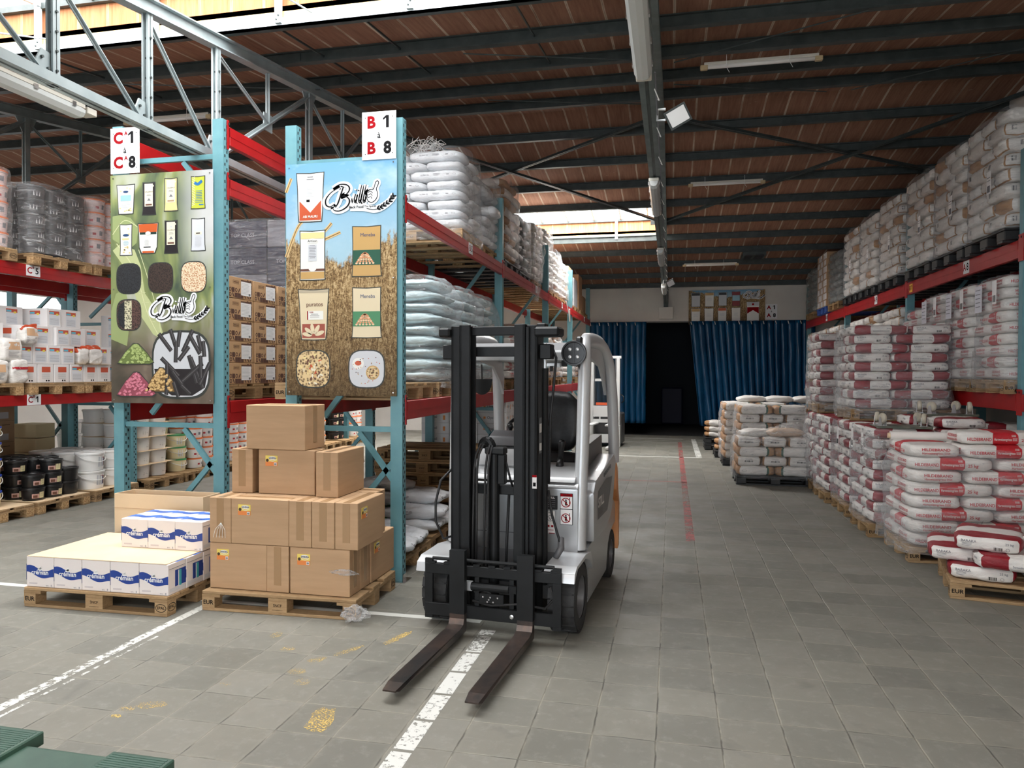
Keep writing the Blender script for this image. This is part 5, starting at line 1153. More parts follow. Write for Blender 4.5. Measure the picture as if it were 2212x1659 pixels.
# white tubs with slip sheets, cream buckets, orange lidded tubs beyond the frame
pal(PALO, -8.72, 9.35, 0, 'wooden pallet with white tubs seen through the leaf banner frame', sc=(1, .95, 1))
for k in range(5):
    for j in range(2):
        for i in range(3): B_WPL.put((-7.89-i*.37, 9.54+j*.37, .148+k*.206), R(80)+RND.uniform(-.3, .3), 'white tub between slip sheets, %s layer' % ['bottom', 'second', 'third', 'fourth', 'top'][k], 'tub', 'white tubs, %s layer' % ['bottom', 'second', 'third', 'fourth', 'top'][k])
    if k: sheet(-8.70, 9.34, .1485+k*.206-.0045, 'thin board between white tubs, %s from below' % ['', 'first', 'second', 'third', 'fourth'][k], 1.02, .80)
pal(PALO, -8.72, 10.18, 0, 'wooden pallet with cream green-lidded buckets', sc=(1, .5, 1)); tubs(B_CRM, -7.86, 10.38, .148, 3, 1, 4, .33, .33, .197, 'cream bucket with green lid', 'cream green-lidded buckets', 'bucket', rot=80, skip=((0, 0, 3),))
pal(PALO, -8.72, 10.65, 0, 'wooden pallet with orange-lidded tubs', sc=(1, 1.2, 1)); tubs(B_ORG, -7.84, 10.80, .148, 3, 3, 6, .30, .285, .167, 'orange-lidded white tub seen through banner frame', 'orange-lidded tubs', rot=80, skip=((0, 0, 5), (0, 0, 4)))
pal(PALO, -8.72, 11.7, 0, 'second wooden pallet with orange-lidded tubs', sc=(1, 1.2, 1)); tubs(B_ORG, -7.84, 11.85, .148, 2, 3, 6, .30, .285, .167, 'white tub with orange lid on the farther pallet', 'farther orange-lidded tubs', rot=80)
for j in range(5):
    pal(PALO, -8.72, 12.95+j*.0+j*1.0, 0, 'wooden pallet in the distant part of the far left rack', group='distant left pallets')
    tubs(B_BLK if j % 2 else B_ORG, -7.9, 13.1+j*1.0, .148, 2, 2, 4, .29, .3, .167, 'small distant tub low in far left rack', 'distant floor tubs in the far left rack')
# far left rack, top shelf
for i, (y, pr, n, pz, lab, grp, nn) in enumerate(((6.30, B_TUBP, 5, .181, 'wrapped pinkish tub, top shelf, left photo edge', 'pinkish tubs on top shelf', 3), (7.44, B_TUBD, 5, .17, 'wrapped black tub on the top left shelf', 'wrapped black tubs on top shelf', 3), (8.42, B_TUBP, 5, .181, 'wrapped grey-pink tub, top shelf beside leaf banner', 'grey-pink tubs on top shelf', 3))):
    pal(PALC if i else PAL, -8.80, y-.0, 3.05, 'wooden pallet on the top left shelf, '+['left edge of the photo', 'under the wrapped black tubs', 'beside the leaf banner'][i], sc=(1, 1.15, 1))
    tubs(pr, -7.80, y+.17, 3.197, 3, nn, n, .31, .305, pz, lab, grp, rot=80)
    film(-8.7, y, -7.62, y+.93, 3.2, 3.2+n*pz+.02, 'film around the '+['pinkish tubs at the left edge', 'black tubs on the top left shelf', 'grey-pink tubs beside the leaf banner'][i], M_FILM2, .02, 80+i, taper=.1, top=1)
M_SOAPY = mat('yellow_carton', (.78, .62, .02), .5)
sp = MB().box((-.11, -.11, 0), (.11, .11, .2), M_SOAPY, bev=.003)
for M in (FR((0, -.1105, 0)), FR((.1105, 0, 0), R(90))):
    for q in (-.05, .05): sp.box((q-.03, .02, 0), (q+.03, .12, .0006), M_WCARD, M).box((q-.02, .13, 0), (q+.012, .17, .0006), M_INK, M).box((q-.006, .16, 0), (q+.03, .178, .0006), M_INK, M)
SOAP = proto(sp.build('yellow_carton'))
GREYC = proto(MB().box((-.28, -.2, 0), (.28, .2, .25), M_WCARD, bev=.004).build('white_carton'))
pal(PALO, -8.8, 9.55, 3.05, 'wooden pallet on the top left shelf behind the leaf banner', sc=(1, 1.2, 1))
for k in range(4):
    for j in range(5):
        if k == 3: SOAP.put((-7.95, 9.3+.0+j*.225, 3.197+.75), 0, 'yellow carton atop the far left shelf', 'carton', 'yellow cartons on the top left shelf')
        elif j < 4: GREYC.put((-8.05, 9.62+j*.28, 3.197+k*.25), R(90), 'white carton below the yellow ones on the top left shelf', 'carton', 'white cartons under the yellow cartons')
# far left rack, lower shelf: white bakery cartons
M_LBL_R = mat('checked_red_label', (.55, .09, .04), .5); M_CYL = mat('cyan_label', (.12, .5, .65), .5); M_LEM = mat('lemon_yellow', (.8, .65, .1), .5)
def bakery(W, D, H, full=True):
    root = MB().box((-W/2, -D/2, 0), (W/2, D/2, H), M_WCARD, bev=.003).build('white_carton'); b = MB()
    for M in (FR((W/2+.0006, 0, 0), R(90)), FR((0, -D/2-.0006, 0))):
        if full:
            b.box((-.075, .02, 0), (.085, H-.03, .0006), mat('label_paper', (.70, .72, .76), .5), M).box((-.075, H-.075, .0007), (.085, H-.03, .0012), M_LBL_R, M).box((-.07, H-.07, .0012), (-.0, H-.045, .0018), M_CYL, M)
            for q in range(6): b.box((-.065, .035+q*.014, .0008), (.075, .0375+q*.014, .0012), M_INKG, M)
            b.add([(x, y, .0019) for x, y in ell(.05, H-.072, .022, .014, 12)], [tuple(range(12))], M_LEM, M)
        else:
            b.box((-.06, .13, 0), (.07, .2, .0008), M_LBL_R, M)
            for q in range(6): b.box((-.06, .05+q*.012, 0), (.06, .052+q*.012, .0006), M_INKG, M)
            for q in (0, .035): b.box((.0+q, .015, 0), (.02+q, .035, .0006), M_INK, M)
    b.build('paper_label', root); return proto(root)
BK1 = bakery(.38, .21, .235); BK2 = bakery(.38, .235, .235, False); BK3 = bakery(.40, .33, .24)
pn = ['wooden pallet on the lower left shelf at the left edge of photo', 'wooden pallet under the white bakery cartons', 'wooden pallet at the right of the white bakery cartons', 'wooden pallet on lower left shelf behind the leaf banner']
for i, y in enumerate((6.5, 7.42, 8.28, 9.2)): pal(PALC, -8.82, y, 1.46, pn[i], sc=(1, 1.02, 1))
zz = 1.606
for i, (y, p_) in enumerate(((7.50, BK2), (7.75, BK2), (8.00, BK2), (8.24, BK1), (8.48, BK2), (8.72, BK2))): p_.put((-7.93, y, zz), 0, 'white carton on the shelf, bottom row, %s' % ['leftmost', 'second from left', 'third from left', 'fourth from left', 'fifth from left', 'rightmost'][i], 'carton')
for i, y in enumerate((7.45, 7.67, 7.88, 8.10)): BK1.put((-7.93, y, zz+.237), 0, 'white carton with red and cyan label, second row, %s' % ['leftmost', 'second from left', 'third from left', 'rightmost'][i], 'carton')
tag(MB().box((-.2, -.28, 0), (.2, .28, .004), M_CARD2).build('cardboard_sheet', loc=(-7.9, 8.54, zz+.237)), 'curled cardboard under the two red-topped bags', 'cardboard sheet')
BK3.put((-8.0, 8.75, zz+.242), 0, 'plain white carton behind the red-topped bags', 'carton')
BK2.put((-7.95, 7.5, zz+.474), R(4), 'white carton with half hidden red label, third row left', 'carton'); BK3.put((-7.98, 7.74, zz+.474), 0, 'large white carton, third row second', 'carton'); BK1.put((-7.93, 8.02, zz+.474), 0, 'white carton with red and cyan label, third row', 'carton'); BK3.put((-8.02, 8.31, zz+.474), 0, 'large white carton, third row right', 'carton'); BK3.put((-8.08, 8.64, zz+.485), 0, 'white carton at the far right of third row', 'carton')
BK1.put((-8.0, 7.95, zz+.716), 0, 'white carton with label on top of the pile', 'carton'); BK3.put((-8.04, 8.25, zz+.716), 0, 'plain white carton on the top row right', 'carton'); BK3.put((-8.3, 7.6, zz+.716), 0, 'white carton at the back left of the top row', 'carton')
for j in range(4):
    for k in range(4): BK3.put((-8.55, 7.5+j*.35, zz+k*.237), 0, 'rear white carton on lower left shelf', 'carton', 'rear row of white cartons')
for j in range(3):
    for k in range(4-(j == 2)): BK3.put((-8.0, 9.35+j*.35, zz+k*.24), 0, 'white carton beside leaf banner, lower left shelf', 'carton', 'white cartons beside the leaf banner')
for j in range(2):
    for k in range(3): BK3.put((-8.02, 6.72+j*.34, zz+k*.24), 0, 'white carton, lower left shelf, left photo edge', 'carton', 'white cartons at the left edge')
M_SKPIC = mat('bread_picture', (.62, .38, .22), .5)
def bread_bag(W, D, H, seed, topm, lab, pos, rz=0, pic=True, txt=None):
    b = sack_mesh(W, D, H, None, None, 7, seed, .009, 0, P_WHITE, 16, 12, 10)
    if pic: project_on(b, [('E', rect(-W*.0-.07, .0, .08, .09), 0, 0, 0, M_SKPIC), ('E', lines(-.07, .07, -.02, 6, .014, .004), 0, 0, 0, M_INKG)], W, D, H)
    if txt: project_on(b, [('E', rect(-.1, .03, .1, .06), 0, 0, 0, M_LRED), ('E', txt, .03, .01, .046, P_WHITE)], W, D, H)
    root = b.build('bakery_bag', smooth=True, loc=(pos[0], pos[1], pos[2]+H/2), rz=rz); tag(root, lab, 'bag')
    if topm:
        q = sack_mesh(W*.55, D*.9, H*.38, None, None, 4, seed+3, .035, 0, topm, 14, 12, 8); q.build('crumpled_top', root, smooth=True, loc=(0, 0, H*.5))
    return root
P_ORR = paper('orange_red_foil', (.55, .07, .02), .3)
bread_bag(.16, .26, .26, 1, None, 'bag with bread picture at left edge of the shelf, upper', (-7.74, 7.22, zz+.27)); bread_bag(.16, .26, .26, 2, None, 'bag with bread picture at left edge of the shelf, lower', (-7.74, 7.02, zz), pic=True)
bread_bag(.16, .22, .27, 6, None, 'white bag with magenta name band, bottom row of the shelf', (-7.72, 7.29, zz), pic=False, txt='Jelfix')
bread_bag(.14, .2, .2, 3, P_ORR, 'crumpled white bag with red top, on the third row left', (-7.72, 7.46, zz+.478)); bread_bag(.14, .22, .2, 4, P_ORR, 'crumpled white bag with red top on cardboard, right one', (-7.8, 8.58, zz+.245), pic=False); bread_bag(.14, .18, .2, 5, P_ORR, 'crumpled white bag with red top on cardboard, left one', (-7.8, 8.36, zz+.245), pic=False)
# things behind: brown cartons, cake cartons on the second rack
M_BRN = noisy('old_brown_carton', (.36, .24, .14), (.42, .29, .17), 4, .7)
BRC = proto(MB().box((-.28, -.2, 0), (.28, .2, .3), M_BRN, bev=.004).box((.2802, -.1, .03), (.2812, .1, .12), M_GLAB).box((.2802, .0, .24), (.2812, .12, .246), M_INK).build('brown_carton'))
CRC = proto(MB().box((-.2, -.17, 0), (.2, .17, .2), M_CREAM, bev=.004).build('cream_carton_plain'))
for y in (6.0, 7.3, 8.6, 9.9, 11.3): pal(PALO, -10.2, y, 0, 'wooden pallet on the floor of the rack behind the tubs', group='pallets behind the tub rack', sc=(1, 1.4, 1))
for j in range(6):
    for k in range(4): BRC.put((-9.4, 6.3+j*.42, .15+k*.302), 0, 'brown floor-level carton behind the tub rack', 'carton', 'brown cartons behind the tub rack')
for k in range(4): CRC.put((-9.2, 9.0, .15+k*.21+.0), 0, 'cream carton in a column behind the white buckets', 'carton', 'column of cream cartons')
for y in (6.0, 7.3, 8.6): pal(PALO, -10.2, y, 1.46, 'wooden pallet on the shelf behind the white bakery cartons', group='pallets behind the bakery cartons', sc=(1, 1.4, 1))
for j in range(4):
    for k in range(3): BRC.put((-9.45, 6.3+j*.42, 1.606+k*.302), 0, 'brown carton behind the white bakery cartons', 'carton', 'brown cartons behind the bakery cartons')
M_TRAY = mat('printed_tray', (.30, .18, .14), .5); ck = MB().box((-.19, -.145, 0), (.19, .145, .05), M_TRAY, bev=.003)
for i in range(3):
    for j in range(2): ck.lathe([(.055, .012), (.06, .11), (.05, .125)], mat('cake_tub', (.55, .50, .46), .4), 12, Matrix.Translation((-.12+i*.12, -.07+j*.14, 0))).lathe([(.0615, .04), (.0615, .09)], MT['bread_picture'], 12, Matrix.Translation((-.12+i*.12, -.07+j*.14, 0)), cap=False)
CAKE = proto(ck.build('cake_tray'))
for k in range(5):
    for j in range(4): CAKE.put((-8.5, 7.0+j*.31, .62+.0+k*.132) if 0 else (-9.3+.35, 6.4+j*.4, .15+k*.14), R(90), 'shrink-wrapped tray of cake tubs behind the black tubs', 'tray', 'trays of cake tubs')
for k in range(4):
    for j in range(3): B_WPL.put((-9.3, 9.75+j*.37, .15+k*.206), R(80), 'greyish white tub in the rack behind, seen beside the leaf banner', 'tub', 'white tubs in the rack behind')
# ================================================================ middle rack loads
def rack_stack(pr, x1, y, z, n, lh, pat, lab, grp, pp, plab, mf=None, flab='', D=.85, taper=.1, amp=.02, psc=None, seed=0, topz=0):
    """load whose right face stands at x1"""
    pal(pp, x1-1.16, y, z, plab, sc=psc or (.96, D/.8, 1))
    for k in range(n):
        for dx, dy, t in pat[k % len(pat)]: put_sack(pr, x1-dx, y+dy, z+.147+k*lh, t, lab, 'sack', grp)
    if mf: film(x1-1.12, y-.01, x1+.01, y+D, z+.16, z+.15+n*lh+.02+topz, flab, mf, amp, seed, taper=taper, top=1 if taper > .15 else 0)
W1, W2 = S_W; WA = [(.21, .31, 'e'), (.72, .21, 'l')]
# white sacks, top shelf, first visible load
x1 = -2.26
pal(PAL, x1-1.18, 7.66, 3.18, 'wooden pallet under the white wrapped sacks on the middle rack', sc=(1, 1.1, 1))
for k in range(8):
    for (dx, dy, t) in (([(.31, .21, 0), (.83, .31, 1), (.31, .64, 0)]) if k % 2 else ([(.21, .31, 1), (.74, .21, 0), (.74, .64, 0)])): put_sack(S_W[0], x1-dx, 7.68+dy, 3.327+k*.107, t, 'white woven sack atop the middle rack', 'sack', 'white sacks on top of middle rack', sc=(1, 1, .91))
fo = film(-3.40, 7.66, -2.24, 8.52, 3.33, 4.22, 'clear film around the white sacks on top of the middle rack', M_FILM, .02, 101, taper=.05)
film(-3.42, 7.64, -2.22, 8.54, 3.2, 3.42, '', M_FILM2, .02, 102, parent=fo)
b = MB(); rr = random.Random(4)
for i in range(26):
    a = rr.uniform(0, 6.3); c = Vector((-2.75+rr.uniform(-.12, .12), 7.95+rr.uniform(-.1, .1), 4.24)); q = [c+Vector((math.cos(a+t)*rr.uniform(.04, .16), math.sin(a+t)*.08, .02+abs(math.sin(t*1.3))*rr.uniform(.04, .15))) for t in (0, 1, 2, 3, 4)]; b.tube(q, .003, M_WHITE, 4)
tag(b.build('film_tangle'), 'tangle of torn film on top of the white wrapped sacks', 'plastic film')
P5 = [[(.31, .21, 0), (.31, .63, 0), (.83, .3, 1)], [(.21, .31, 1), (.74, .21, 0), (.74, .63, 0), (.21, .8, 1)]]
rack_stack(S_W, -2.26, 8.66, 3.18, 7, .122, P5, 'bluish white sack in the second load atop the middle rack', 'bluish sacks, second top load', PALC, 'chipboard-block pallet of the second load atop the middle rack', M_FILM, 'ribbed film around the second load on top of middle rack', .95, .05, .02, None, 103)
rack_stack(S_YB, -2.26, 9.85, 3.18, 9, .125, P5, 'white and ochre sack in the third load atop the middle rack', 'ochre sacks, third top load', PBL, 'black plastic pallet of the third load atop the middle rack', M_FILM, 'clear film around the third load on top of middle rack', .95, .05, .02, None, 104)
rack_stack(S_DK, -2.30, 11.05, 3.18, 6, .15, P5, 'dark brown wrapped sack in the fourth load atop the middle rack', 'dark sacks, fourth top load', PBL, 'black plastic pallet of fourth load atop the middle rack', M_FILM2, 'milky film around the fourth load on top of middle rack', .9, .1, .02, None, 105)
rack_stack(S_PL, -2.28, 12.1, 3.18, 8, .122, P5, 'white sack in the fifth load atop the middle rack', 'white sacks, fifth top load', PALO, 'wooden pallet of the fifth load atop the middle rack', M_FILM, 'clear film around the fifth load on top of middle rack', .8, .1, .02, None, 106)
rack_stack(S_PL, -2.28, 13.2, 3.18, 9, .122, P5, 'white sack in the sixth load atop the middle rack', 'white sacks, sixth top load', PALO, 'wooden pallet of the sixth load atop the middle rack', M_FILM, 'clear film around the sixth load on top of middle rack', .9, .1, .02, None, 107)
rack_stack(S_PL, -2.28, 14.3, 3.18, 7, .122, P5, 'bright white sack in the seventh load atop the middle rack', 'white sacks, seventh top load', PALO, 'wooden pallet of the seventh load atop the middle rack', M_FILM, 'clear film around the seventh load on top of middle rack', .9, .1, .03, None, 108)
rack_stack(S_PL, -2.28, 15.25, 3.18, 6, .122, P5, 'bright white sack in the eighth load atop the middle rack', 'white sacks, eighth top load', PALO, 'wooden pallet of the eighth load atop the middle rack', M_FILM2, 'messy film around the eighth load on top of middle rack', .85, .2, .04, None, 109)
for i, (y, h, m_) in enumerate(((16.4, .85, M_CARD), (17.3, .7, M_GLAB), (18.2, .9, M_CARD), (19.0, .45, M_CARD))):
    pal(PALO, -3.4, y, 3.18, 'wooden pallet near the far end on top of the middle rack', group='far pallets on top of the middle rack', sc=(.96, .95, 1)); tag(MB().box((-3.35, y+.02, 3.327), (-2.3, y+.72, 3.327+h), m_, bev=.01).build('carton'), '%s near far end atop the middle rack, %s' % (['tall brown carton', 'grey carton', 'tall brown carton', 'low brown carton'][i], ['first', 'second', 'third', 'last before the curtain'][i]), 'carton')
# loose film sheet hanging over the beam
V = []; F = []; nx, nz = 16, 26
for j in range(nz+1):
    for i in range(nx+1):
        t, u = j/nz, i/nx; V.append((-2.16+.05*math.sin(u*9+t*4)+.04*noise.noise(Vector((u*5, t*7, 3)))+.06*t*(1-t), 11.15+u*(1.15-.75*t*t)+.25*t, 3.95-t*1.05+.05*noise.noise(Vector((u*6, t*3, 7)))))
for j in range(nz):
    for i in range(nx): a = j*(nx+1)+i; F.append((a, a+1, a+nx+2, a+nx+1))
tag(MB().add(V, F, M_FILM2).build('hanging_film', smooth=True), 'sheet of loose film hanging over the upper red beam', 'plastic film')
b = MB().tube([(-2.17, 15.1, 3.25), (-2.12, 15.2, 3.0), (-2.14, 15.5, 2.85), (-2.12, 15.3, 3.1)], .012, M_WHITE, 5); tag(b.build('film_strand'), 'twisted film strand dangling from the far upper beam', 'plastic film')
# pale cyan sacks on the low shelf
for i, (y, n) in enumerate(((6.80, 9), (7.68, 9), (8.55, 9))):
    nm_ = ['nearest the camera', 'second from camera', 'third, beside the teal upright'][i]
    pal(PAL, -3.42, y, 1.51, 'wooden pallet under the pale cyan sacks, '+nm_)
    for k in range(n):
        for dx, dy, t in ([(.40, .25, 0), (.40, .62, 0), (.97, .42, 1)] if k % 2 else [(.26, .42, 1), (.78, .25, 0)]): put_sack(S_C[k % 2], -2.24-dx-(.02 if k > 6 else 0), y+dy*.92, 1.657+k*.113, t, 'pale cyan sack, low middle shelf stack '+nm_, 'sack', 'cyan sacks, stack '+nm_, sc=(1, .92, 1))
    fo = film(-3.40, y-.02, -2.22, y+.84, 1.67, 1.66+n*.113+.03, 'clear film around the pale cyan sacks, stack '+nm_, M_FILM, .03, 120+i, taper=.45, top=1)
    film(-3.42, y-.03, -2.21, y+.84, 1.6, 1.8, '', M_FILM2, .02, 130+i, parent=fo)
for i, (y, pr, n, lh, nm_) in enumerate(((10.0, S_H, 6, .118, 'red and white'), (11.2, S_TAN, 7, .12, 'tan'), (13.2, S_TAN, 6, .125, 'distant tan'), (14.4, S_YB, 7, .125, 'distant ochre ended'), (16.6, S_PL, 6, .122, 'far white'), (18.0, S_YB, 6, .125, 'farthest ochre ended'))):
    rack_stack(pr, -2.28, y, 1.51, n, lh, P5, nm_+' sack on low middle shelf beyond forklift', nm_+' sacks on low shelf', PALO, 'wooden pallet with '+nm_+' sacks on the low middle shelf', M_FILM2 if i in (1, 2) else M_FILM, 'film around the '+nm_+' sacks on the low middle shelf', .9, .2, .04, None, 140+i)
# under the first shelf: shallow board and bits behind the banner
for y, n_ in ((5.95, 0),): pal(PAL, -3.42, y-.12, 1.51, 'wooden pallet on the low shelf behind the wheat banner', sc=(1, 1.1, 1))
# ---- floor of the middle rack
pal(PALC, -3.46, 5.88, 0, 'chipboard-block pallet on the floor right of the wheat banner frame', R(0)); pal(PALO, -3.48, 6.78, 0, 'second chipboard-block pallet on the floor under the middle rack')
P_PRW = S_W; gi = [('F', 'alpra', .05, 0, .0, M_INKG), ('F', oval(.1, .02, .03, .015), 0, 0, 0, mat('leaf_green', (.1, .4, .08), .5))]
S_PW = mk_plain(61, .72, .46, .13, P_PWHITE, None, 4, None, [('T', 'RAYON', .06, 0, -.05, M_INKG), ('F', lines(-.1, .05, .02, 3, .012), 0, 0, 0, M_INK), ('E', lines(-.1, .05, .02, 3, .012), 0, 0, 0, M_INK), ('T', lines(-.15, .2, .08, 4, .02), 0, 0, 0, M_INKG), ('T', oval(-.25, -.1, .05, .03, .8), 0, 0, 0, MT['leaf_green'])], .3, .010)
for i, (x, y, z, a, lab) in enumerate(((-2.58, 6.12, .147, 10, 'front right on the first floor pallet'), (-3.1, 6.2, .147, 95, 'back left on the first floor pallet'), (-2.6, 6.45, .147, 5, 'behind on the first floor pallet'), (-2.7, 6.15, .265, 20, 'second layer on the first floor pallet'), (-2.62, 7.05, .147, 0, 'lowest on the second floor pallet'), (-2.62, 7.4, .147, 4, 'rear lowest on second floor pallet'), (-2.6, 7.1, .27, 8, 'middle layer on the second floor pallet'),
    (-2.65, 7.3, .39, -6, 'topmost on the second floor pallet'), (-3.15, 7.2, .27, 90, 'rear middle layer on second floor pallet'))): S_PW.put((x, y, z+.065), R(a), 'white plastic sack with faint print, '+lab, 'sack')
for i, (x, y, z, a, lab) in enumerate(((-3.0, 7.0, .40, 30, 'upper left'), (-2.95, 7.25, .51, 10, 'top'), (-3.1, 6.4, .27, 60, 'lower left'), (-3.05, 6.3, .40, 100, 'middle left'), (-3.0, 6.4, .52, 80, 'upper at the frame'))): S_GY.put((x, y, z+.06), R(a), 'grey plastic bag heaped under the middle rack, '+lab, 'sack')
for k in range(6): pal(PALO, -3.38+RND.uniform(-.02, .02), 7.95+RND.uniform(-.02, .02), k*.1455, 'old wooden pallet in the empty pallet pile, '+['bottom', 'second', 'third', 'fourth', 'fifth', 'top'][k]+' one', RND.uniform(-.02, .02), sc=(.97, 1, 1))
op = MB().box((-.2, -.15, 0), (.2, .15, .15), M_WCARD, bev=.003)
for M, w_ in ((FR((0, -.1506, 0)), .4), (FR((.2006, 0, 0), R(90)), .3)): put_text(op, 'Opal', .05, M_INKG, M @ Matrix.Translation((-.02, .08, .0005)), bold=.01); op.box((-.12, .065, 0), (-.09, .095, .0006), mat('opal_orange', (.75, .25, .04), .5), M); op.box((w_*.28, .04, 0), (w_*.36, .1, .0006), MT['opal_orange'], M)
OPL = proto(op.build('white_carton'))
pal(PALO, -3.42, 9.6, 0, 'wooden pallet under the white and orange cartons beyond the pallet pile', sc=(1, 1.1, 1))
for k in range(8):
    for i in range(3):
        for j in range(2): OPL.put((-3.2+i*.405, 9.78+j*.31, .146+k*.152), 0, 'orange-marked white carton beyond the pallet pile', 'carton', 'white and orange cartons')
S_BR = mk_plain(71, .6, .4, .14, paper('dark_brown_sack', (.13, .045, .025)), None, 4, None, [('F', 'Lf', .1, 0, 0, P_WHITE)], .3, .01)
for i, (y, pr, n) in enumerate(((10.9, S_BR, 8), (12.0, S_TAN, 7), (13.3, S_TAN, 7), (14.6, S_PL, 6), (16.7, S_PL, 6), (18.0, S_YB, 5))):
    nm_ = ['dark brown', 'tan', 'second tan', 'white', 'far white', 'farthest ochre'][i]
    rack_stack(pr, -2.3, y, 0, n, .135, P5, nm_+' sack on middle rack floor beyond forklift', nm_+' sacks on middle rack floor', PALO, 'wooden pallet with '+nm_+' sacks on the middle rack floor', None, '', .9)
# goods seen deep between the racks: left rack shelves
for i, (y, pr, n) in enumerate(((9.1, S_PL, 8), (10.3, S_TAN, 7), (12.7, S_PL, 6), (14.0, S_YB, 7))):
    nm_ = ['white', 'tan', 'distant white', 'distant ochre'][i]
    pal(PALO, -5.05, y, 1.49, 'wooden pallet with '+nm_+' sacks on the left rack shelf')
    for k in range(n):
        for dx, dy, t in ([(.31, .21, 0), (.31, .6, 0)] if k % 2 else [(.21, .31, 1), (.7, .31, 1)]): put_sack(pr, -3.9-dx, y+dy, 1.637+k*.125, t, nm_+' sack on left rack shelf, between the racks', 'sack', nm_+' sacks on the left rack shelf')
tag(MB().box((-3.2, 5.95, 1.657), (-2.9, 6.25, 1.80), M_GLID, bev=.02).build('green_crate'), 'green plastic crate glimpsed under the wheat banner', 'crate')
# ================================================================ green board at the bottom left corner
root = empty('green_bench', (-1.9, 1.9, .62)); tag(root, 'dark green moulded plastic board with ribbed corners, cut by the bottom left corner', 'board')
M_GRIB = mat('green_ribbed', (.03, .075, .055), .5)
MB().box((-.28, -.65, -.025), (.42, .135, 0), M_GREENP, bev=.012, seg=3).build('panel', root)
for x0, x1, y0, y1 in ((-.62, -.125, -.65, .20), (.20, .43, -.12, .14)):
    b = MB().box((x0, y0, -.03), (x1, y1, .018), M_GREENP, bev=.012, seg=3)
    for i in range(int((y1-y0-.03)/.012)): b.box((x0+.015, y0+.02+i*.012, .018), (x1-.015, y0+.026+i*.012, .0195), M_GRIB)
    if x0 < 0:
        M = Matrix.Translation((-.24, .06, .0198)) @ Matrix.Rotation(R(-8), 4, 'Z')
        for (a0, a1, a2, a3) in ((-.05, .02, .05, .026), (-.004, -.01, .004, .02), (.04, .0, .046, .022)): b.box((a0, a1, 0), (a2, a3, .002), M_BLACK, M)
        e = [(.0+.03*math.cos(t*.3), -.05+.022*math.sin(t*.3)) for t in range(22)]; stroke(b, e, .004, M_BLACK, M @ Matrix.Translation((0, 0, .001)), 2)
    b.build('ribbed_corner', root)
MB().box((-.58, -.62, -.50), (.36, .08, -.03), M_GREENP, bev=.02).build('bin_body', root)
root.location = (-1.965, 1.88, .50)
# ================================================================ the forklift
FK = empty('forklift', (-1.15, 4.62, 0), R(-4.5)); tag(FK, 'silver electric forklift with black mast and two long tines, parked in the aisle', 'forklift')
M_MAST = noisy('black_mast_paint', (.006, .0065, .007), (.011, .012, .013), 6, .48, spec=.25); M_SILV = mat('silver_paint', (.40, .41, .42), .30, .45, coat=.3); M_SILVW = mat('light_silver_paint', (.50, .51, .52), .3, .2, coat=.3)
M_TINE = noisy('worn_tine_steel', (.045, .043, .043), (.12, .085, .07), 7, .34, .75, (1, .6, 1), .1, 7, .38, .62); M_RUB = noisy('tyre_rubber', (.012, .012, .013), (.03, .03, .03), 30, .75); M_SEAT = noisy('seat_vinyl', (.012, .012, .013), (.022, .022, .024), 40, .42); M_GREYP = mat('grey_plastic', (.10, .10, .105), .45); M_CWT = noisy('orange_counterweight', (.62, .26, .09), (.70, .32, .13), 5, .5); M_DGR = mat('dark_grey_panel', (.14, .145, .15), .4)
YZ = Matrix(((0, 0, 1, 0), (1, 0, 0, 0), (0, 1, 0, 0), (0, 0, 0, 1)))   # (y,z) profile extruded along x
def yz(poly_, x0, x1, m, name, bev=0, parent=FK, auto=True):
    return MB().prism(poly_, x0, x1, m, YZ, bev).build(name, parent, auto=auto)
for s, xc in ((-1, -.222), (1, .243)):
    b = MB(); w_ = .052
    prof = [(-.01, .04), (-.10, .035), (-1.00, .052), (-1.035, .058), (-1.035, .066), (-.95, .078), (-.12, .085), (-.062, .098), (-.045, .13), (-.045, .575), (-.0, .575), (0, .06)]
    V = []; 
    for x in (-w_, w_): V += [(xc+x*(.72 if q[0] < -1.0 else (.9 if q[0] < -.93 else 1)), q[0], q[1]) for q in prof]
    k = len(prof); b.add(V, [tuple(range(k)), tuple(range(k, 2*k))]+[(i, (i+1) % k, k+(i+1) % k, k+i) for i in range(k)], M_TINE)
    for f in range(len(b.f)): pass
    o = b.build('fork_tine', FK); o['label'] = ['left', 'right'][s > 0]+' steel fork tine, worn brown'
    MB().box((xc-w_-.001, -.047, .16), (xc+w_+.001, -.001, .578), M_MAST).build('tine_shank', o)
# carriage
b = MB()
b.box((-.47, .0, .40), (.47, .035, .47), M_MAST, bev=.004).box((-.47, 0, .12), (.47, .035, .205), M_MAST, bev=.004)
for i in range(9): b.box((-.44+i*.105, .0, .468), (-.395+i*.105, .03, .482), M_MAST)
for s in (-1, 1): b.box((s*.47, .002, .10), (s*.415, .022, .50), M_MAST)
b.box((-.12, .02, .2), (-.09, .05, .4), M_MAST).box((.12, .02, .2), (.15, .05, .4), M_MAST)
b.tube([(-.42, .02, .50), (.42, .02, .50)], .012, M_MAST, 8); b.build('fork_carriage', FK)
b = MB().tube([(-.14, .015, .335), (.12, .015, .335)], .028, M_MAST, 14).box((-.2, .02, .3), (-.14, .05, .36), M_ALU).box((.10, .005, .31), (.17, .03, .36), M_MAST); b.box((-.08, -.012, .235), (.09, .0, .30), M_MAST, bev=.004)
for x, z in ((-.05, .28), (0, .28), (.05, .28), (-.02, .25), (.02, .25), (-.01, .265)): b.lathe([(.006, 0), (.006, .006)], M_CHROME, 8, Matrix.Translation((x, -.012, z)) @ Matrix.Rotation(R(90), 4, 'X'))
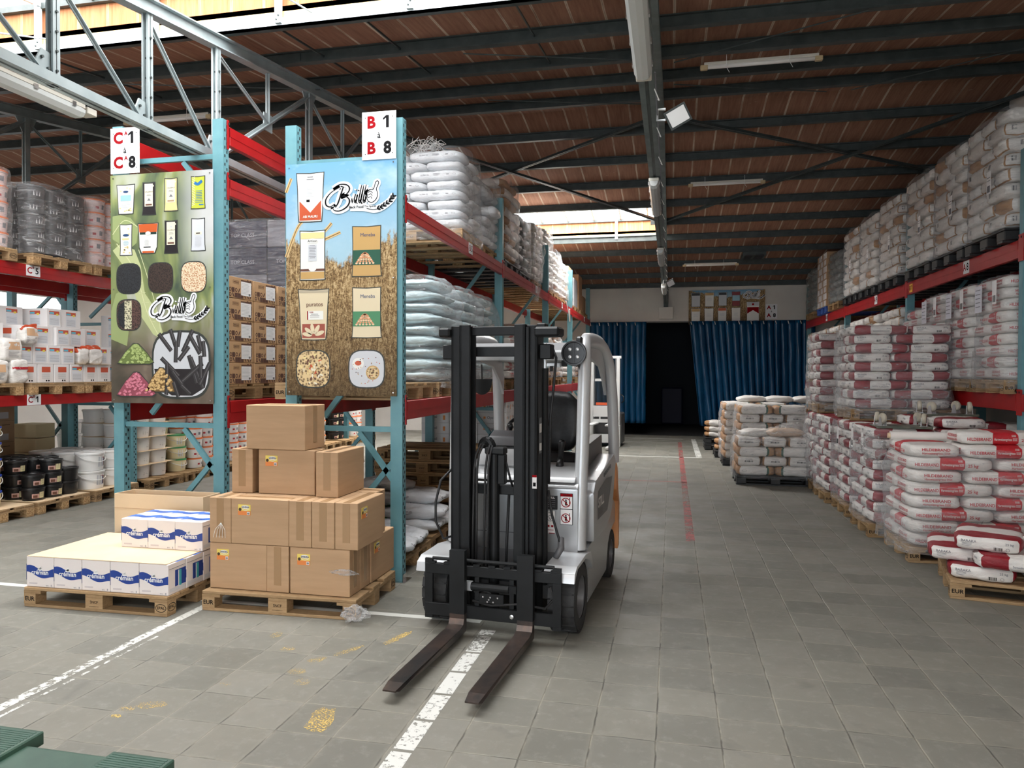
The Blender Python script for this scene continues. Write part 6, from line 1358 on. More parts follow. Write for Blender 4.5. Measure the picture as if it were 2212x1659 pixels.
b.box((.05, .004, .345), (.10, .006, .36), M_WCARD).box((.07, .004, .322), (.12, .006, .328), M_WCARD).tube([(-.13, .01, .24), (0, -.01, .225), (.2, .0, .25), (.36, .02, .23), (.42, .01, .3), (.40, .01, .38)], .008, M_BLACK, 6).tube([(-.12, .01, .3), (-.06, 0, .32), (.0, 0, .30)], .006, M_BLACK, 6); b.lathe([(.014, 0), (.014, .01), (.006, .012)], M_CHROME, 12, Matrix.Translation((.145, -.005, .165)) @ Matrix.Rotation(R(90), 4, 'X')); b.build('sideshift_cylinder', FK)
# mast rails
def rail(x0, x1, y0, y1, z0, z1, s, nm_):
    b = MB().box((x0, y0, z0), (x1, y0+.022, z1), M_MAST, bev=.003).box((x0, y1-.022, z0), (x1, y1, z1), M_MAST, bev=.003); xo = x1 if s > 0 else x0; b.box((xo-s*.022, y0, z0), (xo, y1, z1), M_MAST, bev=.003); b.build(nm_, FK)
for s in (-1, 1):
    a, c = sorted((s*.205-.03, s*.305-.03)); rail(a, c, .13, .29, .12, 2.065, s, 'outer_mast_rail')
    a, c = sorted((s*.155-.03, s*.232-.03)); rail(a, c, .09, .22, .12, 2.07, s, 'inner_mast_rail')
    MB().box((s*.234-.03, .10, .30), (s*.252-.03, .128, 2.05), M_MAST).build('mast_edge_strip', FK)
    MB().tube([(s*.31-.03, .31, .3), (s*.31-.03, .31, 1.78)], .024, M_MAST, 12).tube([(s*.31-.03, .31, 1.78), (s*.31-.03, .31, 1.95)], .012, M_ALU, 10).build('lift_cylinder', FK)
    MB().box((s*.305-.03, .17, 1.84), (s*.385-.03, .27, 1.94), M_MAST, bev=.006).build('mast_bracket', FK)
MB().box((-.41, .08, 1.99), (-.33, .22, 2.05), M_MAST, bev=.01).box((-.19, .15, 2.0), (.19, .20, 2.06), M_MAST, bev=.004).box((.26, .08, 1.985), (.43, .24, 2.05), M_MAST, bev=.014).box((.27, .12, 2.03), (.33, .2, 2.075), M_MAST, bev=.006).build('top_crossbar', FK)
MB().box((-.24, .25, 1.86), (.24, .29, 1.93), M_MAST, bev=.004).build('upper_crossbar', FK)
MB().box((-.24, .20, .92), (.24, .24, .985), M_MAST, bev=.004).box((-.24, .2, .33), (.24, .25, .40), M_MAST).build('middle_crossbar', FK)
b = MB().tube([(-.035, .17, .15), (-.035, .17, 1.22)], .036, M_MAST, 16); b.box((-.09, .12, 1.20), (.05, .2, 1.25), M_MAST, bev=.008).box((.0, .13, 1.0), (.05, .19, 1.2), M_MAST, bev=.005); b.build('centre_lift_cylinder', FK)
b = MB(); b.tube([(-.085+.035*math.cos(t), .16, 1.24+.05*math.sin(t)) for t in [PI*i/8 for i in range(9)]], .03, M_MAST, 10); b.build('chain_pulley', FK)
for i, (x, x2) in enumerate(((-.155, -.165), (-.135, -.14), (-.075, -.085), (-.055, -.06))):
    pts = [(x2, .10, .45), (x2+.005, .095, .75), (x, .1, 1.1), (x+.01, .11, 1.2)]+([(x+.035, .13, 1.265), (x+.07, .16, 1.25)] if i < 2 else [(x+.02, .13, 1.26)]); MB().tube(pts, .0085, M_BLACK, 8).build('hydraulic_hose', FK, smooth=True)
MB().tube([(.05, .16, 1.15), (.075, .18, 1.03), (.085, .2, .98)], .008, M_BLACK, 8).build('hydraulic_hose', FK, smooth=True)
MB().tube([(.06, .2, .92), (.045, .2, .6), (.04, .2, .42)], .01, M_BLACK, 8).build('hydraulic_hose', FK, smooth=True)
MB().tube([(-.335, .2, .62), (-.40, .16, .60), (-.455, .15, .72), (-.46, .16, .85), (-.43, .18, 1.0), (-.36, .22, 1.08)], .009, M_BLACK, 8).build('hydraulic_hose', FK, smooth=True)
MB().tube([(.33, .3, 1.93), (.37, .26, 1.85), (.36, .25, 1.7), (.33, .27, 1.45), (.32, .27, 1.0)], .009, M_BLACK, 8).build('hydraulic_hose', FK, smooth=True)
MB().tube([(.31, .3, .95), (.33, .32, .78), (.37, .33, .64), (.40, .3, .58)], .009, M_BLACK, 8).build('hydraulic_hose', FK, smooth=True)
MB().tube([(.39, .34, .62), (.40, .30, .56), (.37, .26, .50)], [.022, .024, .02], M_GREYP, 10).build('cable_conduit', FK, smooth=True)
M = FR((.277, .2, 1.33), R(90)); MB().box((-.03, -.12, 0), (.03, .12, .002), M_GREYP, M).box((-.026, -.1, .002), (.026, -.05, .003), M_WCARD, M).box((-.026, .02, .002), (.026, .08, .003), M_WCARD, M).build('mast_sticker', FK)
M = FR((.262, .125, 1.03)); b = MB().box((-.018, -.045, 0), (.012, .045, .003), M_WCARD, M).box((-.018, .03, .003), (.012, .045, .004), M_SREDL, M); b.box((-.012, -.03, .003), (.006, -.005, .004), M_INK, M).build('warning_sticker', FK)
# wheels
def tyre(x, y, r, w_, nm_, lab=None):
    M = Matrix.Translation((x, y, r)) @ Matrix.Rotation(R(90), 4, 'Y'); b = MB(); h = w_/2
    b.lathe([(r*.60, -h), (r*.93, -h), (r*.985, -h*.8), (r*.985, h*.8), (r*.93, h), (r*.60, h)], M_RUB, 40, M, cap=False)
    n = 20
    for i in range(n):
        a = 2*PI*i/n
        for s in (-1, 1):
            Mr = Matrix.Translation((x, y, r)) @ Matrix.Rotation(a+(PI/n if s > 0 else 0), 4, 'X')
            pts = [(s*h*.98, -.035*r/.25), (s*h*.55, -.03*r/.25), (s*h*.35, -.005), (s*h*.02, .0), (s*h*.02, .032), (s*h*.35, .03), (s*h*.55, .03), (s*h*.98, .032)]
            V = [(px_, py_, r*.965) for px_, py_ in pts]+[(px_, py_, r*1.003) for px_, py_ in pts]; k = 8
            b.add(V, [tuple(range(k)), tuple(range(k, 2*k))]+[(q, (q+1) % k, k+(q+1) % k, k+q) for q in range(k)], M_RUB, Mr)
    o = b.build(nm_, FK)
    q = MB().lathe([(.02, h*.3), (r*.5, h*.35), (r*.56, h*.9), (r*.61, h*.95), (r*.61, -h*.95), (r*.3, -h*.5)], M_GREYP, 28, M if x > 0 else M @ Matrix.Rotation(PI, 4, 'X'))
    for i in range(5): q.lathe([(.012, h*.3), (.012, h*.5)], M_ALU, 8, (M if x > 0 else M @ Matrix.Rotation(PI, 4, 'X')) @ Matrix.Translation((r*.35*math.cos(i*1.257), r*.35*math.sin(i*1.257), 0)))
    q.build('wheel_rim', o, auto=True)
for s in (-1, 1):
    tyre(s*.445, .33, .235, .18, 'front_wheel'); tyre(s*.43, 1.72, .20, .17, 'rear_wheel')
    a, c = sorted((s*.34, s*.55))
    fp = [(.03, .40), (.05, .46), (.12, .492), (.42, .50), (.60, .48), (.68, .38), (.66, .34), (.57, .43), (.40, .482), (.14, .476), (.08, .44), (.06, .40)]
    yz(fp, a, c, M_SILVW, 'front_fender', .006)
    # chassis skirt
    a, c = sorted((s*.38, s*.52))
    yz([(.63, .10), (.66, .36), (.60, .50), (1.50, .56), (1.78, .66), (1.90, .60), (1.90, .44), (1.62, .42), (1.50, .34), (1.44, .13)], a, c, M_SILV, 'chassis_skirt', .012)
    a, c = sorted((s*.40, s*.555))
    o = yz([(.70, .52), (.68, .88), (.76, .96), (1.62, 1.07), (1.72, 1.0), (1.56, .66), (1.45, .57), (1.2, .52)], a, c, M_SILV, 'battery_door', .03)
    M = FR((s*.5565, 1.08, .78), R(90)*s); b = MB(); f = 1 if s > 0 else -1
    b.add([(f*(-.26), -.12, 0), (f*.18, -.12, 0), (f*.42, .12, 0), (f*.10, .14, 0), (f*(-.24), .09, 0)], [tuple(range(5))], M_DGR, M); put_text(b, 'STILL', .10, M_WCARD, M @ Matrix.Translation((-.12*f if f > 0 else .08, .0, .002)), bold=.03, sx=1.1); put_text(b, 'RX 20', .06, M_GREYP, M @ Matrix.Translation((-.14*f if f > 0 else .08, -.075, .002)), bold=.01)
    for q in range(5): b.box((.0+q*.07, .165+q*.008, 0), (.045+q*.07, .195+q*.008, .003), M_GREYP, M)
    b.build('door_print', o)
    # step
    a, c = sorted((s*.36, s*.50)); yz([(.60, .44), (.60, .47), (.86, .52), (.86, .50)], a, c, M_GREYP, 'step_plate')
yz([(.5, .14), (.5, .56), (1.7, .56), (1.7, .14)], -.40, .40, M_GREYP, 'chassis_body', .01)
# front cowl and dashboard
o = yz([(.50, .46), (.49, .94), (.52, .97), (.72, .97), (.74, .46)], -.475, .475, M_SILV, 'front_cowl', .02)
b = MB().box((-.475, .484, .935), (.475, .492, .94), M_GREYP).box((-.2, .483, .62), (-.195, .49, .9), M_GREYP).box((-.30, .484, .60), (.16, .488, .605), M_GREYP)
for x in (.24,): b.lathe([(.014, 0), (.014, .005)], M_BLACK, 12, Matrix.Translation((x, .488, .915)) @ Matrix.Rotation(R(90), 4, 'X'))
b.build('cowl_seam', o)
yz([(.50, .975), (.53, 1.01), (1.0, 1.06), (1.02, .98)], -.47, .45, M_SILVW, 'dash_top', .012)
yz([(.78, 1.0), (.74, 1.05), (.80, 1.17), (.98, 1.20), (1.05, 1.06)], -.36, .02, M_SILVW, 'dash_console', .03)
yz([(.80, 1.19), (.84, 1.26), (.95, 1.30), (1.0, 1.2)], -.30, -.02, M_GREYP, 'display_hood', .015)
M = FR((.285, .484, .83)); b = MB().box((-.05, -.045, 0), (.045, .052, .003), M_BLACK, M); put_text(b, 'STILL', .018, M_WCARD, M @ Matrix.Translation((.0, .038, .004)), bold=.04, sx=1.3)
for q in range(4): b.box((-.045, .018-q*.015, .003), (.03, .0205-q*.015, .004), M_INKG, M)
put_text(b, 'CE', .016, M_WCARD, M @ Matrix.Translation((-.035, -.036, .004)), bold=.03); b.build('maker_plate', FK)
M = FR((.28, .484, .70)); b = MB().box((-.032, -.085, 0), (.032, .075, .003), M_WCARD, M); put_text(b, 'STILL', .013, M_INK, M @ Matrix.Translation((0, .062, .004)), bold=.03); e = ell(0, .022, .022, .022, 20); i_ = ell(0, .022, .018, .018, 20); b.add([(x, y, .004) for x, y in e+i_], [(k, (k+1) % 20, 20+(k+1) % 20, 20+k) for k in range(20)], M_INKG, M)
stroke(b, [(-.01, .03), (0, .01), (.01, .03)], .005, M_INKG, M @ Matrix.Translation((0, 0, .005)), 2); b.box((-.02, -.04, .003), (-.006, -.026, .004), M_SREDL, M).box((.005, -.04, .003), (.022, -.026, .004), M_SREDL, M).box((-.024, -.062, .003), (.024, -.058, .004), M_SREDL, M).box((-.01, -.085, .003), (.032, -.08, .004), M_SREDL, M); b.build('inspection_sticker', FK)
for z in (.845, .735):
    M = FR((.395, .484, z)); b = MB().box((-.045, -.052, 0), (.045, .058, .003), M_INK, M).box((-.042, -.049, .003), (.042, .055, .0035), M_WCARD, M)
    if z > .8: b.box((-.042, .036, .0035), (.042, .055, .004), M_SREDL, M); put_text(b, 'DANGER', .013, M_INK, M @ Matrix.Translation((.004, .045, .0045)), bold=.03)
    e = ell(-.004, -.006, .034, .034, 24); i_ = ell(-.004, -.006, .028, .028, 24); b.add([(x, y, .0045) for x, y in e+i_], [(k, (k+1) % 24, 24+(k+1) % 24, 24+k) for k in range(24)], M_SREDL, M)
    b.box((-.010, -.022, .0036), (.004, .004, .004), M_INK, M).box((-.009, -.03, .0036), (-.005, -.02, .004), M_INK, M).box((.0, -.03, .0036), (.004, -.02, .004), M_INK, M); b.add([(x, y, .004) for x, y in ell(-.003, .011, .006, .006, 10)], [tuple(range(10))], M_INK, M); b.box((.02, -.03, .0036), (.025, .03, .004), M_INK, M)
    stroke(b, [(-.027, .016), (.019, -.03)], .006, M_SREDL, M @ Matrix.Translation((0, 0, .005)), 2); b.build('warning_pictogram', FK)
M = FR((-.425, .484, .82)); MB().box((-.03, -.12, 0), (.03, .12, .003), M_WCARD, M).box((-.03, .09, .003), (.03, .12, .004), M_SREDL, M).build('warning_pictogram', FK)
MB().lathe([(.05, 0), (.05, .008)], M_WCARD, 24, Matrix.Translation((-.415, .505, .62)) @ Matrix.Rotation(R(90), 4, 'X')).build('round_cap', FK)
# cab
root = yz([(1.45, .94), (1.32, .99), (1.30, 1.03), (1.42, 1.08), (1.66, 1.07), (1.72, .98)], -.22, .27, M_SEAT, 'seat_cushion', .035)
bm = bmesh.new(); bmesh.ops.create_cube(bm, size=1); bmesh.ops.subdivide_edges(bm, edges=bm.edges[:], cuts=7, use_grid_fill=True)
for v in bm.verts:
    x, y, z = v.co*2; wz = .235*(1-.16*max(0, z)**3-.05*max(0, -z)); rr_ = (abs(x)**4+abs(z)**4)**.25 or 1; mx_ = max(abs(x), abs(z)); k = mx_/rr_ if rr_ else 1
    X, Z = x*k*wz, z*k*.26; groove = -.014*math.exp(-((abs(X)-.085+.12*(Z-.02))**2)/.0002) if y < 0 else 0
    v.co = Vector((X, y*.045*(1-.5*mx_**4)+(-groove if y < 0 else 0)+.35*X*X*(-1), Z))
MB().bm(bm, M_SEAT).build('seat_back', FK, smooth=True); sb = FK.children[-1] if 0 else [o for o in bpy.data.objects if o.name.startswith('seat_back')][-1]; sb.location = (.02, 1.66, 1.33); sb.rotation_euler = (R(-8), 0, 0)
MB().box((-.28, 1.25, .93), (.33, 1.75, .97), M_GREYP, bev=.01).build('seat_base', FK)
b = MB(); n = 28; M = Matrix.Translation((-.06, 1.10, 1.33)) @ Matrix.Rotation(R(28), 4, 'X'); b.tube([(.16*math.cos(2*PI*i/n), .16*math.sin(2*PI*i/n), 0) for i in range(n)], .014, M_BPLAS, 8, M, closed=True)
for a in (.5, 2.6, 4.7): b.tube([(0, 0, -.01), (.155*math.cos(a), .155*math.sin(a), 0)], .012, M_BPLAS, 6, M)
b.tube([(0, 0, 0), (0, 0, -.25)], .02, M_BPLAS, 10, M).lathe([(.02, .06), (.022, .03), (.01, 0)], M_BPLAS, 10, M @ Matrix.Translation((-.12, -.08, 0))); b.build('steering_wheel', FK, smooth=True)
b = MB().tube([(.255, .86, 1.02), (.262, .87, 1.10)], [.035, .022], M_BPLAS, 12).tube([(.262, .87, 1.10), (.27, .86, 1.19), (.28, .845, 1.235), (.285, .84, 1.245)], [.02, .022, .026, .012], M_BPLAS, 12); b.build('control_joystick', FK, smooth=True)
MB().lathe([(.016, 0), (.016, .004)], M_GREYP, 14, Matrix.Translation((.17, .70, 1.034))).build('key_switch', FK)
yz([(1.0, .95), (1.08, 1.18), (1.78, 1.22), (1.82, .95)], .33, .42, M_GREYP, 'side_console', .02); yz([(1.0, .6), (1.0, .95), (1.8, 1.12), (1.9, .6)], -.43, -.34, M_GREYP, 'side_console', .02)
# counterweight
yz([(1.55, .52), (1.55, .95), (1.75, 1.02), (1.98, .92), (2.06, .60), (2.02, .24), (1.94, .18), (1.93, .44), (1.85, .50)], -.46, .46, M_CWT, 'counterweight', .04)
for s in (-1, 1):
    a, c = sorted((s*.46, s*.545)); yz([(1.90, .20), (1.93, .44), (1.92, .62), (1.80, .74), (1.80, .98), (1.88, .92), (1.90, .72), (1.96, .66), (1.99, .60), (1.97, .22)], a, c, M_CWT, 'bumper_edge', .01)
    # overhead guard side loop
    P = [(s*.475, .56, .50), (s*.475, .57, .75), (s*.478, .59, .96), (s*.482, .615, 1.25), (s*.485, .64, 1.60), (s*.485, .67, 1.84), (s*.475, .72, 1.94), (s*.46, .82, 1.985), (s*.455, 1.1, 2.0), (s*.46, 1.40, 1.985), (s*.475, 1.55, 1.93), (s*.50, 1.66, 1.80), (s*.515, 1.74, 1.50), (s*.52, 1.78, 1.20), (s*.52, 1.80, .98)]
    fine = []
    for i in range(len(P)-1):
        p0, p1, p2, p3 = [Vector(P[min(max(i+q, 0), len(P)-1)]) for q in (-1, 0, 1, 2)]
        for k in range(4): t = k/4; fine.append(.5*((2*p1)+(p2-p0)*t+(2*p0-5*p1+4*p2-p3)*t*t+(3*p1-p0-3*p2+p3)*t**3))
    fine.append(Vector(P[-1])); b = MB()
    for q, p_ in enumerate(fine):
        d = (fine[min(q+1, len(fine)-1)]-fine[max(q-1, 0)]).normalized(); sx_ = Vector((1, 0, 0)); n_ = d.cross(sx_).normalized()
        hw, hd = .043, .056; o0 = len(b.v); ang = [PI/8+PI/4*j for j in range(8)]
        b.v += [tuple(p_+sx_*hw*1.08*math.cos(a_)+n_*hd*1.08*math.sin(a_)) for a_ in ang]
        if q: b.f += [[o0-8+j, o0-8+(j+1) % 8, o0+(j+1) % 8, o0+j] for j in range(8)]; b.m += [b.mi(M_SILVW)]*8
        else: b.mi(M_SILVW)
    b.build('guard_pillar', FK, smooth=True)
    MB().tube([(s*.455, .70, 1.0), (s*.455, .69, 1.12), (s*.448, .70, 1.45), (s*.46, .69, 1.52)], .012, M_GREYP, 8).build('grab_handle', FK, smooth=True)
    yz([(1.15, 1.96), (1.40, 1.955), (1.62, 1.86), (1.70, 1.70), (1.69, 1.56), (1.58, 1.68), (1.40, 1.80), (1.0, 1.86), (.74, 1.88), (.74, 1.93)], *sorted((s*.448, s*.47)), M_SILVW, 'guard_gusset')
yz([(.66, 1.84), (.66, 1.90), (.76, 1.92), (.76, 1.86)], -.47, .47, M_SILVW, 'guard_front_beam', .008)
yz([(.76, 1.92), (.80, 1.975), (1.45, 1.99), (1.5, 1.95), (1.45, 1.96), (.84, 1.945)], -.45, .45, M_GREYP, 'guard_roof')
for i in range(6): MB().box((-.43, .92+i*.1, 1.935), (.43, .95+i*.1, 1.955), M_SILVW).build('guard_bar', FK)
yz([(1.5, 1.88), (1.56, 1.94), (1.60, 1.9), (1.54, 1.84)], -.47, .47, M_SILVW, 'guard_rear_beam', .006)
MB().box((.16, .70, 1.79), (.30, .76, 1.83), M_ALU, bev=.01).box((.12, .72, 1.80), (.16, .74, 1.85), M_BLACK).box((.30, .72, 1.8), (.34, .74, 1.85), M_BLACK).box((.22, .69, 1.76), (.24, .71, 1.80), M_BLACK).build('mirror_mount', FK)
# half round mirror
M = FR((-.275, .60, 1.69)); pts = [(.075*math.cos(t), -.105*math.sin(t)) for t in [PI*i/14 for i in range(15)]]
MB().prism([(-.078, .012), (-.078, 0)]+[(-q[0], q[1]) for q in pts]+[(.078, 0), (.078, .012)], -.008, .008, M_MAST, M).tube([(-.005, .0, -.012), (-.008, .12, -.012)], .006, M_BLACK, 6, M).build('half_round_mirror', FK)
# head lamp
M = Matrix.Translation((.425, .60, 1.89)) @ Matrix.Rotation(R(90), 4, 'X') @ Matrix.Scale(1.35, 4); b = MB().lathe([(.05, -.035), (.062, -.01), (.068, .02), (.066, .034), (.058, .034), (.055, .026), (.002, .026)], M_BPLAS, 28, M)
for dx, dy in ((-.02, -.02), (.02, -.02), (-.02, .02), (.02, .02)): b.lathe([(.009, .026), (.009, .032), (.005, .034)], M_ALU, 10, M @ Matrix.Translation((dx, dy, 0)))
b.box((-.004, -.055, .026), (.004, .055, .030), M_BPLAS, M); b.build('head_lamp', FK, auto=True)
MB().box((.43, .60, 1.95), (.475, .66, 2.01), M_BPLAS, bev=.012).tube([(.45, .61, 1.95), (.47, .60, 1.85), (.455, .6, 1.78), (.44, .6, 1.84)], .008, M_BLACK, 6).build('lamp_bracket', FK)
MB().tube([(.515, 1.72, .98), (.53, 1.82, .93), (.53, 1.88, .86)], .006, M_BLACK, 6).build('cable', FK, smooth=True)
# ================================================================ white stacker by the curtain
SK = empty('pallet_stacker', (-1.55, 17.4, 0), R(-4)); tag(SK, 'white electric pallet stacker standing by the blue curtain', 'stacker'); M_SKW = mat('stacker_white', (.66, .67, .66), .4)
for s in (-1, 1): MB().box((s*.36, -.06, 0), (s*.30, .08, .52), M_SKW, bev=.005).box((s*.35, -.04, .1), (s*.27, .06, 2.14), M_SKW, bev=.005).build('mast_rail', SK); MB().box((s*.26, -.03, .1), (s*.24, .03, 2.1), M_GREYP).build('inner_rail', SK); MB().box((s*.28, -.9, .55), (s*.14, -.05, .59), M_SKW, bev=.008).build('fork', SK); MB().box((s*.3, -.95, .03), (s*.16, -.05, .09), M_SKW, bev=.01).build('support_leg', SK)
MB().box((-.36, -.03, 2.10), (.38, .03, 2.16), M_SKW).build('top_crossbar', SK); MB().box((-.3, -.02, 1.56), (.34, .02, 1.62), M_SKW).build('middle_crossbar', SK)
MB().box((-.27, -.08, .72), (.27, -.03, .98), M_SKW).box((-.27, -.08, .58), (.27, -.03, .66), M_SKW).box((-.13, -.075, .64), (-.10, -.04, .75), M_SKW).box((.12, -.075, .64), (.15, -.04, .75), M_SKW).build('fork_carriage', SK)
MB().box((-.30, -.03, .1), (.34, .06, .30), M_SKW).build('lower_panel', SK); MB().box((-.30, .1, .06), (.37, .75, .80), M_GREYP, bev=.03).build('drive_body', SK); MB().box((-.22, .0, .99), (.25, .03, 1.05), mat('stacker_orange', (.62, .10, .03), .5)).box((.05, .0, 1.05), (.25, .03, 1.09), MT['stacker_orange']).build('orange_strip', SK)
MB().box((-.05, -.0, 1.25), (.1, .02, 1.55), mat('navy_sign', (.02, .02, .14), .5)).box((-.05, -.004, 1.38), (.08, -.001, 1.41), M_WCARD).build('notice_plate', SK); gm = glass('guard_mesh', (.5, .6, .62)); MB().box((-.24, .05, 1.0), (.24, .055, 2.05), gm).build('clear_guard', SK)
MB().tube([(.36, .1, 1.25), (.43, .05, 1.2), (.44, .05, 1.1), (.38, .1, 1.05)], .012, M_BLACK, 8).build('tiller_loop', SK, smooth=True)
for s in (-1, 1): MB().lathe([(.06, -.03), (.06, .03)], M_RUB, 16, Matrix.Translation((s*.3+.02, .2, .06)) @ Matrix.Rotation(R(90), 4, 'Y')).build('wheel', SK)
# ================================================================ banners and signs
def screws(b, W, H, M):
    for x in (-W/2+.03, W/2-.03):
        for y in (-H/2+.03, 0, H/2-.03): b.lathe([(.006, 0), (.006, .003)], M_CHROME, 8, M @ Matrix.Translation((x, y, 0)))
def logo(b, M, s, halo=True, wk=.5):
    """hand lettered name with thumb and wheat ear"""
    L = lambda pts: [(x*s, y*s) for x, y in pts]; Z = lambda z: M @ Matrix.Translation((0, 0, z))
    S = []
    S.append(([(-.40, .33), (-.66, .20), (-.82, .02), (-.82, -.14), (-.70, -.20), (-.56, -.12)], [.03, .05, .08, .09, .06, .03]))
    S.append(([(-.62, .30), (-.42, .40), (-.20, .38), (-.12, .27), (-.20, .14), (-.38, .06)], [.03, .05, .07, .09, .06, .03]))
    S.append(([(-.38, .07), (-.20, .05), (-.12, -.07), (-.20, -.22), (-.40, -.32), (-.58, -.30), (-.62, -.20)], [.03, .06, .10, .09, .06, .05, .03]))
    S.append(([(-.30, .34), (-.38, .12), (-.46, -.10), (-.54, -.22)], [.07, .09, .09, .05]))
    S.append(([(.06, .12), (.02, -.02), (.03, -.11), (.09, -.09)], [.06, .075, .06, .03])); S.append(([(.09, .21), (.10, .24)], .065))
    for q in (0, .13): S.append(([(.24+q, .36), (.19+q, .14), (.15+q, -.05), (.17+q, -.12), (.23+q, -.09)], [.045, .07, .075, .055, .03]))
    th = [([(0.30, -.10), (0.26, -.02), (0.28, .06), (0.26, .14), (0.32, .20), (0.38, .22), (0.44, .22), (0.48, .30), (0.52, .42), (0.58, .44), (0.60, .38), (0.54, .24), (0.56, .14), (0.56, .02), (0.50, -.08), (0.40, -.13), (0.30, -.10)], .026), ([(0.30, .08), (0.38, .10), (0.42, .04)], .02), ([(0.29, .0), (0.38, .02), (0.41, -.04)], .02), ([(0.28, .14), (0.37, .17), (0.43, .12)], .02)]
    th = [([(x+.13, y) for x, y in p], w_) for p, w_ in th]
    wheat = [(.38, -.29), (.60, -.33), (.82, -.27), (1.05, -.12), (1.18, .04)]
    if halo:
        hm = mat('logo_halo', (.80, .82, .84), .45)
        for p, w_ in S+th: stroke(b, L(p), [(q+.10)*s for q in (w_ if isinstance(w_, list) else [w_]*len(p))], hm, Z(.0008), 4)
        stroke(b, L([(-.1, -.24), (.3, -.26), (.6, -.32), (.82, -.27), (1.05, -.12), (1.18, .04)]), .2*s, hm, Z(.0007), 5)
    poly(b, L([(0.43, -.10), (0.39, -.02), (0.41, .06), (0.39, .14), (0.45, .20), (0.57, .22), (0.65, .42), (0.71, .44), (0.73, .38), (0.67, .24), (0.69, .14), (0.69, .02), (0.63, -.08), (0.53, -.13)]), .0012, M_SIGN, M)
    for p, w_ in S: stroke(b, L(p), [q*s*wk for q in w_] if isinstance(w_, list) else w_*s*wk, M_INK, Z(.002), 6)
    for p, w_ in th: stroke(b, L(p), w_*s*.85, M_INK, Z(.002), 6)
    stroke(b, L(wheat), .018*s, M_INK, Z(.002), 6)
    for i in range(7):
        t = .35+i*.095; k = t*4; j = min(int(k), 3); f = k-j; x = wheat[j][0]*(1-f)+wheat[j+1][0]*f; y = wheat[j][1]*(1-f)+wheat[j+1][1]*f; a = math.atan2(wheat[j+1][1]-wheat[j][1], wheat[j+1][0]-wheat[j][0])
        for sg in (-1, 1):
            e = [(px_*math.cos(a+sg*.6)-py_*math.sin(a+sg*.6), px_*math.sin(a+sg*.6)+py_*math.cos(a+sg*.6)) for px_, py_ in ell(.055, 0, .06, .024, 12)]; poly(b, L([(x+u, y+v) for u, v in e]), .0022, M_INK, M)
    put_text(b, 'Back Food', .10*s, M_INK, Z(.0035) @ Matrix.Translation((.08*s, -.24*s, 0)), bold=.03); put_text(b, 'The Special', .075*s, M_INK, Z(.0035) @ Matrix.Translation((.49*s, -.235*s, 0)), bold=.02)
# background prints
def print_mat(name, fn):
    m = mat(name, (.3, .3, .2), .6, 0, .2); n = NT(m); fn(n); return m
def leafbg(n):
    v = n.co(); sep = n.n('ShaderNodeSeparateXYZ'); n.l(v, sep.inputs[0]); z = n.math('MULTIPLY', n.math('ADD', sep.outputs[2], 1.03), 1/2.06)
    f = n.noise(n.co((1.6, 1, .8)), 1.6, 3, .5, .8); c1 = n.ramp(f, [(.34, (.06, .085, .06)), (.45, (.14, .18, .08)), (.54, (.25, .29, .11)), (.62, (.40, .42, .33)), (.72, (.50, .51, .53))])
    c2 = n.ramp(n.noise(n.co((1.3, 1, 1)), 2.2, 3, .5, .5), [(.35, (.07, .06, .045)), (.6, (.16, .125, .095)), (.75, (.26, .22, .17))])
    c = n.mix(n.ramp(z, [(.22, g3(0)), (.45, g3(1))]), c2, c1); g = n.noise(n.co((1, 1, 1), (3, 0, 2)), 5, 2)
    x = n.math('ADD', sep.outputs[0], .0); c = n.mix(n.math('MULTIPLY', n.ramp(x, [(.15, g3(0)), (.42, g3(1))]), n.ramp(z, [(.5, g3(0)), (.7, g3(.8))])), c, (.60, .60, .63)); n.base(c)
def wheatbg(n, zlo=-.99, zh=1.98, sky=.62):
    v = n.co(); sep = n.n('ShaderNodeSeparateXYZ'); n.l(v, sep.inputs[0]); z = n.math('MULTIPLY', n.math('ADD', sep.outputs[2], -zlo), 1/zh)
    cl = n.noise(n.co((1, 1, 1.4)), 2.2, 4); c1 = n.mix(n.ramp(cl, [(.5, g3(0)), (.75, g3(.8))]), n.ramp(z, [(sky, (.33, .50, .60)), (1, (.14, .33, .52))]), (.48, .60, .68))
    h = n.noise(n.co((9, 1, 1.7)), 3.0, 9, .78, 2.4); h2 = n.noise(n.co((3, 1, 3), (1, 0, 4)), 6, 8, .75, 3)
    hh = n.math('ADD', n.math('MULTIPLY', h, .55), n.math('MULTIPLY', h2, .45)); c2 = n.ramp(hh, [(.40, (.035, .02, .008)), (.48, (.20, .12, .05)), (.55, (.48, .34, .17)), (.66, (.72, .60, .40))])
    dk = n.ramp(z, [(0, g3(.8)), (.45, g3(0))]); c2 = n.mix(dk, c2, (.05, .032, .015))
    edge = n.math('ADD', z, n.math('MULTIPLY', n.math('SUBTRACT', n.noise(n.co((6, 1, 2)), 3, 6, .7), .5), .22)); ax = n.math('ABSOLUTE', sep.outputs[0]); edge = n.math('SUBTRACT', edge, n.math('MULTIPLY', ax, .24))
    n.base(n.mix(n.ramp(edge, [(sky-.07, g3(0)), (sky-.045, g3(1))]), c2, c1))
def grains(name, a, b_, sc=80):
    if name in MT: return MT[name]
    m = mat(name, a, .5); n = NT(m); x = n.n('ShaderNodeTexVoronoi'); x.inputs['Scale'].default_value = sc; n.l(n.co(), x.inputs['Vector']); n.base(n.mix(n.ramp(x.outputs['Distance'], [(.25, g3(0)), (.6, g3(1))]), b_, a)); return m
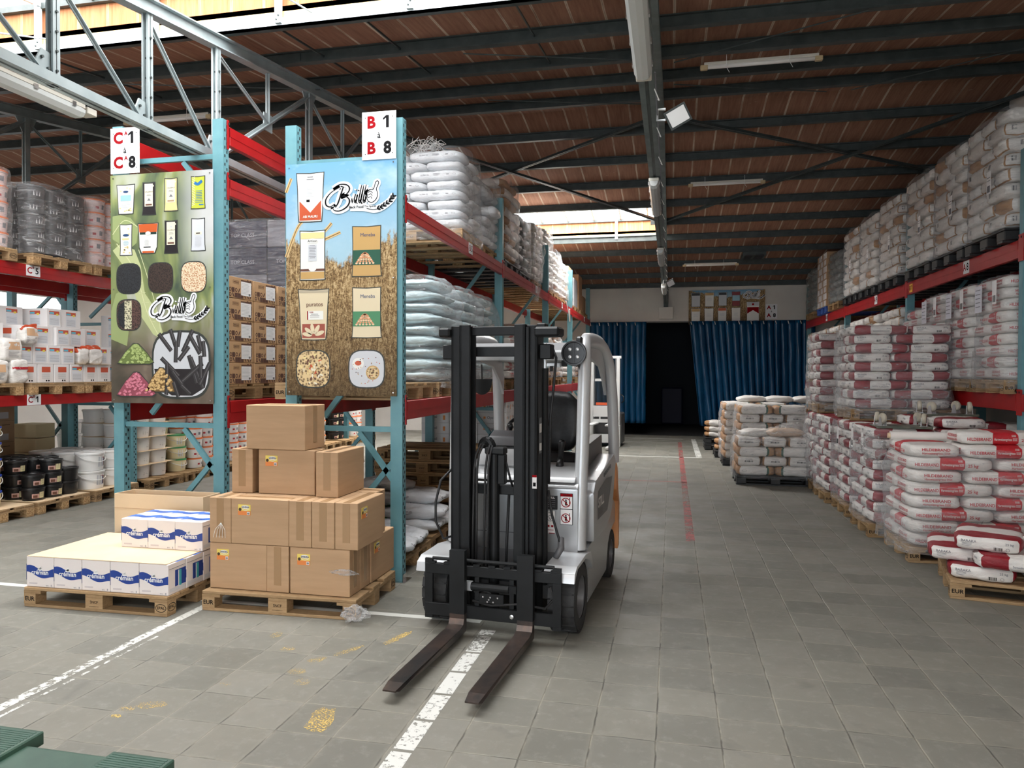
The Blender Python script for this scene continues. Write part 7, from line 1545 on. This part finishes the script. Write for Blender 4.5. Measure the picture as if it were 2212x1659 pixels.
def shot(b, cx, cy, w_, h, m, M, shape='sack', topw=1.0, botw=1.0, halo=True):
    """a product picture printed on the banner: outline with dark rim"""
    if shape == 'oval': f = lambda k: ell(cx, cy, w_/2*k, h/2*k, 28, 3.2)
    else:
        f = lambda k: [(cx+sx*(w_/2*tw+(k-1)*.12), cy+sy*(h/2+(k-1)*.12)) for sx, sy, tw in ((-1, -1, botw), (0, -1.015, 1), (1, -1, botw), (.93, -.6, 1), (.95, .3, (1+topw)/2), (1, 1, topw), (0, .97, topw), (-1, 1, topw), (-.95, .3, (1+topw)/2), (-.93, -.6, 1))]
    if halo: poly(b, f(1.07), .0006, mat('print_rim', (.03, .035, .03), .5), M)
    poly(b, f(1), .0012, m, M)
def txtlines(b, cx, y0, w_, n, dy, m, M, seed=1):
    rr = random.Random(seed)
    for i in range(n): q = w_*rr.uniform(.7, 1)/2; b.box((cx-q, y0-i*dy, .0018), (cx+q, y0-i*dy+dy*.35, .0021), m, M)
W_, H_ = 1.045, 2.06; YB_ = 5.715
MF = FR((0, -.0035, 0))
# ---- leaf banner (C rack)
b = MB().box((-W_/2, -.003, -H_/2), (W_/2, .003, H_/2), print_mat('leaf_print_banner', leafbg)); M = MF
px = lambda u: (u-.5)*W_; pz = lambda v: (.5-v)*H_           # u,v = fractions across and down the board
ML1, ML2, ML3 = mat('leaf_light', (.46, .50, .25), .45), mat('leaf_rib', (.60, .62, .36), .45), mat('leaf_green_mid', (.28, .34, .14), .45)
for pts, m_ in (([(.02, .33), (.10, .30), (.24, .33), (.30, .40), (.34, .52), (.46, .60), (.52, .70), (.50, .72), (.42, .70), (.30, .62), (.24, .52), (.16, .42)], ML1), ([(.02, .18), (.10, .175), (.20, .19), (.28, .235), (.26, .30), (.18, .33), (.02, .28)], ML3), ([(.0, .60), (.05, .52), (.14, .50), (.2, .6), (.16, .75), (.0, .72)], ML3)): poly(b, [(px(u), pz(v)) for u, v in pts], .0003, m_, M)
stroke(b, [(px(.06), pz(.30)), (px(.24), pz(.42)), (px(.36), pz(.60)), (px(.48), pz(.71))], .008, ML2, M @ Matrix.Translation((0, 0, .0005)), 6); stroke(b, [(px(.28), pz(.33)), (px(.36), pz(.44)), (px(.46), pz(.60)), (px(.50), pz(.71))], .006, ML2, M @ Matrix.Translation((0, 0, .0005)), 6); stroke(b, [(px(.02), pz(.26)), (px(.14), pz(.20)), (px(.27), pz(.23))], .006, ML2, M @ Matrix.Translation((0, 0, .0005)), 6)
for i in range(8): stroke(b, [(px(.14+i*.035), pz(.36+i*.04)), (px(.22+i*.032), pz(.345+i*.043))], .004, ML2, M @ Matrix.Translation((0, 0, .0005)), 3)
MWP = mat('print_white', (.74, .74, .70), .4); MYE = mat('print_pale_yellow', (.72, .60, .28), .4); MCRP = mat('print_cream', (.74, .70, .55), .4); MLIME = mat('print_lime', (.50, .54, .05), .4); MBK = mat('print_black', (.015, .012, .014), .4); MGR = mat('print_grey', (.55, .57, .60), .4); MORP = mat('print_orange', (.55, .10, .02), .4); MNV = mat('print_navy', (.02, .06, .16), .4); MTQ = mat('print_sky', (.30, .52, .62), .4)
c1, c2, c3, c4 = .155, .385, .60, .86
shot(b, px(c1), pz(.108), .165, .255, MWP, M, topw=1.08, botw=.86); b.add([(x, y, .002) for x, y in ell(px(c1), pz(.075), .028, .011, 14)], [tuple(range(14))], MNV, M); b.box((px(c1)-.055, pz(.115), .0018), (px(c1)+.055, pz(.09), .002), MTQ, M); txtlines(b, px(c1), pz(.125), .11, 6, .009, MGR, M)
rr = random.Random(5)
for q in range(10): poly(b, [(x, y) for x, y in ell(px(c1)+rr.uniform(-.06, .06), pz(.108)+rr.choice((-1, 1))*rr.uniform(.07, .11), .011, .007, 8)], .002, MYE, M)
for (cx, cv, mm_) in ((c2, .110, MBK), (c3, .098, MYE), (c3, .28, MBK)):
    shot(b, px(cx), pz(cv), .125, .28, mm_, M, topw=.94, botw=1.05); b.box((px(cx)-.045, pz(cv)-.07, .0018), (px(cx)+.04, pz(cv)+.132, .002), MCRP, M); poly(b, ell(px(cx), pz(cv)+.09, .009, .009, 10), .0023, MGR, M); put_text(b, 'CALLEBAUT', .015, M_INK, M @ Matrix.Translation((px(cx), pz(cv)+.06, .0025))); txtlines(b, px(cx), pz(cv)+.035, .05, 2, .01, M_INKG, M); poly(b, [(px(cx)-.02, pz(cv)-.02), (px(cx)+.02, pz(cv)-.02), (px(cx), pz(cv)+.005)], .0022, M_INKG, M); b.box((px(cx)-.035, pz(cv)-.062, .002), (px(cx)+.03, pz(cv)-.047, .0023), M_LBR if mm_ is MBK else M_BRN, M); b.box((px(cx)+.02, pz(cv)+.105, .002), (px(cx)+.05, pz(cv)+.12, .0023), MCRP, M)
shot(b, px(c4), pz(.095), .135, .275, MLIME, M, topw=.95, botw=.98)
for q in range(17): b.add([(px(c4)-.06, pz(.095)+.125-q*.015, .0018), (px(c4)-.03, pz(.095)+.135-q*.015, .0018), (px(c4)-.03, pz(.095)+.139-q*.015, .0018), (px(c4)-.06, pz(.095)+.129-q*.015, .0018)], [(0, 1, 2, 3)], MWP, M)
stroke(b, [(px(c4)-.035, pz(.055)+.005), (px(c4)+.0, pz(.058)-.004), (px(c4)+.04, pz(.050)+.008)], .025, mat('print_blue', (.02, .16, .42), .4), M @ Matrix.Translation((0, 0, .0022)), 4); txtlines(b, px(c4)+.01, pz(.09), .08, 8, .014, MT['print_blue'], M, 4); b.box((px(c4)+.01, pz(.15), .002), (px(c4)+.055, pz(.145), .0023), MT['print_blue'], M)
shot(b, px(.155), pz(0.285), .118, .27, MWP, M, topw=1.0, botw=1.0); poly(b, ell(px(.155), pz(0.265), .032, .012, 14), .002, MNV, M); b.box((px(.155)-.04, pz(0.285), .0018), (px(.155)+.03, pz(0.278), .0021), MYE, M); txtlines(b, px(.155), pz(0.293), .06, 4, .01, MTQ, M)
for q in range(9): poly(b, ell(px(.155)+rr.uniform(-.04, .04), pz(0.285)+rr.choice((-1, 1))*rr.uniform(.05, .12), .011, .007, 8), .002, MYE, M)
shot(b, px(.375), pz(0.282), .19, .26, MWP, M, topw=1.05, botw=.68); b.add([(px(.375)-.098, pz(0.282)+.128, .0017), (px(.375)-.09, pz(0.282)+.055, .0017), (px(.375)+.09, pz(0.282)+.055, .0017), (px(.375)+.098, pz(0.282)+.128, .0017)], [(0, 1, 2, 3)], MORP, M); b.box((px(.375)-.086, pz(0.282)+.035, .0018), (px(.375)+.086, pz(0.282)+.055, .002), mat('print_dark_green', (.01, .035, .03), .4), M); poly(b, ell(px(.375), pz(0.282)+.045, .028, .017, 14), .0023, MWP, M); b.box((px(.375)-.06, pz(0.282)-.13, .0018), (px(.375)+.06, pz(0.282)-.113, .002), MORP, M); txtlines(b, px(.36), pz(0.290), .05, 7, .01, MGR, M); b.box((px(.33), pz(0.322), .002), (px(.40), pz(0.318), .0022), M_INK, M)
shot(b, px(.86), pz(0.275), .135, .275, MGR if 0 else mat('print_pale_grey', (.60, .62, .66), .4), M, topw=.9, botw=1.0); b.box((px(.86)-.035, pz(0.275), .0018), (px(.86)+.035, pz(0.262), .0021), MCRP, M); b.box((px(.86)-.02, pz(0.271), .0021), (px(.86)+.02, pz(0.267), .0024), M_INK, M); txtlines(b, px(.86), pz(0.285), .07, 9, .01, MGR, M)
for cx, m_ in ((.18, grains('black_chips', (.02, .022, .026), (.004, .004, .005))), (.495, grains('brown_chips', (.045, .025, .018), (.006, .003, .002))), (.815, grains('cream_chips', (.72, .60, .42), (.40, .16, .06)))): shot(b, px(cx), pz(.455), .245, .262, m_, M, 'oval')
gb = grains('brown_chips2', (.10, .05, .04), (.012, .006, .005)); shot(b, px(.18), pz(.614), .245, .27, gb, M, 'oval'); b.box((px(.18)-.045, pz(.614)-.128, .0014), (px(.18)+.03, pz(.614)+.128, .0016), grains('pale_crumb', (.60, .56, .38), (.05, .05, .03), 60), M); poly(b, [(px(.18)-.045, pz(.614)+.125), (px(.18)-.10, pz(.614)+.09), (px(.18)-.12, pz(.614)), (px(.18)-.10, pz(.614)-.095), (px(.18)-.045, pz(.614)-.128)], .0015, MT['black_chips'], M)
logo(b, M @ Matrix.Translation((px(.665)-.036, pz(.592), .002)), .285)
def heap(cx, cy, w_, h, m, rim, seed):
    rr = random.Random(seed); o = [(cx-w_/2, cy-h/2), (cx-w_*.4, cy-h*.55), (cx+w_*.4, cy-h*.55), (cx+w_/2, cy-h*.45), (cx+w_*.3, cy+h*.05), (cx+w_*.08, cy+h*.48), (cx-w_*.06, cy+h*.5), (cx-w_*.28, cy+h*.08)]; poly(b, [(cx+(x-cx)*1.06, cy+(y-cy)*1.1) for x, y in o], .0016, mat('print_rim', (.03, .035, .03), .5), M); poly(b, o, .002, rim, M); z = .0023
    for q in range(70):
        t = rr.random(); y = cy-h*.5+t*h*.95; hw = w_*.47*(1-t)**.8; a = rr.uniform(-.6, .6); x = cx+rr.uniform(-hw, hw); e = [(x+u*math.cos(a)-v*math.sin(a), y+u*math.sin(a)+v*math.cos(a)) for u, v in ell(0, 0, .019, .012, 10)]; z += .00002; poly(b, e, z, rim, M); poly(b, [(x+(u-x)*.85, y+.0012+(v-y)*.85) for u, v in e], z+.00001, m, M)
shot(b, px(.69), pz(.832), .56, .575, MGR, M, 'oval'); rr = random.Random(21); z = .0016; ST1, ST2 = mat('print_stick', (.035, .033, .034), .35), mat('print_stick_light', (.10, .095, .10), .35)
poly(b, [(px(.43), pz(.85)), (px(.955), pz(.85)), (px(.92), pz(.93)), (px(.80), pz(.965)), (px(.60), pz(.965)), (px(.46), pz(.92))], .0015, MBK, M)
for (x, y, a, L_) in ((-.16, .20, -50, .2), (-.08, .24, -70, .16), (-.02, .23, 80, .14), (.07, .21, 62, .22), (.14, .18, -58, .2), (.19, .19, -75, .15), (-.05, .11, 88, .18), (.03, .10, 50, .16), (.23, .14, -85, .14), (-.11, -.02, -42, .24), (.12, -.04, -72, .26), (.16, -.07, -65, .3), (.10, -.08, 38, .30), (.24, -.08, 62, .22), (-.14, -.1, 90, .22), (0, -.16, -50, .26), (-.14, -.21, 80, .12), (-.05, -.22, -70, .14), (.05, -.22, -40, .12), (.20, -.02, -88, .2)):
    cx, cy = px(.69)+x, pz(.832)+y; a = R(a); p0 = (cx-L_/2*math.cos(a), cy-L_/2*math.sin(a)); p1 = (cx+L_/2*math.cos(a), cy+L_/2*math.sin(a)); z += .00004; stroke(b, [p0, p1], .04, MBK, M @ Matrix.Translation((0, 0, z)), 2); stroke(b, [p0, p1], .032, ST1, M @ Matrix.Translation((0, 0, z+.00001)), 2); stroke(b, [(p0[0]+.004, p0[1]+.004), (p1[0]+.004, p1[1]+.004)], .008, ST2, M @ Matrix.Translation((0, 0, z+.00002)), 2)
heap(px(.245), pz(.782), .37, .17, mat('green_drops', (.36, .45, .16), .4), mat('green_drops_dark', (.14, .19, .05), .5), 3); heap(px(.50), pz(.895), .33, .2, mat('tan_drops', (.62, .42, .18), .4), mat('tan_drops_dark', (.18, .10, .03), .5), 4); heap(px(.25), pz(.915), .40, .2, mat('pink_drops', (.62, .20, .27), .4), mat('pink_drops_dark', (.28, .06, .09), .5), 5)
screws(b, W_, H_, M)
o = b.build('product_banner', loc=(-4.465, YB_-.006, 2.495)); tag(o, 'tall product banner with green leaf background and black liquorice sticks', 'banner')
# ---- wheat banner (B rack)
W_, H_ = 1.005, 1.97
b = MB().box((-W_/2, -.003, -H_/2), (W_/2, .003, H_/2), print_mat('wheat_print_banner', wheatbg)); M = MF
EAR = mat('wheat_ear', (.62, .44, .20), .45)
for pts in ([(.0, .40), (.10, .28), (.17, .24)], [(.0, .12), (.05, .06)], [(.16, .36), (.34, .30), (.42, .26)], [(.30, .34), (.50, .30)]):
    q = [(px(u), pz(v)) for u, v in pts]; stroke(b, q, .028, EAR, M @ Matrix.Translation((0, 0, .0004)), 5); stroke(b, q, .008, MT['tan_drops_dark'], M @ Matrix.Translation((0, 0, .0006)), 5)
MBRN2 = mat('print_kraft', (.50, .31, .11), .4); MKR2 = mat('print_pale_kraft', (.66, .56, .38), .4); MGRN = mat('print_bottle_green', (.015, .085, .05), .4); MREDO = mat('print_brick_red', (.50, .085, .03), .4); MEAR = mat('print_ears', (.62, .28, .14), .4)
u1, u2 = .25, .735
shot(b, px(.225), pz(.145), .235, .405, MWP, M, topw=1.04, botw=.86); poly(b, [(px(.225)-.10, pz(.145)-.195), (px(.225)+.10, pz(.145)-.195), (px(.225)+.10, pz(.145)-.03), (px(.225), pz(.145)-.13), (px(.225)-.10, pz(.145)-.03)], .0018, MREDO, M); txtlines(b, px(.225), pz(.06), .07, 2, .02, M_INKG, M); txtlines(b, px(.225), pz(.10), .09, 8, .012, MGR, M, 3); put_text(b, 'AB MAURI', .03, MWP, M @ Matrix.Translation((px(.225), pz(.145)-.165, .0025)), bold=.02); b.box((px(.19), pz(.165), .002), (px(.22), pz(.155), .0023), M_INK, M)
shot(b, px(.245), pz(.395), .235, .41, MWP, M, topw=.95, botw=.95); b.box((px(.245)-.108, pz(.395)+.14, .0018), (px(.245)+.108, pz(.395)+.192, .002), MYE, M); poly(b, ell(px(.245), pz(.395)+.12, .055, .022, 16), .0023, MWP, M); b.box((px(.245)-.04, pz(.395)-.05, .0018), (px(.245)+.04, pz(.395)+.09, .002), MGR, M); txtlines(b, px(.245), pz(.395)+.08, .07, 9, .013, M_INKG, M); b.box((px(.245)-.11, pz(.395)-.135, .0018), (px(.245)+.11, pz(.395)-.115, .002), M_LBR, M); b.box((px(.245)-.11, pz(.395)-.2, .0018), (px(.245)+.11, pz(.395)-.14, .002), MBRN2, M); poly(b, ell(px(.245), pz(.395)-.115, .035, .022, 14), .0024, MWP, M); put_text(b, 'Artisan', .03, M_INK, M @ Matrix.Translation((px(.245), pz(.395)+.12, .0026)), bold=.01)
for cv, mm_, mg in ((.385, MBRN2, MGRN), (.645, MKR2, mat('print_leaf_green', (.06, .22, .10), .4))):
    shot(b, px(.735), pz(cv), .26, .41, mm_, M, topw=.94, botw=.98); b.box((px(.735)-.122, pz(cv)-.115, .0018), (px(.735)+.122, pz(cv)+.01, .002), mg, M); put_text(b, 'Meneba', .042, MNV, M @ Matrix.Translation((px(.735)+.01, pz(cv)+.135, .0025)))
    for q in range(6):
        a = R(55+q*14); x0, y0 = px(.735)-.09+q*.03, pz(cv)-.10
        for t in range(6): poly(b, ell(x0+t*.017*math.cos(a), y0+t*.017*math.sin(a), .011, .008, 8), .0024+t*.00002, MEAR if t % 2 else mat('print_ear_light', (.74, .48, .30), .4), M)
shot(b, px(.255), pz(.65), .255, .42, MKR2, M, topw=1.08, botw=.84); b.box((px(.255)-.135, pz(.65)+.185, .0018), (px(.255)+.135, pz(.65)+.205, .002), mat('print_seam', (.42, .36, .26), .5), M); put_text(b, 'puratos', .05, M_LBR, M @ Matrix.Translation((px(.255)+.01, pz(.65)+.085, .0025)), bold=.01); b.box((px(.255)-.06, pz(.65)-.045, .0018), (px(.255)+.09, pz(.65)+.03, .002), MWP, M); b.box((px(.255)-.06, pz(.65)-.045, .002), (px(.255)-.05, pz(.65)+.03, .0022), M_SREDL, M); txtlines(b, px(.255)+.01, pz(.65)+.0, .09, 3, .012, M_INKG, M); put_text(b, 'S500', .018, M_SREDL, M @ Matrix.Translation((px(.255)-.02, pz(.65)+.018, .0025)), bold=.02); b.box((px(.255)-.105, pz(.65)-.2, .0018), (px(.255)+.105, pz(.65)-.08, .002), mat('print_maroon', (.30, .07, .045), .4), M)
for a in (20, 60, 100, 140, 170): a = R(a); e = [(px(.255)+u*math.cos(a)-v*math.sin(a), pz(.65)-.18+u*math.sin(a)+v*math.cos(a)) for u, v in ell(.06, 0, .045, .018, 12)]; poly(b, e, .0023, MKR2, M)
shot(b, px(.25), pz(.885), .30, .305, grains('muesli', (.66, .50, .26), (.10, .05, .02), 45), M, 'oval'); rr = random.Random(8)
for q in range(60):
    a = rr.uniform(0, 6.28); d = rr.uniform(0, .125); aa = rr.uniform(0, 3); x, y = px(.25)+d*math.cos(a), pz(.885)+d*math.sin(a); poly(b, [(x+u*math.cos(aa)-v*math.sin(aa), y+u*math.sin(aa)+v*math.cos(aa)) for u, v in ell(0, 0, rr.uniform(.008, .02), .008, 9)], .0018+q*.00001, rr.choice([MYE, MCRP, M_LBR, MT['tan_drops'], MKR2, MREDO]), M)
shot(b, px(.735), pz(.885), .31, .305, MGR, M, 'oval'); poly(b, ell(px(.66), pz(.862), .052, .048, 20), .0018, MWP, M); poly(b, ell(px(.66), pz(.86), .03, .02, 12), .0022, MREDO, M); poly(b, ell(px(.79), pz(.90), .06, .06, 22), .0018, MBRN2, M); poly(b, ell(px(.79), pz(.90), .05, .05, 22), .0022, grains('muesli', (.6, .5, .3), (.1, .05, .02)), M)
for q in range(40): a = rr.uniform(0, 6.28); d = rr.uniform(.02, .13); poly(b, ell(px(.735)+d*math.cos(a), pz(.885)+d*math.sin(a), .005, .004, 6), .0024, rr.choice([M_LBR, MBK, MREDO, MBRN2]), M)
logo(b, M @ Matrix.Translation((px(.66)-.04, pz(.16), .002)), .305)
screws(b, W_, H_, M)
o = b.build('product_banner', loc=(-2.735, YB_-.006, 2.535)); tag(o, 'tall product banner with wheat field and blue sky background', 'banner')
# ---- row signs
def rowsign(x, z, w_, h, L1, sup, lab, y=YB_-.012, sc=1):
    b = MB().box((-w_/2, -.002, -h/2), (w_/2, .002, h/2), M_SIGN); M = FR((0, -.0025, 0)); s = h*.30
    s *= 1.12
    for yy, dg in ((h*.27, '1'), (-h*.27, '8')):
        put_text(b, L1, s, M_SREDL, M @ Matrix.Translation((-w_*.23, yy, .0005)), bold=.045); put_text(b, dg, s, M_INK, M @ Matrix.Translation((w_*.25, yy, .0005)), bold=.045)
        if sup: put_text(b, sup, s*.35, M_SREDL, M @ Matrix.Translation((w_*.04, yy+s*.3, .0005)), bold=.04)
    put_text(b, 'à', s*.5, M_INK, M @ Matrix.Translation((0, 0, .0005)), bold=.02)
    for dx in (-.4, .4):
        for dz in (-.38, .38): b.lathe([(.004, 0), (.004, .003)], M_HOLE, 6, M @ Matrix.Translation((dx*w_, dz*h, 0)))
    tag(b.build('row_sign', loc=(x, y, z)), lab, 'sign')
rowsign(-4.83, 3.74, .30, .41, 'C', 'A', 'white row sign with red C above the leaf banner'); rowsign(-2.388, 3.715, .30, .395, 'B', '', 'white row sign with red B above the wheat banner'); rowsign(2.64, 3.45, .30, .40, 'A', '', 'white row sign with red A on the back wall', YB-.02)
# ---- banner on the back wall
W_, H_ = 2.03, .95
b = MB().box((-W_/2, -.004, -H_/2), (W_/2, .004, H_/2), print_mat('far_wheat_banner', lambda n: wheatbg(n, -.475, .95, .82))); M = FR((0, -.0045, 0))
px2 = lambda u: (u-.5)*W_; pz2 = lambda v: (.5-v)*H_
for i, (u, v, w_, h, m_, tp) in enumerate(((.095, .27, .24, .38, MGR, MBK), (.275, .27, .24, .38, MWP, MBRN2), (.45, .26, .22, .36, MGR, MBK), (.625, .26, .21, .38, mat('print_wine', (.22, .01, .015), .4), MT['print_wine']), (.095, .74, .24, .40, MWP, MBRN2), (.27, .74, .24, .40, MWP, MWP), (.445, .72, .23, .38, MWP, MORP), (.625, .72, .23, .38, MWP, MWP), (.845, .63, .33, .52, MWP, MGR))):
    shot(b, px2(u), pz2(v), w_, h, m_, M, topw=1.0, botw=.95); b.box((px2(u)-w_*.46, pz2(v)+h*.3, .0018), (px2(u)+w_*.46, pz2(v)+h*.48, .0022), tp, M); txtlines(b, px2(u), pz2(v)+h*.1, w_*.6, 3, .03, MTQ if i == 3 else MGR, M, i)
    if i == 3: b.box((px2(u)-w_*.46, pz2(v)-h*.15, .0018), (px2(u)+w_*.46, pz2(v)+h*.25, .0024), MTQ, M)
    if i == 8: b.box((px2(u)-w_*.46, pz2(v)-h*.12, .002), (px2(u)+w_*.46, pz2(v)+h*.22, .0026), M_SREDL, M); poly(b, ell(px2(u), pz2(v)+h*.37, .03, .03, 12), .0028, M_SREDL, M); poly(b, [(px2(u)-w_*.46, pz2(v)-h*.12), (px2(u), pz2(v)+h*.06), (px2(u)+w_*.46, pz2(v)-h*.12), (px2(u)+w_*.46, pz2(v)-h*.2), (px2(u)-w_*.46, pz2(v)-h*.2)], .003, MWP, M)
logo(b, M @ Matrix.Translation((px2(.835), pz2(.17), .003)), .27, halo=True)
tag(b.build('product_banner', loc=(1.455, YB-.02, 3.585)), 'wide sack banner with wheat background on the back wall', 'banner')
# ---------------------------------------------------------------- drop prototypes that were never placed
for p in PROTOS:
    if not p.used:
        for c, gs in p.kids:
            for g in gs: bpy.data.objects.remove(g)
            bpy.data.objects.remove(c)
        bpy.data.objects.remove(p.root)

# ---------------------------------------------------------------- say which one, for things that share a label
def ranks(vals, tol):
    u = []
    for v in sorted(vals):
        if not u or v-u[-1][-1] > tol: u.append([v])
        else: u[-1].append(v)
    return [sum(q)/len(q) for q in u]
def which(v, u): return min(range(len(u)), key=lambda i: abs(u[i]-v))
NUM = ['first', 'second', 'third', 'fourth', 'fifth', 'sixth', 'seventh', 'eighth', 'ninth', 'tenth', 'eleventh', 'twelfth']
def CEN(o):
    if o.type != 'MESH' or o.location.length > 1e-4: return o.location
    q = [Vector(c) for c in o.bound_box]; return sum(q, Vector())/8
same = {}
for o in SC.objects:
    if o.parent is None and o.get('label') and o.get('category'): same.setdefault(o['label'], []).append(o)
for lab, obs in same.items():
    if len(obs) < 2: continue
    for o in obs:
        if not o.get('group'): o['group'] = lab
    zs = ranks([CEN(o).z for o in obs], .05)
    for o in obs:
        lay = [q for q in obs if which(CEN(q).z, zs) == which(CEN(o).z, zs)]; xs = ranks([CEN(q).x for q in lay], .12); ys = ranks([CEN(q).y for q in lay], .12)
        k = which(CEN(o).z, zs); i = which(CEN(o).x, xs); j = which(CEN(o).y, ys); w_ = []
        if len(zs) > 1: w_.append((['bottom']+NUM[1:])[k]+' layer' if k < len(zs)-1 else 'top layer')
        yw = '' if len(ys) < 2 else (['near', 'far'][j] if len(ys) == 2 else ['near', 'middle', 'far'][j] if len(ys) == 3 else ('nearest row' if j == 0 else 'farthest row' if j == len(ys)-1 else NUM[min(j, 11)]+' row'))
        xw = '' if len(xs) < 2 else (['left', 'right'][i] if len(xs) == 2 else ['left', 'centre', 'right'][i] if len(xs) == 3 else ('leftmost' if i == 0 else 'rightmost' if i == len(xs)-1 else NUM[min(i, 11)]+' from left'))
        p = (yw+' '+xw).strip()
        if p: w_.append(p)
        new = ', '.join([lab]+w_)
        if len(new.split()) > 16: new = new.replace(' the ', ' ')
        if len(new.split()) <= 16: o['label'] = new
